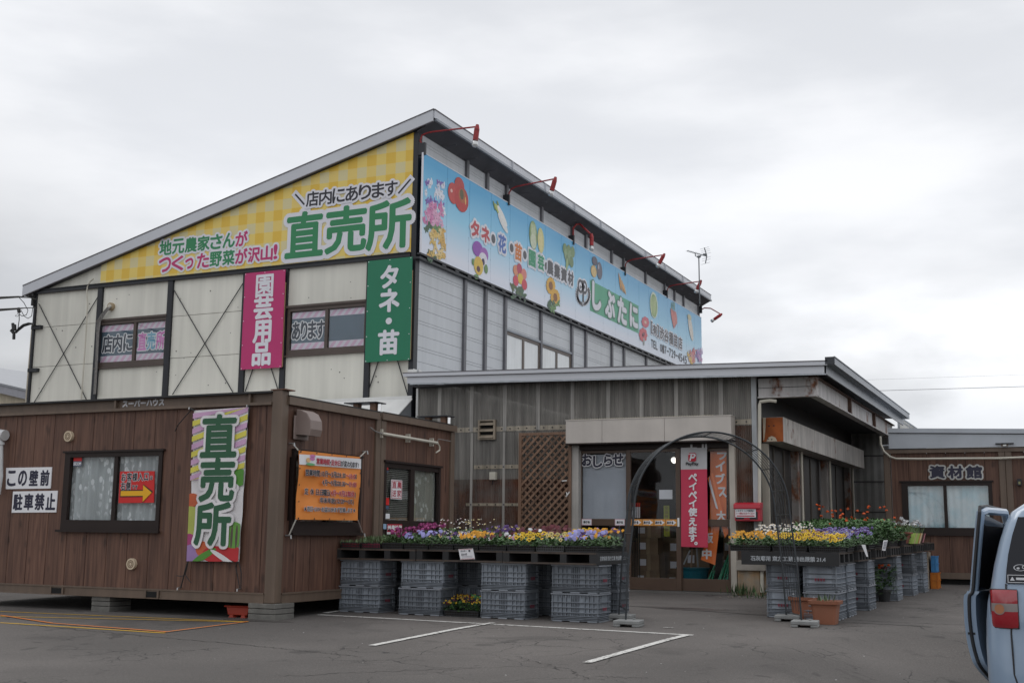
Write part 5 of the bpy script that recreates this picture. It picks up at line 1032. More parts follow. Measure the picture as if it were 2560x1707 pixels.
for ch, x, y, w_, h in (('[', 945, 985, 14, 120), ('有', 978, 1010, 40, 100), (']', 1008, 1022, 14, 120), ('渋', 1048, 1045, 42, 118), ('谷', 1096, 1070, 40, 116), ('種', 1145, 1095, 38, 116), ('苗', 1192, 1120, 38, 116), ('店', 1240, 1145, 38, 116)):
    a, e = c6(x-w_/2, y-h/2), c6(x+w_/2, y+h/2); put(t, ch, px_, a[0], e[0], a[1], e[1], 4, .012, (.05, 5))
for i, ch in enumerate('TEL 017-729-4545'):
    if ch == ' ': continue
    x = 950+i*23.2; y = 1150+i*11.3; h = 80 if ch != '-' else 10; w_ = 17; a, e = c6(x-w_/2, y-h/2), c6(x+w_/2, y+h/2); put(t, ch, px_, a[0], e[0], a[1], e[1], 4, .007)
for x, y in ((209, 560), (250, 570)):
    c = ax(*c6(x, y), XSg); ry = abs(ax(*c6(x+26, y), XSg).y-c.y); rz = abs(ax(*c6(x, y+68), XSg).z-c.z)
    t.ring((XSg+.009, c.y, c.z), Y_, Z_*(rz/ry), ry*.62, ry*1.05, 24, 4); t.ell((XSg+.008, c.y, c.z), Y_, Z_, ry*.63, rz*.63, 20, 5); t.ell((XSg+.004, c.y, c.z), Y_, Z_, ry*1.35, rz*1.3, 20, 5)
for ch, x in (('タ', 212), ('ネ', 252)): a, e = c6(x-11, 552), c6(x+11, 585); put(t, ch, ('x', XSg+.0095), a[0], e[0], a[1], e[1], 4, .004)
c = ax(*c6(237, 660), XSg); c2_ = ax(*c6(237, 725), XSg); t.pbox((XSg+.006, c.y-.05, c2_.z), (.002, 0, 0), (0, .10, 0), (0, 0, c.z-c2_.z+.35), 4)
for s_ in (-1, 1):
    for k in range(9):
        a = -1.35+k*.24; q = c6(237+s_*62*math.cos(a), 645-100*math.sin(a)); p = ax(*q, XSg); t.ell((XSg+.006, p.y, p.z), Y_, Z_, .13, .055, 8, 5); t.ell((XSg+.007, p.y, p.z), Y_*.8+Z_*.6*s_, Z_*.8-Y_*.6*s_, .09, .035, 8, 4)
t.build('lettering', [PR, PB, PO, PG, PD, PW, mat('print_panel_green', (.115, .40, .25), .5, var=.05), mat('print_dark_green', (.13, .26, .20), .5)], ls)
# ---- red flood lamps on brackets
LR = mat('lamp_red', (.33, .025, .028), .5, var=.4, vs=18, streak=.3)
def lamp(lab, y, pts, head, sw=None, rr=.017):
    l_ = thing('sign_lamp', lab, 'lamp', (XF+.1, y, 7), group='red lamps over the long sign'); P = [Vector((XF+.12 if i == 0 else ay(*p, y).x, y, ay(*p, y).z)) if sw is None else p for i, p in enumerate(pts)]
    MB().tube(P, rr, 8).build('arm', LR, l_); e = P[-1]; d = Vector(head).normalized(); h = MB()
    h.tube([e-d*.04, e+d*.05, e+d*.27], [.028, .052, .052], 12); h.build('housing', LR, l_, smooth=False)
    MB().tube([e+d*.27, e+d*.37, e+d*.40], [.042, .062, .035], 12).build('bulb', mat('lamp_bulb', (.62, .63, .63), .15, var=.1, metal=.5), l_, smooth=True)
    k = MB(); a = P[0]; k.box(XF, a.y-.03, a.z-.12, a.x+.03, a.y+.03, a.z+.12); k.build('bracket', BLACK, l_)
lamp('red gooseneck lamp on the building corner by the gable', YW-.02, ((1049.5, 374), (1050.5, 352), (1055, 339), (1068, 333), (1082, 330), (1193, 317)), (-.12, 0, -1))
yq = lambda x, y: ax(x, y, XF+.12).y
lamp('red gooseneck lamp above the daikon picture', yq(1271, 498), ((1271, 500), (1273, 482), (1279, 472), (1290, 467), (1388, 447)), (-.3, 0, -1))
y3 = yq(1433, 600); b3 = ax(1433, 600, XF+.12); e3 = ax(1479, 588, XF+.55)
lamp('short red lamp hanging low over the leaf vegetable picture', y3, (b3, b3+Vector((.0, .0, .30)), b3+Vector((.04, .1, .42)), b3+Vector((.08, .25, .46)), e3), (0, 0, -1), 1, .024)
lamp('red gooseneck lamp above the green name panel', yq(1562, 676), ((1562, 678), (1564, 660), (1570, 653), (1582, 649), (1660, 637)), (-.6, 0, -1))
lamp('red gooseneck lamp in front of the roof aerial', yq(1667, 733), ((1667, 735), (1669, 722), (1674, 716), (1684, 713), (1752, 703)), (-.5, 0, -1))
b6 = ax(1753, 774, XF+.12); e6 = ax(1803, 786, XF+1.2)
lamp('thin red lamp at the far end of the long sign', b6.y, (b6, b6+Vector((.1, .05, .06)), b6+Vector((.3, .1, .04)), e6), (-.8, 0, -.5), 1, .020)
# ---- aerial
YA = 34.; an = thing('roof_aerial', 'thin television aerial on a mast at the far end of the roof', 'aerial', ay(1749, 735, YA)); GM = mat('aerial_grey', (.16, .17, .18), .5, metal=.4)
MB().tube([ay(1749.5, 760, YA), ay(1747, 644, YA)], .018, 8).build('mast', GM, an)
z5 = lambda x, y, d=0.: ay(1640+x*.09374, 560+y*.09374, YA+d)
bm = MB(); bm.tube([z5(825, 712), z5(1350, 862)], .013, 6); bm.tube([z5(1290, 635), z5(1355, 850)], .016, 6); bm.tube([z5(1355, 850), z5(1320, 1050)], .016, 6); bm.tube([z5(1045, 775), z5(1050, 850), z5(1120, 885)], .015, 6); bm.tube([z5(1195, 820), z5(1185, 885)], .012, 6); bm.pbox(z5(1110, 905)+Vector((0, -.04, 0)), (.08, 0, 0), (0, .06, 0), (0, 0, .06)); bm.pbox(z5(1260, 850)+Vector((0, -.04, 0)), (.08, 0, 0), (0, .06, 0), (0, 0, .06)); bm.build('boom', GM, an)
el = MB()
for i in range(11): x = 835+i*42; y = 715+i*12; el.tube([z5(x-48, y+18, -.3), z5(x+48, y-18, .3)], .004, 4)
for x, y in ((1295, 640), (1315, 690), (1330, 735), (1348, 790), (1350, 895), (1338, 960), (1322, 1050)): el.tube([z5(x-115, y+35, -.4), z5(x+115, y-30, .4)], .004, 4)
el.build('element', GM, an)
# ---- cables, neighbours
w = MB()
for pts in (((90, 748), (75, 744), (46, 742), (0, 744.5), (-200, 750)), ((90, 769), (60, 770), (45, 771.5), (0, 774.5), (-200, 786))): w.tube([ay(*p, YW-.1-.8*i) for i, p in enumerate(pts)], [.012, .012, .022, .028, .028], 6)
for pts, r in ((((85, 813), (80, 809), (72, 808), (58, 812), (46, 822), (41, 829), (35, 832)), .022), (((85, 812), (76, 810), (60, 815), (46, 826), (40, 832)), .018), (((35, 832), (34.5, 848)), .035), (((32, 808), (33, 822), (28, 826), (34, 832)), .035), (((35, 812), (36, 826)), .05), (((48, 772), (48, 800), (44, 826)), .010), (((48, 744), (60, 757), (70, 776), (66, 787), (55, 790), (48, 785)), .008), (((53, 776), (60, 790), (70, 796), (79, 790), (82, 770), (86, 759)), .008), (((46, 770), (48, 781)), .04), (((41, 787), (38, 790), (44, 791), (48, 788), (43, 784)), .006)):
    w.tube([ay(*p, YW-.14) for p in pts], r, 6)
w.box(ay(78, 745, YW-.1).x, YW-.2, ay(78, 749, YW).z, ay(90, 745, YW).x, YW-.02, ay(78, 743, YW).z); w.box(ay(88, 757, YW).x, YW-.12, ay(88, 766, YW).z, ay(92, 757, YW).x, YW-.02, ay(88, 735, YW).z)
solo('service_cable', w, CABLE, 'black power cables and clamps hanging at the left end of the cream gable', 'cable', (XL, YW, 5))
for i, (a, e, lab) in enumerate((((1150, 1006), (3700, 932), 'lower overhead wire crossing the sky behind the right roofs'), ((1080, 985), (3700, 897), 'upper faint overhead wire crossing the sky behind the right roofs'))):
    solo('overhead_wire', MB().tube([ay(*a, 55), ay((a[0]+e[0])/2, (a[1]+e[1])/2+1, 57), ay(*e, 60)], .012 if i == 0 else .004, 5), mat('wire_grey', (.30, .30, .32), .6), lab, 'wire', ay(*a, 55))
nbx = thing('warehouse', 'beige warehouse with a grey roof edge behind the left end of the shop', 'building', (-45, 40, 0)); Yn = 36.
n_ = MB(); P = lambda x, y: ay(x, y, Yn); q0, q1 = P(-500, 840), P(160, 993)
n_.prism([(q0.x, Yn, 0), (q1.x, Yn, 0), (q1.x, Yn, q1.z-.35), (q0.x, Yn, q0.z-.35)], (0, 14, 0), 0)
x = q0.x
while x < q1.x: n_.box(x, Yn-.02, 0, x+.03, Yn-.001, 3, 1); x += .45
n_.build('wall', [mat('beige_cladding', (.50, .44, .33), .6, streak=.2), mat('cladding_rib', (.36, .31, .23), .7)], nbx)
r = MB(); r.prism([(q0.x, Yn-.3, q0.z-.42), (q1.x, Yn-.3, q1.z-.42), (q1.x, Yn-.3, q1.z-.09), (q0.x, Yn-.3, q0.z-.09)], (0, 14.6, 0), 0); r.prism([(q0.x, Yn-.34, q0.z-.085), (q1.x, Yn-.34, q1.z-.085), (q1.x, Yn-.34, q1.z), (q0.x, Yn-.34, q0.z)], (0, 14.7, 0), 1); r.build('roof', [mat('grey_fascia', (.30, .30, .33), .5), ROOF], nbx)
gh = thing('greenhouse', 'pale glazed greenhouse roof behind the shed gutter', 'greenhouse', (-3, 30, 0)); g_ = MB(); P = lambda x, y, Y=29.5: ay(x, y, Y)
a, e = P(2246, 1040), P(2310, 1084); g_.add([a, e, (e.x, 34, e.z), (a.x, 34, a.z)], [(0, 1, 2, 3)], 0); g_.add([a, e, (e.x, e.y, 0), (a.x, a.y, 0)], [(0, 1, 2, 3)], 0)
g_.build('glazing', sheet_mat('greenhouse_film', (.55, .60, .64), .45), gh)
fr = MB(); fr.bar(a, e, .04, .04); fr.bar(P(2246, 1048), P(2300, 1085), .03, .03); fr.bar(e, (e.x, e.y, 0), .05, .05); fr.bar(a, (a.x, a.y, 0), .05, .05); fr.build('frame', GALV, gh)
# ================================================================ crates, pallets
CRG = mat('crate_grey', (.250, .278, .315), .55, var=.14, vs=5, streak=.3, objvar=.32); CRG2 = mat('crate_rim', (.235, .255, .285), .55, var=.15, objvar=.18); CRED = mat('crate_print', (.30, .03, .06), .6, var=.3, vs=30)
def crate_mesh(l, d, h):
    b = MB(); r = MB(); t = .022; b.box(-l/2+t, -d/2+t, .012, l/2-t, d/2-t, h-.02)
    for sx, L_, Dp in ((0, l, d), (1, d, l)):
        for sg in (-1, 1):
            def bx(u0, u1, z0, z1, p=t, mi=0):
                if sx == 0: y0 = sg*(Dp/2-t); b.box(u0, y0, z0, u1, y0+sg*p, z1, mi)
                else: x0 = sg*(Dp/2-t); b.box(x0, u0, z0, x0+sg*p, u1, z1, mi)
            n = 4 if sx == 0 else 2
            vs = [-L_/2+.012, L_/2-.020]+[-L_/2+.02+(L_/2-.085)*i/n for i in range(1, n)]+[.065+(L_/2-.085)*i/n for i in range(1, n)]+[-.055, -.035, -.01, .015, .038]
            if sx: vs = [-L_/2+.012, L_/2-.02, -L_/2+.05, L_/2-.058]
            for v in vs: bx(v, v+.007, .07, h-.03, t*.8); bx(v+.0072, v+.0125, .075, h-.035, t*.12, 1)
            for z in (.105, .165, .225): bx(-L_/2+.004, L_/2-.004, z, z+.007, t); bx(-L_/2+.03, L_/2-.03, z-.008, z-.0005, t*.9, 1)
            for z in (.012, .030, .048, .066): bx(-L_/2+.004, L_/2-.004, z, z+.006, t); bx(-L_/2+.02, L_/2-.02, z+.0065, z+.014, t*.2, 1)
            k = int((L_-.18)/.022)
            for i in range(k):
                u = -L_/2+.07+i*.022
                if abs(u) > .06: bx(u, u+.006, h-.055, h-.02, t*.7)
    for sg in (-1, 1):
        r.box(-l/2-.004, sg*d/2-sg*.016, h-.020, l/2+.004, sg*d/2+sg*.004, h-.004); r.box(sg*l/2-sg*.016, -d/2+.0165, h-.020, sg*l/2+sg*.004, d/2-.0165, h-.004)
    for sg in (-1, 1):
        for u in (-l/2+.02, -.06, l/2-.14): r.box(u, sg*d/2-sg*.018, .0, u+.12, sg*d/2, .011)
        r.box(sg*l/2-sg*.018, -d/2+.03, 0, sg*l/2, d/2-.03, .011)
    p = MB()
    for sg in (-1, 1):
        x = sg*(l/2-.001)
        for i in range(4):
            y = -.05+i*.034
            for a, e in ((0, .006), (.011, .017), (.022, .028)): p.box(x, y-.012, .135+a, x+sg*.002, y+.012, .135+e)
            p.box(x, y-.003, .130, x+sg*.002, y+.003, .168)
    return b, r, p
_cb, _cr, _cp = crate_mesh(.61, .42, .335); CRATE = [None]
def crate(x, y, z, rz, lab, grp):
    if CRATE[0] is None:
        t = thing('plastic_crate', lab, 'crate', (x, y, z), rz, grp); mw = MATRIX[t.name]
        for nm, m_, mt in (('body', _cb, [CRG, mat('crate_groove_shade', (.085, .095, .108), .8, var=.2)]), ('rim', _cr, CRG2), ('print', _cp, CRED)):  # second body colour paints the shadow lines beside and under the ribs
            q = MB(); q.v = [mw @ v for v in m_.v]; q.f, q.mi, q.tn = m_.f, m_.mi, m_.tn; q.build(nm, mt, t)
        CRATE[0] = t; return t
    return dup(CRATE[0], (x, y, z), rz, lab, grp)
CW, CD, CHT = .61, .42, .335
GL_ = 'grey crates under the left flower table'; GR_ = 'grey crates under the right flower table'
for i, (x0, nm) in enumerate(((-8.735, 'nearest the cabin'), (-7.82, 'second from the cabin'), (-6.67, 'right of the floor violas'), (-5.715, 'beside the arch foot'))):
    cx, cy = x0+CW/2, 13.42+CD/2; z = gz(cx, cy)
    for k, w_ in enumerate(('bottom', 'top')): crate(cx+random.uniform(-.012, .012), cy+random.uniform(-.01, .015), z+k*CHT, random.uniform(-.03, .03), '%s grey plastic crate of the front stack %s' % (w_, nm), GL_)
for i, (x0, nm) in enumerate(((-8.55, 'behind the stack by the cabin'), (-7.42, 'behind the floor violas'), (-6.28, 'left of the last front stack'), (-5.72, 'behind the stack beside the arch foot'))):
    cx, cy = x0+CW/2, 14.10+CD/2; z = gz(cx, cy)
    for k, w_ in enumerate(('bottom', 'top')): crate(cx, cy, z+k*CHT, random.uniform(-.03, .03), '%s grey shaded crate of the rear stack %s' % (w_, nm), GL_)
def xe_(y): return -2.635+.05*(y-15.05)
def yfor(p):
    y = 16.
    for _ in range(25): y = .5*y+.5*ax(p, 1500, xe_(y)).y
    return y
ycs = [15.05]+[yfor(p) for p in (2118.5, 2171, 2199, 2243, 2283, 2308)]
nms = ('at the front right corner of the right table', 'second from the front of the right table', 'just before the first marigold pot', 'between the two marigold pots', 'behind the second marigold pot', 'second from the far end of the right table', 'at the far end of the right table')
for y0, nm, off in zip(ycs, nms, (0, 0, 0, -.16, 0, 0, .02)):
    cx, cy = xe_(y0+.3)-CD/2+off, y0+CW/2; z = gz(cx, cy)
    for k, w_ in enumerate(('bottom', 'top')): crate(cx, cy, z+k*CHT, math.pi/2+random.uniform(-.015, .015), '%s grey plastic crate of the stack %s' % (w_, nm), GR_)
cx, cy = -3.33, 15.22+CW/2
for k, w_ in enumerate(('bottom', 'top')): crate(cx, cy, gz(cx, cy)+k*CHT, math.pi/2, '%s grey plastic crate behind the right arch leg' % w_, GR_)
def pallet(x0, y0, w_, d_, z, lab, grp, mats, nst=4, along='y'):
    t = thing('pallet', lab, 'pallet', (x0+w_/2, y0+d_/2, z), 0, grp); h = .145
    dk = MB(); st = MB(); bt = MB(); n = 7
    for i in range(n):
        if along == 'y': a = y0+(d_-.10)*i/(n-1); dk.box(x0, a, z+h-.022, x0+w_, a+.095, z+h, 0, random.uniform(.7, 1.3))
        else: a = x0+(w_-.10)*i/(n-1); dk.box(a, y0, z+h-.022, a+.095, y0+d_, z+h, 0, random.uniform(.7, 1.3))
    for i in range(3):
        if along == 'y': a = y0+(d_-.10)*i/2; bt.box(x0, a, z, x0+w_, a+.095, z+.02, 0, random.uniform(.8, 1.5))
        else: a = x0+(w_-.10)*i/2; bt.box(a, y0, z, a+.095, y0+d_, z+.02, 0, random.uniform(.8, 1.5))
    for i in range(nst):
        if along == 'y': a = x0+(w_-.085)*i/(nst-1); st.box(a, y0+.002, z+.0205, a+.085, y0+d_-.002, z+h-.0225, 0, random.uniform(.6, 1.2))
        else: a = y0+(d_-.085)*i/(nst-1); st.box(x0+.002, a, z+.0205, x0+w_-.002, a+.085, z+h-.0225, 0, random.uniform(.6, 1.2))
    dk.build('deck', mats[0], t); st.build('stringer', mats[1], t); bt.build('bottom_board', mats[2], t); return t
PT = 'pallets carrying the flower trays'; LX0, LX1, LY0 = -8.78, -5.12, 13.36; pw = (LX1-LX0)/3
ZL = gz(-7, 13.6)+2*CHT
pallet(LX0, LY0, pw-.01, 1.08, ZL, 'dark wooden pallet at the cabin end of the left flower table', PT, (PAL, PALD, PAL)); pallet(LX0+pw, LY0+.01, pw-.01, 1.08, ZL+.002, 'dark wooden pallet in the middle of the left flower table behind the price card', PT, (PAL, PALD, PAL))
p3 = pallet(LX0+2*pw, LY0, pw, 1.08, ZL, 'black pallet with white stencilled side at the arch end of the left flower table', PT, (PAL, PALD, PAL))
MB().box(LX1, LY0, ZL+.003, LX1+.018, LY0+1.08, ZL+.143).build('side_board', PALD, p3)
STW = mat('stencil_white', (.36, .38, .40), .7, var=.45, vs=40)
o = MB(); letter(o, '石灰専用 東方工業 持出厳禁 21.4', (LX1+.020, LY0+.54, ZL+.075), Y_, Z_, .92, .052, 0, .003, lift=.001); o.build('lettering', STW, p3)
RX0, RX1 = -3.78, -2.58; ZR = lambda y: gz(-3, y)+2*CHT
p4 = pallet(RX0, 14.97, RX1-RX0, 1.1, ZR(15.4), 'black pallet with white stencilled front at the near end of the right flower table', PT, (PAL, PALD, PALD), along='x')
MB().box(RX0, 14.95, ZR(15.4)-.02, RX1, 14.969, ZR(15.4)+.143).build('side_board', PALD, p4)
o = MB(); letter(o, '石灰専用 東方工業 持出厳禁 21.4', (-3.20, 14.949, ZR(15.4)+.060), X_, Z_, .92, .058, 0, .003, lift=.001); o.build('lettering', STW, p4)
for i, (y, nm) in enumerate(((16.09, 'second from the near end'), (17.21, 'third from the near end'), (18.33, 'under the bushy marigolds'), (19.45, 'before the striped planter'), (20.57, 'under the striped planter'), (21.69, 'at the far end'))):
    pallet(RX0+.05*(y-15), y, RX1-RX0, 1.1, ZR(y+.5), 'brown wooden pallet %s of the right flower table' % nm, PT, (PAL, PALD, PAL), 5, 'x')
# ================================================================ flowers
LEAF = mat('leaf', (.052, .115, .032), .55, var=.25, vs=9, tone=True); LEAF2 = mat('leaf_pale', (.11, .17, .075), .55, var=.25, vs=9, tone=True)
def petal(n, c): return mat('petal_'+n, tuple(v*.88 for v in c), .6, var=.08, vs=20, tone=True)
PY, PO_, PLV, PVI, PWH, PMA, PMG, PPK, PCR, PEYE, POR = petal('yellow', (.84, .54, .014)), petal('deep_yellow', (.72, .33, .010)), petal('lavender', (.33, .32, .66)), petal('violet', (.10, .035, .24)), petal('white', (.72, .72, .74)), petal('maroon', (.11, .008, .018)), petal('magenta', (.36, .045, .20)), petal('pink', (.58, .30, .44)), petal('cream', (.66, .54, .20)), petal('eye', (.030, .008, .014)), petal('orange', (.70, .10, .006))
PM = [LEAF, LEAF2, PY, PO_, PLV, PVI, PWH, PMA, PMG, PPK, PCR, PEYE, POR]; YE_, OY, LV_, VI, WH, MA, MG_, PK, CR, EY, OR = range(2, 13)
rf = random.Random(31)
def leaf(mb, p, d, l, w, m, tn):
    d = Vector(d).normalized(); s = d.cross(Z_); s = s.normalized() if s.length > .05 else X_; n = s.cross(d); p = Vector(p)
    mb.add([p, p+d*l*.5+s*w-n*w*.3, p+d*l, p+d*l*.5-s*w-n*w*.3, p+d*l*.5], [(0, 1, 4), (1, 2, 4), (2, 3, 4), (3, 0, 4)], m, tn)
def pansy(mb, p, n, r, c1, c2=None, eye=True):
    n = Vector(n).normalized(); u = Z_-n*Z_.dot(n); u.normalize(); s = u.cross(n); p = Vector(p); tn = rf.uniform(.75, 1.15)
    for i, (a, rr, cc) in enumerate(((60, .62, c2 or c1), (120, .62, c2 or c1), (5, .6, c1), (175, .6, c1), (-90, .70, c1))):
        t = math.radians(a+rf.uniform(-8, 8)); c = p+(s*math.cos(t)+u*math.sin(t))*r*.48+n*(.0008*i)
        mb.add([c]+[c+(s*math.cos(k*1.0472)+u*math.sin(k*1.0472))*r*rr-n*r*.12*rf.random() for k in range(6)], [(0, k+1, (k+1) % 6+1) for k in range(6)], cc, tn*rf.uniform(.9, 1.1))
    if eye:
        for t in (-90, 10, 170): t = math.radians(t); c = p+(s*math.cos(t)+u*math.sin(t))*r*.25+n*.006; mb.poly([c+(s*math.cos(k*1.257)+u*math.sin(k*1.257))*r*.27 for k in range(5)], EY)
        mb.poly([p+n*.008+(s*math.cos(k*1.57)+u*math.sin(k*1.57))*r*.10 for k in range(4)], YE_)
def ball(mb, p, r, c, n=9):
    for k in range(n*2):
        d = Vector((rf.gauss(0, 1), rf.gauss(0, 1), abs(rf.gauss(0, 1)))).normalized(); q = Vector(p)+d*r*rf.uniform(.3, .9); s = d.orthogonal().normalized(); t = d.cross(s); mb.poly([q+(s*math.cos(a*1.257)+t*math.sin(a*1.257))*r*.5 for a in range(5)], c, rf.uniform(.6, 1.2))
def daisy(mb, p, n, r, c, ce):
    n = Vector(n).normalized(); s = n.orthogonal().normalized(); t = n.cross(s); p = Vector(p); vs = [p]
    for k in range(16): a = k*math.pi/8; vs.append(p+(s*math.cos(a)+t*math.sin(a))*r*(1 if k % 2 else .55))
    mb.add(vs, [(0, k+1, (k+1) % 16+1) for k in range(16)], c, rf.uniform(.85, 1.1)); mb.poly([p+n*.004+(s*math.cos(k*1.05)+t*math.sin(k*1.05))*r*.3 for k in range(6)], ce)
TRB = mat('tray_black', (.020, .021, .023), .5, var=.2); TRG = mat('tray_grey', (.075, .078, .080), .5, var=.2); SOIL = mat('potting_soil', (.030, .022, .016), .95, var=.3, vs=30, bump=.5); POTR = mat('pot_red', (.25, .020, .035), .5, var=.2); POTP = mat('pot_crimson', (.36, .020, .075), .5, var=.15)
def basket(t, x0, x1, y0, y1, z, h, m, inner=None):
    b = MB(); e = .012
    b.box(x0+e, y0+e, z, x1-e, y1-e, z+.006); b.box(x0, y0, z+h-.012, x1, y0+.012, z+h); b.box(x0, y1-.012, z+h-.012, x1, y1, z+h); b.box(x0, y0+.0121, z+h-.012, x0+.012, y1-.0121, z+h); b.box(x1-.012, y0+.0121, z+h-.012, x1, y1-.0121, z+h)
    for k, zz in enumerate((z+.006, z+h*.42)):
        q = .008-k*.003; b.box(x0+q, y0+q, zz, x1-q, y0+q+.006, zz+.009); b.box(x1-q-.006, y0+q+.0061, zz, x1-q, y1-q, zz+.009); b.box(x0+q, y0+q+.0061, zz, x0+q+.006, y1-q, zz+.009)
    nx = max(6, int((x1-x0)/.024)); ny = max(6, int((y1-y0)/.024))
    for i in range(nx+1): u = x0+.010+(x1-x0-.026)*i/nx; b.pbox((u, y0+.008, z+.006), (.006, 0, 0), (0, .005, 0), (0, -.006, h-.019))
    for i in range(ny+1): u = y0+.012+(y1-y0-.028)*i/ny; b.pbox((x1-.014, u, z+.006), (.005, 0, 0), (0, .006, 0), (.006, 0, h-.019)); b.pbox((x0+.009, u, z+.006), (.005, 0, 0), (0, .006, 0), (-.006, 0, h-.019))
    b.build('basket', m, t); s = MB(); s.box(x0+.018, y0+.018, z+.007, x1-.018, y1-.018, z+h*.8); s.build('soil' if inner is None else 'pots', inner or SOIL, t)
def tray(lab, x0, x1, y0, y1, z, spec, cat='flower tray', grp='flower trays on the left table', bas=TRB, inner=None, h=.075, nm='flower_tray'):
    t = thing(nm, lab, cat, ((x0+x1)/2, (y0+y1)/2, z), 0, grp)
    if bas: basket(t, x0, x1, y0, y1, z, h, bas, inner)
    zt_ = z+h*.7; A = (x1-x0)*(y1-y0); F = MB(); B = MB(); fh = spec.get('h', .10)
    pos = lambda e=.0: (rf.uniform(x0-e, x1+e), rf.uniform(y0-e, y1+e))
    for i in range(int(A*spec.get('leaf', 2600))):
        x, y = pos(.02); ed = min(1, min(x-x0, x1-x, y-y0, y1-y)/.06+.55); hh = rf.random()**.6*fh*ed; a = rf.uniform(0, 6.283); el = rf.uniform(-.2, .9)
        if spec.get('blade'): leaf(F, (x, y, zt_), (math.cos(a)*.45, math.sin(a)*.45, 1), rf.uniform(.6, 1.1)*fh, .007, rf.choice((0, 1, 1)), rf.uniform(.6, 1.25))
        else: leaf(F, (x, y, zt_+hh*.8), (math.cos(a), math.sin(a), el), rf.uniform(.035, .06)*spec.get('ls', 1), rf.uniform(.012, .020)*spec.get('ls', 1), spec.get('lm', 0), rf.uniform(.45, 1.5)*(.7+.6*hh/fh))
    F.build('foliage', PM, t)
    for n_, fn in spec.get('fl', ()):
        for i in range(int(n_*spec.get('k', 1.4))):
            x, y = pos(.01); q = (x, y, zt_+fh*(.72+.5*min(1, (y-y0)/.3))*rf.uniform(.8, 1.05)+spec.get('lift', .02)); n3 = (rf.gauss(.18, .35), -1+rf.gauss(0, .3), rf.uniform(.2, 1.1)); fn(B, q, n3)
    if B.v: B.build('blossoms', PM, t)
    return t
P_ = lambda c1, c2=None, r=.028, eye=True: (lambda b, q, n: pansy(b, q, n, r*.72*rf.uniform(.7, 1.2), c1, c2, eye))
BL = lambda c, r=.026: (lambda b, q, n: ball(b, q, r, c)); DS = lambda c, ce, r=.016: (lambda b, q, n: daisy(b, q, (n[0], n[1], n[2]+1.2), r*rf.uniform(.8, 1.2), c, ce))
ZT = ZL+.147; fy0, fy1, by0, by1 = LY0+.01, LY0+.52, LY0+.55, LY0+1.06
xp = lambda p: ay(p, 1370, LY0).x
front = [(849, 899, 'first tray from the cabin, red pots of pale sprouts', dict(h=.07, leaf=900, blade=1), TRB, POTR), (900.5, 950, 'tray of crimson pots with grassy green leaves beside the cabin', dict(h=.12, leaf=1500, blade=1), TRB, POTP),
 (952, 1006, 'tray of magenta double flowers in the front row', dict(h=.15, leaf=2200, ls=.9, fl=((15, BL(MG_, .034)), (6, BL(MA, .026)))), TRB, None), (1008, 1068.5, 'tray of pale lavender pansies left of the price card', dict(h=.13, fl=((16, P_(LV_, None, .036, False)), (9, P_(VI, LV_, .03)))), TRB, None),
 (1070, 1132, 'tray of small purple and cream violas left of the price card', dict(h=.12, fl=((10, P_(VI, VI, .026)), (8, P_(CR, VI, .024)), (5, P_(WH, VI, .024)))), TRB, None), (1133.5, 1194, 'tray of plain golden yellow pansies above the price card', dict(h=.12, fl=((26, P_(OY, None, .034, False)), (4, P_(WH, LV_, .028)))), TRB, None),
 (1195, 1264, 'tray with mostly green leaves and few maroon flowers right of the price card', dict(h=.11, leaf=3000, fl=((7, P_(MA, None, .03, False)), (3, P_(WH, None, .03, False)))), TRB, None), (1265.5, 1336, 'tray of large yellow pansies with dark faces', dict(h=.12, fl=((25, P_(YE_, None, .037)), (3, P_(PK, None, .034, False)))), TRB, None),
 (1337.5, 1409, 'grey lattice tray of cream and yellow violas with dark faces', dict(h=.12, fl=((20, P_(CR, None, .029)), (7, P_(YE_, VI, .027)))), TRG, None), (1411, 1494, 'tray of blue lavender pansies at the arch end', dict(h=.14, leaf=3000, fl=((22, P_(LV_, None, .038, False)), (9, P_(VI, LV_, .034)), (5, P_(OY, None, .03, False)))), TRB, None)]
for a, e, lab, sp_, bs_, inn in front: tray(lab, xp(a), xp(e), fy0, fy1, ZT, sp_, bas=bs_, inner=inn)
xb_ = [LX0+.02+i*.363 for i in range(11)]
back = [('rear tray of grassy sprouts beside the cabin', dict(h=.13, leaf=1400, blade=1)), ('rear tray of narrow green leaves behind the crimson pots', dict(h=.16, leaf=1600, blade=1)), ('rear tray of tall magenta flowers', dict(h=.20, fl=((20, BL(MG_, .034)),))), ('rear tray of leafy stems with white buds', dict(h=.26, ls=.8, lm=0, fl=((16, DS(WH, CR, .014)), (6, DS(PK, CR, .012))))), ('rear tray of leafy stems with pale yellow buds', dict(h=.25, ls=.8, fl=((16, DS(CR, WH, .014)), (5, DS(WH, CR, .013))))), ('rear tray of purple violas', dict(h=.19, fl=((18, P_(VI, None, .027)), (6, P_(CR, VI, .025))))),
 ('rear tray of white pansies', dict(h=.17, fl=((7, P_(WH, None, .038, False)), (12, P_(MA, None, .034, False))))), ('rear tray of dark maroon pansies', dict(h=.19, fl=((32, P_(MA, None, .036, False)),))), ('rear tray of rose and yellow pansies', dict(h=.16, fl=((10, P_(PK, None, .034, False)), (16, P_(YE_, None, .034))))), ('rear tray of golden pansies at the arch end', dict(h=.17, fl=((30, P_(OY, None, .034, False)), (5, P_(VI, None, .03)))))]
for i, (lab, sp_) in enumerate(back): tray(lab, xb_[i], xb_[i+1]-.012, by0, by1, ZT, sp_)
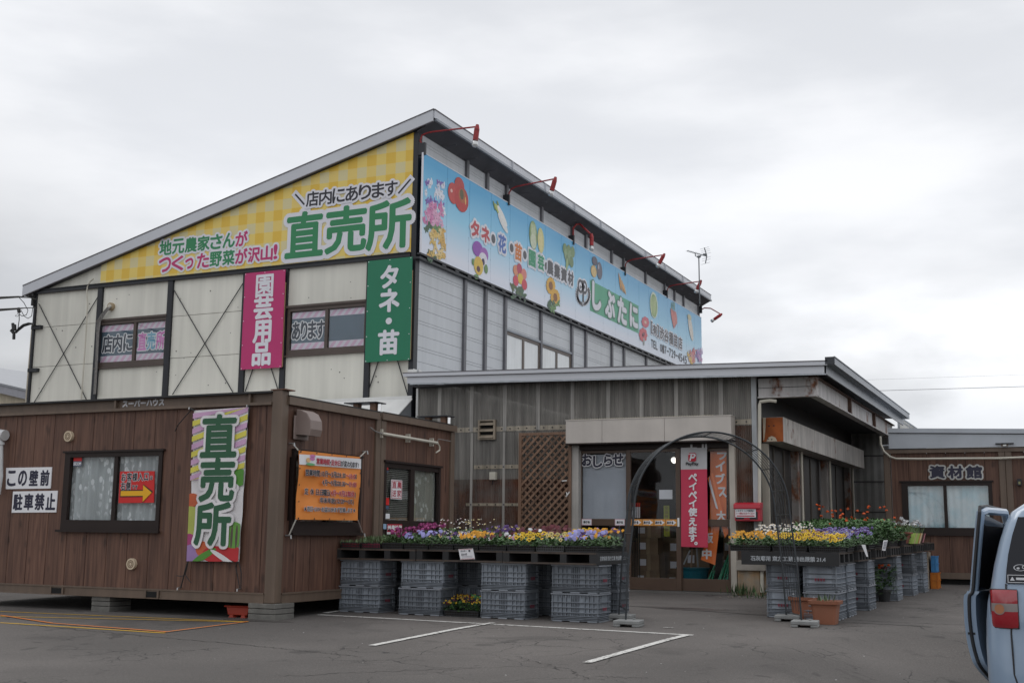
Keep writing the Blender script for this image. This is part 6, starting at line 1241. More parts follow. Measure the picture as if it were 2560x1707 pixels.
tray('floor tray of yellow and maroon violas between the crate stacks', ay(1109, 1540, 13.45).x, ay(1196, 1540, 13.45).x, 13.45, 13.85, gz(-7, 13.5), dict(h=.15, leaf=2400, ls=.8, fl=((60, P_(YE_, MA, .016)), (26, P_(MA, None, .015, False)))), grp='flower trays on the ground')
ZR_ = lambda y: ZR(y)+.147; GRR = 'flower trays on the right table'; PB_ = lambda b, q, n: pansy(b, q, n, .021*rf.uniform(.8, 1.15), YE_, rf.choice((YE_, YE_, MA, VI)), True)
ry = 14.99
for a, e, y0, y1, lab, sp_ in (
 (-3.94, -3.42, ry, ry+.46, 'near left tray of golden orange violas on the right table', dict(h=.14, fl=((85, P_(OY, None, .021, False)),))), (-3.40, -2.97, ry, ry+.46, 'near middle tray of yellow violas with dark faces on the right table', dict(h=.13, fl=((75, PB_),))), (-2.95, -2.57, ry, ry+.46, 'near right tray of yellow and maroon violas on the right table', dict(h=.12, fl=((60, PB_),))),
 (-3.78, -3.22, ry+.50, ry+1.0, 'tray of small white daisies behind the golden violas', dict(h=.20, leaf=3200, ls=.6, fl=((60, DS(WH, YE_, .017)),))), (-3.20, -2.90, ry+.50, ry+1.0, 'tray of mixed maroon and yellow violas behind the middle tray', dict(h=.15, fl=((40, PB_),))), (-2.88, -2.58, ry+.50, ry+1.0, 'tray of lilac and cream violas at the right table edge', dict(h=.14, fl=((28, P_(LV_, VI, .022)), (22, P_(CR, WH, .022))))),
 (-3.78, -3.2, ry+1.06, ry+1.7, 'tray of white flowered leafy daisies deeper on the right table', dict(h=.22, leaf=3000, ls=.6, fl=((40, DS(WH, YE_, .016)),))), (-3.18, -2.58, ry+1.06, ry+1.75, 'tray of violet blue pansies at the right table edge', dict(h=.16, fl=((34, P_(VI, LV_, .028)), (22, P_(LV_, VI, .027))))), (-3.18, -2.58, ry+1.80, ry+2.35, 'second tray of violet pansies further along the right table', dict(h=.17, fl=((36, P_(VI, LV_, .028)), (6, P_(LV_, None, .028))))),
 (-3.78, -3.2, ry+1.76, ry+2.6, 'tray of plain dark green leaves at the back of the right table', dict(h=.26, leaf=3000, ls=.9)), (-3.78, -2.62, ry+2.45, ry+3.3, 'wide tray of bushy green marigolds in bud', dict(h=.36, leaf=3000, ls=1.3, fl=((6, BL(OR, .026)),))), (-3.78, -2.60, ry+3.36, ry+4.3, 'wide tray of bushy green marigolds with orange heads', dict(h=.42, leaf=3000, ls=1.3, lift=.04, fl=((12, BL(OR, .026)),))), (-3.78, -2.60, ry+4.36, ry+5.3, 'far tray of tall marigolds with orange heads', dict(h=.26, leaf=2400, ls=1.3, lift=.05, fl=((13, BL(OR, .027)),)))):
    dx_ = .05*(y0-15); tray(lab, a+dx_, e+dx_, y0, y1, ZR_(min(21.5, (y0+y1)/2)), sp_, grp=GRR)
# striped planter, brown planter with white flowers
zz = ZR_(21)+.002; x1 = -2.29; st_ = thing('planter', 'long green, orange and pink striped planter of white flowers', 'planter', (x1-.2, 21.0, zz)); b = MB(); cols = [(.30, .42, .10), (.50, .30, .26), (.30, .42, .10), (.42, .13, .03), (.52, .44, .28), (.05, .02, .02), (.48, .20, .24)]; ws = [.16, .06, .26, .07, .15, .20, .08]; y = 20.3
for i, w_ in enumerate(ws): b.add([(x1-.05, y, zz), (x1-.05, y+w_*1.6, zz), (x1, y+w_*1.6, zz+.17), (x1, y, zz+.17), (x1-.30, y, zz), (x1-.30, y+w_*1.6, zz), (x1-.34, y+w_*1.6, zz+.17), (x1-.34, y, zz+.17)], [(0, 1, 2, 3), (7, 6, 5, 4), (4, 0, 3, 7), (1, 5, 6, 2), (3, 2, 6, 7)], i); y += w_*1.6
b.build('tub', [mat('planter_stripe', tuple(v*1.5 for v in c), .5, var=.05) for c in cols], st_)
def whites(t, x0, x1, y0, y1, z, n):
    F = MB(); B = MB()
    for i in range(n*8): leaf(F, (rf.uniform(x0, x1), rf.uniform(y0, y1), z), (rf.gauss(0, .35), rf.gauss(0, .35), 1), rf.uniform(.10, .2), .008, 1, rf.uniform(.6, 1.1))
    for i in range(n): ball(B, (rf.uniform(x0, x1), rf.uniform(y0, y1), z+rf.uniform(.14, .24)), .038, WH, 5)
    F.build('foliage', PM, t); B.build('blossoms', PM, t)
whites(st_, x1-.28, x1-.05, 20.4, 21.9, zz+.15, 20)
bp = thing('planter', 'small brown planter of white flowers before the striped planter', 'planter', (x1-.3, 20.05, zz)); b = MB(); b.prism([(x1-.42, 19.92, zz), (x1-.1, 19.92, zz), (x1-.04, 19.92, zz+.17), (x1-.48, 19.92, zz+.17)], (0, .3, 0)); b.box(x1-.5, 19.9, zz+.155, x1-.02, 20.24, zz+.18); b.build('tub', mat('planter_brown', (.22, .07, .05), .6), bp, bevel=.01); whites(bp, x1-.42, x1-.08, 19.96, 20.2, zz+.16, 8)
# price card and tags
q = [ay(*c, LY0-.015) for c in ((1146, 1372), (1182, 1370), (1187.5, 1396.5), (1151, 1398.5))]; o = MB(); o.prism(q, (0, .003, 0), 0)
def line_on(o, q, u0, u1, v, w_, m): a, e = bil(q, u0, v), bil(q, u1, v); dz = Vector((0, 0, w_/2)); dy = Vector((0, -.0022, 0)); o.poly([a-dz+dy, e-dz+dy, e+dz+dy, a+dz+dy], m)
for u0, u1, v in ((.03, .97, .05), (.03, .97, .95)): line_on(o, q, u0, u1, v, .004, 1)
for s, u0, u1, v, hh in (('パンジー', .12, .56, .20, .022), ('苗', .66, .82, .20, .026), ('各80円', .14, .52, .52, .03)): run(o, s, q, u0, u1, v, hh, LY0-.0175, 2, .0012)
for v in (.70, .82): line_on(o, q, .14, .86, v, .005, 3)
solo('price_card', o, [PAPER, REDI, NAVY, mat('pencil_grey', (.40, .38, .42), .7, var=.3, vs=60)], 'white handwritten price card with red border on the left table edge', 'card', q[3])
gcd = ag(1190, 1545); o = MB(); z = gz(-6.7, 13.8); a, e = ay(1178, 1484, 13.8), ay(1202, 1495, 13.8); o.prism([(a.x, 13.8, a.z), (e.x, 13.8, a.z-.03), (e.x, 13.8, e.z), (a.x, 13.8, e.z)], (0, .004, 0)); o.box((a.x+e.x)/2-.006, 13.806, z, (a.x+e.x)/2+.006, 13.814, e.z+.02)
solo('price_card', o, mat('card_green', (.075, .30, .10), .5), 'green card standing behind the floor tray of violas', 'card', (a.x, 13.8, z))
for lab, pts in (('white paper tag hanging off the lilac violas', ((2153, 1361), (2163, 1361), (2170, 1391), (2166, 1391))), ('white striped paper tag hanging before the bushy marigolds', ((2209, 1350), (2219, 1349), (2213, 1376), (2205, 1375)))):
    q = [ax(*c, RX1+.03+(.09 if 'lilac' in lab else .16)) for c in pts]; RXT = q[0].x; o = MB(); o.prism(q, (.003, 0, 0), 0)
    if 'striped' in lab:
        for v in (.2, .35, .5, .65, .8): a, e = bil(q, .1, v), bil(q, .9, v); o.poly([(RXT+.005, a.y, a.z-.008), (RXT+.005, e.y, e.z-.008), (RXT+.005, e.y, e.z+.008), (RXT+.005, a.y, a.z+.008)], 1)
    solo('paper_tag', o, [PAPER, mat('tag_grey', (.3, .3, .34), .6)], lab, 'tag', q[3])
# ================================================================ arch
def atarch():
    fl = ag(1565, 1553); fr_ = ag(2008, 1557)
    return fl, fr_
A0 = Vector((-4.72, 13.27, 0)); A1 = Vector((-2.89, 14.17, 0)); wv = (A1-A0); AWD = wv.length; wv.normalize(); dv = Vector((-wv.y, wv.x, 0)); DEP = .70
zg0 = gz(-4, 14.2); mid = (A0+A1)/2; ATOP = ay(1766, 1086, mid.y+.35).z-zg0
arch = thing('garden_arch', 'dark green wire garden arch standing between the flower tables', 'arch', (mid.x, mid.y, zg0)); ARM_ = mat('arch_steel', (.030, .035, .040), .5, var=.2)
def aprof(n=40):
    R_ = .91; zc = ATOP-R_; pts = [(-AWD/2, .05), (-AWD/2+.035, zc*.5), (-R_-.0, zc)]
    for i in range(1, n): a = math.pi-math.pi*i/n; pts.append((R_*math.cos(a), zc+R_*math.sin(a)))
    return pts+[(R_, zc), (AWD/2-.035, zc*.5), (AWD/2, .05)]
PR_ = aprof(); AP = lambda p, d: mid+wv*p[0]+dv*d+Vector((0, 0, zg0+p[1]))
for d in (0, DEP): MB().tube([AP(p, d) for p in PR_], .0115, 7).build('rail', ARM_, arch)
wr = MB()
for k in range(1, 6):
    d = DEP*k/6; wr.tube([AP((p[0], p[1] if 0 < i < len(PR_)-1 else .16), d+(.012*math.sin(i*1.7+k) if k % 2 else 0)) for i, p in enumerate(PR_)], .004, 4)
wr.build('wire', ARM_, arch); rg = MB(); L_ = 0.; nxt = .12
for i in range(1, len(PR_)):
    a, e = Vector((*PR_[i-1], 0)), Vector((*PR_[i], 0)); s = (e-a).length
    while L_+s > nxt: p = a.lerp(e, (nxt-L_)/s); MB().tube([AP(p, -.004), AP(p, DEP+.004)], .006, 5).build('rung', ARM_, arch); nxt += .29
    L_ += s
pass
FT = mat('foot_concrete', (.24, .245, .24), .85, var=.15, vs=10, bump=.3)
def foot(c, lab, rz):
    b = MB(); b.box(-.15, -.15, .028, .15, .15, .07); b.box(-.15, -.15, 0, -.07, .15, .027); b.box(.07, -.15, 0, .15, .15, .027); b.tube([(.05, .05, .07), (.05, .05, .085)], .02, 8)
    t = thing('arch_foot', lab, 'foot block', (c.x, c.y, gz(c.x, c.y)), rz, 'concrete feet of the garden arch'); mw = MATRIX[t.name]; b.v = [mw @ v for v in b.v]; b.build('block', FT, t, bevel=.012)
ra = math.atan2(wv.y, wv.x)
for p, d, lab in ((-1, 0, 'front concrete foot under the left leg of the arch'), (-1, DEP, 'rear concrete foot under the left leg of the arch'), (1, 0, 'front concrete foot under the right leg of the arch'), (1, DEP, 'rear concrete foot under the right leg of the arch')):
    c = mid+wv*(p*AWD/2+.03)+dv*(d+(.04 if d else -.04)); foot(c, lab, ra-.35)
# ================================================================ lattice, mailbox, hanging banner
lt = thing('lattice_panel', 'brown wooden lattice panel leaning on the corrugated wall', 'lattice', (-8.3, YW-.1, .1)); yl = YW-.12; P = lambda x, y: ay(x, y, yl)
x0, x1, z1, z0 = P(1297, 1200).x, P(1428, 1200).x, P(1360, 1080.5).z, .12
f = MB(); f.box(x0, yl-.02, z0, x0+.055, yl+.025, z1); f.box(x1-.045, yl-.02, z0, x1, yl+.025, z1); f.box(x0+.055, yl-.02, z1-.05, x1-.045, yl+.025, z1-.001); f.box(x0+.055, yl-.02, z0, x1-.045, yl+.025, z0+.05); f.build('frame', LATT, lt)
def slats(sg, y, bw):
    b = MB(); ww = .062*bw; pitch_ = .135; xa, xb, za, zb = x0+.05, x1-.04, z0+.04, z1-.04; H_ = zb-za; W_ = xb-xa; k = -int(H_/pitch_)-2
    c = -H_-.2
    while c < W_+H_+.2:
        # line x - xa = c + s*(z - za)*sg ; clip
        pts = []
        for off in (-ww*.7, ww*.7):
            cc = c+off
            f_ = (lambda z: cc+(z-za)) if sg > 0 else (lambda z: cc+(zb-z))
            zs_ = []
            lo, hi = (za-cc, za-cc+W_) if sg > 0 else (zb+cc-W_, zb+cc)
            lo, hi = max(za, lo), min(zb, hi)
            pts.append((lo, hi, f_))
        (l1, h1, f1), (l2, h2, f2) = pts
        if h1-l1 > .03 and h2-l2 > .03:
            A_ = [(xa+f1(l1), y, l1), (xa+f1(h1), y, h1), (xa+f2(h2), y, h2), (xa+f2(l2), y, l2)]
            cc1, cc2 = c-ww*.7, c+ww*.7
            def fx(z, cc): return xa+(cc+(z-za) if sg > 0 else cc+(zb-z))
            A_ = [(fx(l1, cc1), y, l1), (fx(h1, cc1), y, h1), (fx(h2, cc2), y, h2), (fx(l2, cc2), y, l2)]
            b.prism(A_, (0, .008, 0), 0, random.uniform(.7, 1.25))
        c += pitch_
    b.build('slats', LATT, lt)
slats(1, yl-.010, .64); slats(-1, yl+.004, .5)
tg = MB()
for a, e in (((1405, 1202), (1417, 1201)), ((1415, 1241), (1424, 1229)), ((1416, 1230), (1418, 1236))): tg.tube([ay(*a, yl-.03), ay(*e, yl-.03)], .012, 6)
tg.build('cable_tie', WHT, lt)
mb_ = thing('mailbox', 'red wall mailbox with white notice beside the shop door', 'mailbox', (-4.85, YW-.2, 1.2)); ym = YW-.30; P = lambda x, y: ay(x, y, ym); x0, x1, z0, z1 = P(1834, 1280).x, P(1901, 1280).x, P(1867, 1302).z, P(1867, 1255).z
MR = mat('mailbox_red', (.46, .008, .028), .28, var=.04, spec=.6); b = MB(); b.box(x0+.01, ym+.02, z0, x1-.01, ym+.20, z1-.07, 0); b.build('body', MR, mb_, bevel=.012)
b = MB(); b.prism([(x0, ym-.015, z1-.10), (x0, ym-.01, z1-.03), (x0, ym+.10, z1), (x0, ym+.20, z1), (x0, ym+.20, z1-.09), (x0, ym-.0, z1-.105)], (x1-x0, 0, 0)); b.build('lid', MR, mb_, bevel=.008)
zc = P(1867, 1285).z; b = MB(); b.box(x0+.03, ym+.010, z0+.03, x1-.05, ym+.019, zc+.045, 0); b.box((x0+x1)/2-.05, ym+.002, z0+.025, (x0+x1)/2+.04, ym+.009, z0+.05, 1); b.build('slot_panel', [BLACK, MR], mb_)
b = MB(); lx0, lx1, lz0, lz1 = P(1838, 1280).x, P(1889, 1280).x, P(1865, 1292.5).z, P(1865, 1272).z; b.box(lx0, ym+.004, lz0, lx1, ym+.0095, lz1, 0); cx = (lx0+lx1)/2; W_ = lx1-lx0; hh = lz1-lz0
for s, v, c in (('このポストに宅配物と', .80, 2), ('メール便は入れないでください', .48, 1)): letter(b, s, (cx, ym+.0038, lz0+hh*v), X_, Z_, W_*.9, hh*.25, c, .001, lift=.001)
b.box(lx0+.02, ym+.0025, lz0+hh*.10, lx1-.02, ym+.0036, lz0+hh*.24, 1); b.build('label_plate', [PAPER, REDI, NAVY], mb_)
yb = YD-.03; P = lambda x, y: ay(x, y, yb); q = [P(1702, 1119), P(1767, 1117), P(1770, 1368), P(1703, 1366)]; pb = thing('banner', 'red and white payment banner with vertical lettering hung on the shop door', 'banner', q[3]); b = MB()
gw = lambda u, v: (lambda p: (p.x, yb-.006*math.sin(u*5+v*9), p.z))(bil(q, u, v))
b.grid(lambda u, v: gw(u, v*.222), 8, 6, 0); b.grid(lambda u, v: gw(u, .222+v*.778), 8, 20, 1)
for u in (.42, .86, .98): p = bil(q, u, 0); b.box(p.x-.02, yb-.008, p.z-.04, p.x+.015, yb-.007, p.z+.05, 0)
b.build('cloth', [mat('banner_cloth_white', (.50, .50, .51), .7), mat('banner_cloth_red', (.56, .045, .095), .7, var=.08, vs=1)], pb); t = MB(); yt = yb-.012
a, e = P(1721, 1132), P(1741, 1153); t.prism([(a.x, yt, e.z+.02), (a.x+.02, yt, e.z), (e.x-.02, yt, e.z), (e.x, yt, e.z+.02), (e.x, yt, a.z-.02), (e.x-.02, yt, a.z), (a.x+.02, yt, a.z), (a.x, yt, a.z-.02)], (0, .004, 0), 1); cx, cz = (a.x+e.x)/2, (a.z+e.z)/2
letter(t, 'P', (cx+.01, yt-.003, cz+.0), X_, Z_, .085, .11, 0, .004, None, None, .001, 1, .25); t.tube([(a.x+.0, yt-.004, cz+.045), (cx-.0, yt-.004, cz+.055), (e.x-.01, yt-.004, cz+.02), (cx+.03, yt-.004, cz-.015), (cx-.01, yt-.004, cz-.02)], .006, 4, 0)
put(t, 'PayPay', ('y', yt), 1715, 1746, 1155, 1164, 2, .003)
for s, y0, y1, w_ in (('ペ', 1184, 1202, 20), ('イ', 1206, 1224, 18), ('ペ', 1228, 1246, 20), ('イ', 1249, 1266, 18), ('使', 1269, 1289, 21), ('え', 1294, 1313, 19), ('ま', 1316, 1333, 18), ('す', 1335, 1353, 19), ('。', 1354, 1361, 7)): cx = 1732+(8 if s == '。' else 0); put(t, s, ('y', yt), cx-w_/2, cx+w_/2, y0, y1, 0, .006)
t.build('lettering', [PAPER, mat('logo_red', (.50, .006, .030), .5), INK], pb)
# ================================================================ goods behind the shop glass
yi = YW+.30; P = lambda x, y, Y=yi: ay(x, y, Y); ORC = mat('banner_cloth_orange', (.92, .22, .05), .75, var=.12, vs=2); OWH = mat('banner_print_white', (.85, .82, .80), .7)
for lab, pts, chs in (('orange cloth banner with white lettering inside the right door', ((1776, 1122), (1816, 1121), (1816, 1300), (1774, 1300)), (('ラ', 1806, 1137), ('イ', 1802, 1166), ('ブ', 1802, 1197), ('ス', 1806, 1231))), ('drooping orange banner tip gathered low inside the right door', ((1774, 1300), (1800, 1300), (1788, 1412), (1752, 1398)), (('販', 1772, 1345), ('中', 1768, 1385))), ('twisted orange banner with white edge crossing inside the right door', ((1769, 1195), (1782, 1180), (1822, 1330), (1812, 1345)), (('大', 1804, 1290),))):
    q = [P(*c, YW+(.125 if lab.startswith('orange') else (.09 if 'twisted' in lab else .105))) for c in pts]; o = MB(); ym_ = q[0].y
    o.grid(lambda u, v: (lambda p: (p.x, ym_+.008*math.sin(u*7+v*3), p.z))(bil(q, u, v)), 8, 14, 0)
    if 'twisted' in lab: o.poly([(p.x, ym_-.012, p.z) for p in (bil(q, 0, .1), bil(q, .35, .0), bil(q, .3, .55), bil(q, 0, .5))], 1)
    for ch, x, y in chs: put(o, ch, ('y', ym_-.014), x-12, x+10, y-13, y+11, 1, .008)
    solo('cloth_banner', o, [ORC, OWH], lab, 'banner', q[3])
o = MB(); c = P(1728, 1440, YW+.55); o.lathe((c.x+.02, YW+.6, gz(-5, YW)), [(.20, 0), (.26, .34), (.28, .38), (.29, .38), (.29, .40), (.25, .40)], 24); solo('bucket', o, mat('teal_plastic', (.012, .15, .19), .35, var=.1), 'teal bucket holding tools inside the right door', 'bucket', (c.x, YW+.6, gz(-5, YW)))
for i, (a, e) in enumerate((((1768, 1458), (1788, 1410)), ((1778, 1458), (1786, 1425)), ((1797, 1460), (1822, 1385)), ((1806, 1460), (1824, 1395)), ((1816, 1460), (1822, 1415)), ((1793, 1460), (1815, 1400)))):
    solo('garden_pole', MB().tube([P(*a, YW+.35), P(*e, YW+.45)], .017, 7), mat('pole_green', (.02, .24, .12), .4), 'green garden pole leaning inside the right shop door', 'pole', P(*a, YW+.35), 'green garden poles inside the door')
for i, (a, e, cc, lab) in enumerate((((1727, 1430), (1731, 1370), (.35, .22, .14), 'tan wooden tool handle standing in the teal bucket'), ((1746, 1430), (1742, 1370), (.35, .37, .38), 'grey metal tool handle standing in the teal bucket'), ((1709, 1410), (1725, 1375), (.5, .5, .5), 'pale tool leaning left over the teal bucket'))):
    solo('tool_handle', MB().tube([P(*a, YW+.6), P(*e, YW+.6)], .014, 7), mat('handle_%d' % i, cc, .5), lab, 'tool', P(*a, YW+.6))
CBD = mat('cardboard', (.22, .15, .09), .8, var=.2, vs=4)
rb = random.Random(5)
k = 0
for x_, y_, n_ in ((-7.2, 1.1, 3), (-6.75, .9, 4), (-6.3, 1.3, 3), (-5.9, 1.0, 2), (-7.55, 1.6, 5), (-6.95, 2.2, 4), (-5.5, 1.9, 4), (-6.4, 2.4, 5)):
    z = gz(-6, YW+y_)+.012
    for j in range(n_):
        h = rb.uniform(.22, .34); w_ = rb.uniform(.36, .44); b = MB(); xx = x_+rb.uniform(-.02, .02); b.box(xx-w_/2, YW+y_, z, xx+w_/2, YW+y_+.32, z+h-.003, 0); b.box(xx-w_/2+.02, YW+y_-.002, z+h*.3, xx-w_/2+.14, YW+y_-.001, z+h*.7, 1); b.box(xx-.03, YW+y_-.0015, z, xx+.03, YW+y_-.0008, z+h-.004, 2)
        solo('cardboard_box', b, [CBD, PAPER, mat('box_tape', (.30, .22, .13), .5)], 'cardboard box stacked in the dim shop behind the sliding doors', 'box', (xx, YW+y_+.16, z), 'cardboard boxes inside the shop'); z += h
o = MB(); 
for j in range(4):
    z = gz(-7, YW)+.02+j*.07; a, e = P(1524, 1430, YW+.35), P(1556, 1430, YW+.35); b = MB(); b.box(a.x, YW+.35, z, e.x, YW+.65, z+.055, 0)
    for i in range(9): b.box(a.x+(e.x-a.x)*i/9, YW+.343, z+.004, a.x+(e.x-a.x)*i/9+.012, YW+.3499, z+.05, 1)
    solo('shopping_basket', b, [REDV, mat('basket_dark_red', (.32, .01, .012), .5)], 'red shopping basket stacked low behind the left door pane', 'basket', (a.x, YW+.35, z), 'red baskets inside the shop')
a, e = P(1690, 1220, YW+.10), P(1656, 1282, YW+.1); o = MB(); a, e = P(1648, 1224, YW+.10), P(1681, 1247, YW+.10); o.box(a.x, YW+.10, e.z, e.x, YW+.104, a.z); solo('paper_notice', o, PAPER, 'blank white paper on the middle door glass', 'paper', (a.x, YW+.1, e.z))
a, e = P(1659, 1263, YW+.4), P(1674, 1340, YW+.4); o = MB(); o.box(a.x, YW+.4, e.z, e.x, YW+.404, a.z, 0)
for i, ch in enumerate('全品特価セール'): letter(o, ch, ((a.x+e.x)/2, YW+.399, a.z-(a.z-e.z)*(i+.5)/7), X_, Z_, .06, .055, 1, .002, lift=.001)
solo('paper_strip', o, [mat('lime_paper', (.35, .38, .03), .7), mat('faint_brown_ink', (.25, .2, .05), .7)], 'lime yellow vertical paper strip inside the middle door', 'paper', (a.x, YW+.4, e.z))
o = MB(); c = P(1683, 1147, YW+.9); o.tube([c+Vector((-.10, .1, .12)), c], [.03, .06], 12, 0); o.ell(c+Vector((.02, -.02, -.024)), Vector((.75, .55, .3)).normalized(), Vector((-.3, -.1, .9)).normalized(), .05, .055, 12, 1); solo('spot_lamp', o, [mat('lamp_grey', (.1, .1, .1), .5), mat('lamp_lit', (.9, .88, .8), .4, emis=(1, .93, .82), es=2.5)], 'lit white spot lamp hanging inside the middle door', 'lamp', tuple(c))
sp_b = thing('pump_bottle', 'clear pump bottle standing inside the left shop door', 'bottle', P(1549, 1350, YW+.3)); b = P(1549, 1350, YW+.3); MB().lathe(b, [(.05, 0), (.055, .02), (.055, .15), (.02, .19), (.015, .22)], 14).build('bottle', mat('bottle_pale', (.32, .34, .36), .3), sp_b); MB().tube([b+Vector((0, 0, .22)), b+Vector((0, 0, .27)), b+Vector((-.05, 0, .265))], .010, 6).build('pump', PAPER, sp_b); MB().box(b.x-.12, b.y-.1, b.z-.02, b.x+.2, b.y+.25, b.z-.002).box(b.x-.1, b.y, .1, b.x-.06, b.y+.04, b.z-.02).box(b.x+.12, b.y, .1, b.x+.16, b.y+.04, b.z-.02).build('stand', mat('stand_dark', (.06, .05, .045), .6), sp_b)
c = P(1530, 1352, YW+.5); o = MB(); o.lathe(c, [(.07, 0), (.09, .16), (.11, .17), (.11, .19), (.085, .19)], 18); solo('tub', o, mat('tub_white', (.62, .60, .50), .5, emis=None), 'small white tub behind the left door pane', 'tub', tuple(c))
for i in range(5):
    x = 1580+i*4.6; a = P(x, 1294, YW+.35); e = P(x, 1256, YW+.35); o = MB(); o.tube([a, a.lerp(e, .72)], .013, 6, 0); o.tube([a.lerp(e, .73), e], .013, 6, 1); o.tube([a+Vector((0, 0, -1.2+.18)), a], .008, 6, 2); solo('marker_pole', o, [PAPER, REDV, DARK], 'white marker pole with red tip inside the middle door', 'pole', tuple(a+Vector((0, 0, -1.02))), 'white marker poles inside the door')
# ================================================================ planters, pots, small things on the ground
TC = mat('terracotta_plastic', (.27, .105, .058), .5, var=.08, vs=4)
def rsq(s, r, z, n=5):
    pts = []
    for cx, cy, a0 in ((s-r, s-r, 0), (-s+r, s-r, 90), (-s+r, -s+r, 180), (s-r, -s+r, 270)):
        for i in range(n+1): a = math.radians(a0+90*i/n); pts.append((cx+r*math.cos(a), cy+r*math.sin(a), z))
    return pts
def terrace(c, rz, lab):
    t = thing('planter', lab, 'planter', (c.x, c.y, gz(c.x, c.y)), rz, None); mw = MATRIX[t.name]; b = MB(); rings = [rsq(.125, .03, 0), rsq(.145, .035, .19), rsq(.152, .035, .222), rsq(.178, .04, .232), rsq(.183, .04, .27), rsq(.16, .035, .27), rsq(.152, .03, .235)]; k = len(rings[0]); vs = [p for r in rings for p in r]
    fs_ = [(j*k+i, j*k+(i+1) % k, (j+1)*k+(i+1) % k, (j+1)*k+i) for j in range(len(rings)-1) for i in range(k)]+[tuple(reversed(range(k)))]; b.add([mw @ Vector(v) for v in vs], fs_); b.build('tub', TC, t, smooth=False)
    s = MB(); s.add([mw @ Vector(v) for v in rsq(.152, .03, .235)], [tuple(range(k))]); s.build('soil', SOIL, t); F = MB()
    for i in range(14): x, y = rf.uniform(-.11, .11), rf.uniform(-.11, .11); leaf(F, mw @ Vector((x, y, .24)), (rf.gauss(0, .3), rf.gauss(0, .3), 1), rf.uniform(.05, .14), .008, 1, rf.uniform(.7, 1.1))
    ball(F, mw @ Vector((-.12, -.10, .30)), .02, WH, 4); F.build('sprouts', PM, t)
c = ag(2052, 1561); terrace(Vector((c.x+.03, c.y+.17, 0)), .0, 'front terracotta planter by the right arch foot'); c = ag(2004, 1549); terrace(Vector((c.x, c.y+.17, 0)), .1, 'rear terracotta planter half hidden behind the arch leg')
def potted(px_, lab):
    c = ag(*px_); t = thing('potted_marigold', lab, 'potted plant', (c.x, c.y+.1, gz(c.x, c.y))); z = gz(c.x, c.y); MB().lathe((c.x, c.y+.1, z), [(.075, 0), (.10, .15), (.11, .15), (.11, .175), (.09, .175)], 16).build('pot', TRB, t); F = MB(); B = MB()
    for i in range(150): a = rf.uniform(0, 6.28); r = rf.random()**.5*.17; zz = rf.uniform(.16, .50); leaf(F, (c.x+r*math.cos(a)*(1-.4*(zz-.16)), c.y+.1+r*math.sin(a), z+zz), (math.cos(a), math.sin(a), rf.uniform(-.4, .9)), rf.uniform(.06, .11), rf.uniform(.014, .024), 0, rf.uniform(.5, 1.4))
    for i in range(4): ball(B, (c.x+rf.uniform(-.12, .1), c.y+.06+rf.uniform(-.08, .05), z+rf.uniform(.50, .58)), .03, OR)
    F.build('foliage', PM, t); B.build('blossoms', PM, t)
potted((2166, 1515), 'near black pot of orange marigolds by the right crates'); potted((2209, 1504), 'far black pot of orange marigolds by the right crates')
def fcrate(lab, x0, y0, z, w_, d_, h, m, m2):
    t = thing('folding_crate', lab, 'crate', (x0+w_/2, y0+d_/2, z)); b = MB(); b.box(x0+.008, y0+.008, z, x0+w_-.008, y0+d_-.008, z+h-.01); b.build('body', m, t); r = MB(); 
    for zz in (0, h*.45, h-.03): r.box(x0, y0, z+zz, x0+w_, y0+.008, z+zz+.026); r.box(x0+w_-.008, y0+.0081, z+zz, x0+w_, y0+d_, z+zz+.026); r.box(x0, y0+.0081, z+zz, x0+.008, y0+d_, z+zz+.026)
    for u in (0, w_-.03): r.box(x0+u, y0-.002, z+.027, x0+u+.03, y0+.008, z+h-.031)
    r.build('frame', m2, t)
OC, BC_ = mat('crate_orange', (.50, .16, .012), .5, var=.1), mat('crate_blue', (.055, .24, .50), .5, var=.1); OC2 = mat('crate_orange_rim', (.42, .12, .01), .5); BC2 = mat('crate_blue_rim', (.04, .19, .42), .5)
c = ag(2327, 1471); w_ = (ay(2346, 1460, c.y).x-c.x); fcrate('orange folding crate at the far end of the right table', c.x, c.y, gz(c.x, c.y), w_, .50, .285, OC, OC2); fcrate('blue folding crate on top of the orange one', c.x+.02, c.y+.01, gz(c.x, c.y)+.287, w_-.04, .48, .29, BC_, BC2)
MB_ = MB(); MB_.box(c.x-.05, c.y-.02, gz(c.x, c.y), c.x-.02, c.y+.4, ZR_(21)-.16); solo('timber_batten', MB_, mat('pale_timber', (.42, .33, .24), .7), 'thin pale board standing at the far end of the right table', 'board', (c.x, c.y, gz(c.x, c.y)))
# red planter under the cabin
a, e = ay(561, 1515, YC+.08), ay(627, 1515, YC+.08); z = gz(a.x, YC); t = thing('planter', 'red window box planter on the ground under the cabin edge', 'planter', ((a.x+e.x)/2, YC+.15, z)); b = MB(); L_ = e.x-a.x; b.prism([(a.x+.04, YC+.10, z+.03), (e.x-.07, YC+.10, z+.03), (e.x-.03, YC+.10, z+.13), (a.x+.01, YC+.10, z+.13)], (0, .17, 0)); b.box(a.x-.01, YC+.08, z+.125, e.x-.01, YC+.29, z+.145); b.build('tub', mat('planter_red', (.34, .035, .015), .4), t, bevel=.012); b = MB()
for u in (.06, L_-.16): b.prism([(a.x+u, YC+.09, z), (a.x+u+.08, YC+.09, z), (a.x+u+.06, YC+.09, z+.035), (a.x+u+.02, YC+.09, z+.035)], (0, .16, 0))
b.build('leg', mat('planter_red_leg', (.36, .05, .03), .4), t)
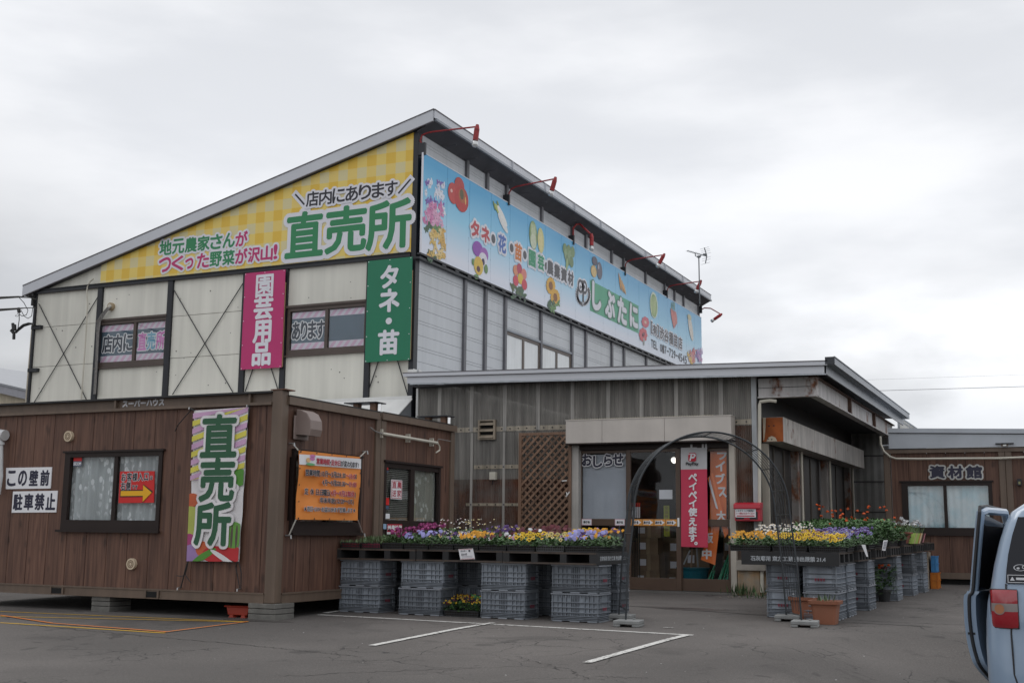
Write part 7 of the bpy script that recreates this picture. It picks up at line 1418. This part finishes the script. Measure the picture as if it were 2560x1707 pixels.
# weeds, rubble
def weed(x, y, n, h, lab, s=.12):
    F = MB(); z = gz(x, y)
    for i in range(n): leaf(F, (x+rf.gauss(0, s), y+rf.gauss(0, s*.35), z), (rf.gauss(0, .4), rf.gauss(0, .3)-.1, 1), rf.uniform(.4, 1)*h, rf.uniform(.006, .012), rf.choice((0, 0, 1)), rf.uniform(.5, 1.3))
    solo('weed', F, PM, lab, 'weed', (x, y, z))
c = ag(1861, 1487); weed(c.x, YW-.22, 70, .24, 'tuft of grass at the foot of the concrete base by the door'); weed(-4.35, YW-.1, 60, .18, 'weeds growing by the drain pipe right of the concrete base'); c = ag(1905, 1497); weed(c.x, c.y, 36, .14, 'low weeds on the cracked edge behind the arch', .16)
rb_ = MB(); rs = random.Random(3)
for i in range(60): x, y = -4.5+rs.gauss(0, .28), YW-.55+rs.gauss(0, .25); r = rs.uniform(.01, .035); z = gz(x, y); rb_.pbox((x, y, z-.004), (r, r*.4, 0), (-r*.3, r, 0), (0, r*.1, r*.6))
o = rb_.build('rubble', mat('rubble', (.20, .18, .15), .9, var=.3, vs=15)); o['kind'] = 'stuff'; o['label'] = 'broken paving crumbs at the foot of the corner post'
# ================================================================ blue car at the right edge
PB2 = mat('car_paint', (.225, .305, .41), .28, metal=.05, var=.02, spec=.6, coat=.7); SEAL = mat('black_rubber', (.012, .012, .014), .5, var=.1); CGL = mat('dark_car_glass', (.012, .013, .018), .06, var=0, spec=.30); LRED = mat('lamp_lens_red', (.30, .005, .015), .12, var=.05, spec=.8, coat=.6); LCLR = mat('lamp_lens_clear', (.26, .23, .22), .1, spec=.8, coat=.6); LAMB = mat('lamp_lens_amber', (.42, .18, .09), .12, coat=.6); TRIM = mat('door_trim_grey', (.06, .06, .062), .7)
VX, VY, VZ = .285, 8.40, -.335; car = thing('parked_car', 'pale blue compact car with its left rear door ajar at the right edge', 'car', (VX, VY+1.9, VZ)); K = lambda x, y, z: Vector((VX+x, VY+y, VZ+z))
# outline at a station: (half width, z) from sill to roof
OUT = [(.70, .20), (.775, .24), (.815, .34), (.838, .50), (.842, .70), (.835, .86), (.822, .98), (.800, 1.08), (.775, 1.22), (.735, 1.38), (.695, 1.50), (.655, 1.575), (.575, 1.63), (.36, 1.66), (0, 1.665)]
ST = [(0.0, .0), (.012, .045), (.04, .085), (.10, .112), (.2, .124), (.6, .13), (1.9, .13), (2.6, .125)]   # (y, extra half width minus .13)
def rear_lean(z): return .30*max(0, z-1.0)+(.05 if z < .55 else 0)*0
def sect(y, ex, k):
    L_ = []
    for hw, z in OUT: L_.append((hw-.13+ex, z))
    return L_
b = MB(); n = len(OUT); vs = []
for y, ex in ST:
    for hw, z in sect(y, ex, 0):
        w_ = 1 if y < .3 else max(0, 1-(y-.3)/1.2); bulge = -.045*math.exp(-((z-.45)/.14)**2) if y < .3 else 0
        vs.append(K(-max(0, hw), y+rear_lean(z)*w_+bulge, z))
fs_ = [(j*n+i, j*n+i+1, (j+1)*n+i+1, (j+1)*n+i) for j in range(len(ST)-1) for i in range(n-1)]
m = len(vs); vs2 = [Vector((2*VX-v.x, v.y, v.z)) for v in vs]; fs2 = [tuple(i+m for i in reversed(f)) for f in fs_]
rear = [(i, i+m, i+1+m, i+1) for i in range(n-1)]; front = [((len(ST)-1)*n+i+1, (len(ST)-1)*n+i+1+m, (len(ST)-1)*n+i+m, (len(ST)-1)*n+i) for i in range(n-1)]
b.add(vs+vs2, fs_+fs2+rear+front+[tuple([j*n for j in range(len(ST))]+[j*n+m for j in reversed(range(len(ST)))])], 0)
hood = [(2.6, 1.02), (3.35, .96), (3.62, .80), (3.68, .45), (3.62, .22), (2.6, .20)]; b.prism([K(-.80, y, z) for y, z in hood], (1.60, 0, 0), 0)
ws = [(2.59, .99), (3.05, .985), (2.59, 1.58)]; b.prism([K(-.66, y, z) for y, z in ws], (1.32, 0, 0), 1)
body = b.build('body', [PB2, CGL], car, smooth=True, bevel=.0); 
for p in body.data.polygons: p.use_smooth = True
ys_ = body.modifiers.new('edge', 'EDGE_SPLIT'); ys_.split_angle = math.radians(40)
# rear window, tailgate seam, handle, plate
def rear_pt(x, z, d=.0): # on the rear face
    return K(x, rear_lean(z)-.045*math.exp(-((z-.45)/.14)**2)-d, z)
def rface(mb, pts, d, m, zn=8):
    mb.poly([rear_pt(x, z, d) for x, z in pts], m)
rw = MB(); zs_ = [1.115, 1.2, 1.3, 1.42, 1.54]; hw_ = [.690, .683, .668, .640, .600]
for i in range(4): rw.poly([rear_pt(-hw_[i], zs_[i], .014), rear_pt(hw_[i], zs_[i], .014), rear_pt(hw_[i+1], zs_[i+1], .014), rear_pt(-hw_[i+1], zs_[i+1], .014)], 0)
rwin = rw.build('rear_window', CGL, car)
k_ = MB(); c = rear_pt(-.60, 1.215, .020); U = X_; V = Vector((0, .287, .958)); k_.ring(c+Vector((0, -.0, 0)), U, V, .034, .040, 18, 0, 1., .55); k_.ring(c+U*.03+V*.004, U, V, .014, .019, 14, 0, 1., .7); k_.ell(c-U*.012-V*.004, U, V, .010, .007, 8, 0)
c = rear_pt(-.615, 1.145, .020); 
for a, e, f_, g_ in ((-.062, .062, -.026, -.022), (-.062, .062, .022, .026), (-.062, -.058, -.022, .022), (.058, .062, -.022, .022)): k_.poly([c+U*a+V*f_, c+U*e+V*f_, c+U*e+V*g_, c+U*a+V*g_], 0)
k_.add([c+U*-.048+V*-.012, c+U*-.020+V*-.012, c+U*-.034+V*.014], [(0, 1, 2)], 0); k_.poly([c+U*-.012+V*-.008, c+U*.048+V*-.008, c+U*.048+V*.008, c+U*-.012+V*.008], 0); k_.build('window_sticker', mat('sticker_grey', (.45, .46, .48), .6), rwin)
sm = MB(); sp2 = [(-.66, .96), (-.672, .80), (-.665, .55), (-.64, .47), (-.58, .445), (.58, .445), (.64, .47), (.665, .55), (.672, .80), (.66, .96)]
sm.tube([rear_pt(-.69, 1.11, .001), rear_pt(-.69, 1.0, .001)]+[rear_pt(x, z, .001) for x, z in sp2]+[rear_pt(.69, 1.0, .001), rear_pt(.69, 1.11, .001)], .006, 6); sm.build('tailgate_seam', SEAL, car)
pl_ = MB(); pl_.pbox(rear_pt(-.165, .60, .02), (.33, 0, 0), (0, .012, 0), (0, 0, .165)); pl_.build('number_plate', PLATEW, car)
# tail lamps
def lamp_side(sg):
    t_ = MB(); path = [(.625, 0), (.66, 0), (.695, 0), (.715, .004), (.735, .012), (.755, .024), (.772, .040), (.784, .062)]; nv = 14
    def lp(i, j):
        x, y = path[i]; v = j/nv; u = i/7; d = .008+.016*(1-(2*v-1)**4)*(1-(2*u-1)**6); return K(sg*(x+d*.5*(y > 0)), y-d, .835+.24*v)
    vs = [lp(i, j) for j in range(nv+1) for i in range(8)]
    for j in range(nv):
        for i in range(7):
            f_ = (j*8+i, j*8+i+1, (j+1)*8+i+1, (j+1)*8+i); t_.f.append(list(f_ if sg > 0 else reversed(f_))); t_.mi.append(1 if 6 <= j < 9 and i < 6 else 0); t_.tn.append(1.)
    t_.v = vs; c = K(sg*.734, -.020, .954); t_.ell(c, Vector((1, sg*.25, 0)).normalized(), Z_, .030, .033, 20, 2); t_.ring(c+Vector((0, -.002, 0)), Vector((1, sg*.25, 0)).normalized(), Z_, .031, .036, 20, 1)
    for j in (0, nv): t_.tube([lp(i, j)+Vector((0, .004, 0)) for i in range(8)], .005, 5, 3)
    for i in (0, 7): t_.tube([lp(i, j)+Vector((0, .004, 0)) for j in range(nv+1)], .005, 5, 3)
    return t_.build('tail_lamp', [LRED, LCLR, LAMB, SEAL], car, smooth=True)
lamp_side(-1); lamp_side(1)
# wheels
for x in (-.70, .70):
    for y in (.62, 3.0):
        w_ = MB(); w_.tube([K(x-.09, y, .29), K(x+.09, y, .29)], .29, 24); wo = w_.build('wheel', SEAL, car); r = MB(); sgn = -1 if x < 0 else 1; r.tube([K(x+sgn*.085, y, .29), K(x+sgn*.100, y, .29)], .19, 20); r.build('rim', CHROME, wo)
# side glass and the door opening on the left
og = MB(); og.add([K(-.846, 1.05, .36), K(-.846, 1.95, .30), K(-.838, 1.95, 1.0), K(-.838, .95, 1.0)], [(0, 1, 2, 3)], 0); og.add([K(-.838, 1.0, 1.0), K(-.838, 1.95, 1.0), K(-.72, 1.95, 1.48), K(-.72, 1.1, 1.48)], [(0, 1, 2, 3)], 0); og.build('door_opening', TRIM, car)
for sg in (-1, 1):
    sg_ = MB(); sg_.add([K(sg*.818, 2.0, 1.05), K(sg*.818, 2.55, 1.05), K(sg*.728, 2.45, 1.44), K(sg*.728, 2.0, 1.44)], [(0, 1, 2, 3)], 0); sg_.build('side_window', CGL, car); sg_ = MB(); sg_.add([K(sg*.818, .55, 1.05), K(sg*.818, .95, 1.05), K(sg*.728, .98, 1.44), K(sg*.728, .72, 1.44)], [(0, 1, 2, 3)], 0); sg_.build('side_window', CGL, car)
# the open door: hinged at its front edge, free edge towards the camera
HX = Vector((VX-.845, VY+1.95, 0)); ang = math.radians(10.2); dd = Vector((-math.sin(ang), -math.cos(ang), 0)); nn = Vector((-math.cos(ang), math.sin(ang), 0)); DL = .98
OZ = [(.31, -.125), (.40, -.085), (.52, -.035), (.64, -.006), (.78, .008), (.90, .010), (.985, .004), (1.02, -.020), (1.16, -.036), (1.34, -.056), (1.50, -.075), (1.60, -.088)]
def crom(P, k):
    R_ = []
    for i in range(len(P)-1):
        p0, p1, p2, p3 = P[max(i-1, 0)], P[i], P[i+1], P[min(i+2, len(P)-1)]
        for j in range(k):
            t = j/k; R_.append(tuple(.5*((2*b2)+(-a2+c2)*t+(2*a2-5*b2+4*c2-d2)*t*t+(-a2+3*b2-3*c2+d2)*t**3) for a2, b2, c2, d2 in zip(p0, p1, p2, p3)))
    return R_+[P[-1]]
OZ = crom(OZ, 4)
def DP(u, z, o, t=0.): return HX+dd*(u*DL)+nn*(o-t)+Vector((0, 0, VZ+z))
def ends(z): # free edge position along the door for a height (rounded lower rear corner and raked window)
    return 1.0-.30*max(0, (.52-z)/.21)**1.5-.04*max(0, (z-1.0)/.6)
dm = MB(); nz = len(OZ); us = [0, .25, .5, .75, .92, 1.0]; lowz = [o for o in OZ if o[0] <= 1.021]
for (z0, o0), (z1, o1) in zip(lowz, lowz[1:]):
    for ua, ub in zip(us, us[1:]):
        dm.poly([DP(ua*ends(z0), z0, o0), DP(ub*ends(z0), z0, o0), DP(ub*ends(z1), z1, o1), DP(ua*ends(z1), z1, o1)], 0)
        dm.poly([DP(ua*ends(z1), z1, o1, .085), DP(ub*ends(z1), z1, o1, .085), DP(ub*ends(z0), z0, o0, .085), DP(ua*ends(z0), z0, o0, .085)], 0)
    dm.poly([DP(ends(z0), z0, o0, 0), DP(ends(z0), z0, o0, .085), DP(ends(z1), z1, o1, .085), DP(ends(z1), z1, o1, 0)], 0)
dr = dm.build('open_door', PB2, car, smooth=True); es_ = dr.modifiers.new('edge', 'EDGE_SPLIT'); es_.split_angle = math.radians(40)
tmp_ = bmesh.new(); tmp_.from_mesh(dr.data); bmesh.ops.remove_doubles(tmp_, verts=tmp_.verts, dist=.0004); tmp_.to_mesh(dr.data); tmp_.free()
zt_l = [o for o in OZ if o[0] >= 1.0]; fr = MB()
edge = [DP(ends(z)-.03, z, o, .04) for z, o in zt_l]; top_ = [DP(u, 1.60, -.088, .04) for u in (.80, .6, .4, .2)]+[DP(.10, 1.52, -.08, .04), DP(.04, 1.02, -.04, .04)]
fr.tube(edge[:-1]+[DP(ends(1.57)-.05, 1.585, -.087, .04)]+top_, .030, 8); fr.build('window_frame', PB2, dr)
se = MB(); se.tube([DP(ends(z)+.001, z, o, .040) for z, o in OZ[:-1]]+[DP(ends(1.6)-.03, 1.625, -.092, .030), DP(.70, 1.635, -.092, .03), DP(.3, 1.62, -.09, .03)], .013, 8); se.build('door_seal', SEAL, dr)
gl = MB(); gl.poly([DP(ends(z)-.04, z, o, .04) for z, o in zt_l[:-1]]+[DP(.10, 1.50, -.078, .04), DP(.05, 1.02, -.04, .04)]); gl.build('door_glass', CGL, dr)
tp = MB()
for (z0, o0), (z1, o1) in zip(lowz[11:], lowz[12:]): tp.poly([DP(.05, z1, o1, .095), DP(.66, z1, o1, .095), DP(.66, z0, o0, .095), DP(.05, z0, o0, .095)])
tp.build('door_trim', TRIM, dr)
lc = MB(); p = DP(.985, .72, .005, .045); lc.box(p.x-.03, p.y-.02, p.z-.008, p.x+.02, p.y-.012, p.z+.008, 0)
lc.build('door_latch', [SEAL, PB2], dr)

# red-brown stock stacked behind the smoky sheet
for i, (x_, z_, h_, cc) in enumerate(((-9.55, .12, .72, (.24, .09, .05)), (-9.05, .12, .80, (.20, .085, .05)), (-9.55, .86, .62, (.22, .07, .035)), (-9.05, .94, .58, (.26, .085, .04)), (-9.50, 1.50, .58, (.42, .075, .03)), (-9.06, 1.54, .54, (.34, .07, .03)), (-10.1, .12, 1.3, (.05, .06, .06)), (-10.1, 1.44, .7, (.10, .10, .10)))):
    b = MB(); b.box(x_-.23, YW+.10, z_, x_+.23, YW+.5, z_+h_-.01, 0); b.box(x_-.235, YW+.095, z_+h_*.45, x_+.235, YW+.0995, z_+h_*.5, 1); solo('stock_carton', b, [mat('carton_%d' % i, cc, .7, var=.3, vs=3), DARK], 'blurred carton stacked behind the smoky corrugated wall', 'box', (x_, YW+.3, z_), 'cartons behind the smoky wall')

gr_ = MB(); rg_ = random.Random(12)
for i in range(150):
    x, y = rg_.uniform(-9.5, .5), rg_.uniform(8.6, 17.5)
    if x < -8.6 and y > 11.5: continue
    r = rg_.uniform(.004, .013); z = gz(x, y); gr_.pbox((x, y, z-.002), (r, r*.5, 0), (-r*.4, r, 0), (0, r*.1, r*.6), rg_.choice((0, 0, 1)), rg_.uniform(.6, 1.2))
o = gr_.build('gravel', [mat('grit_grey', (.26, .25, .23), .9), mat('grit_pale', (.45, .44, .42), .9)]); o['kind'] = 'stuff'; o['label'] = 'scattered pale grit and crumbs on the asphalt'
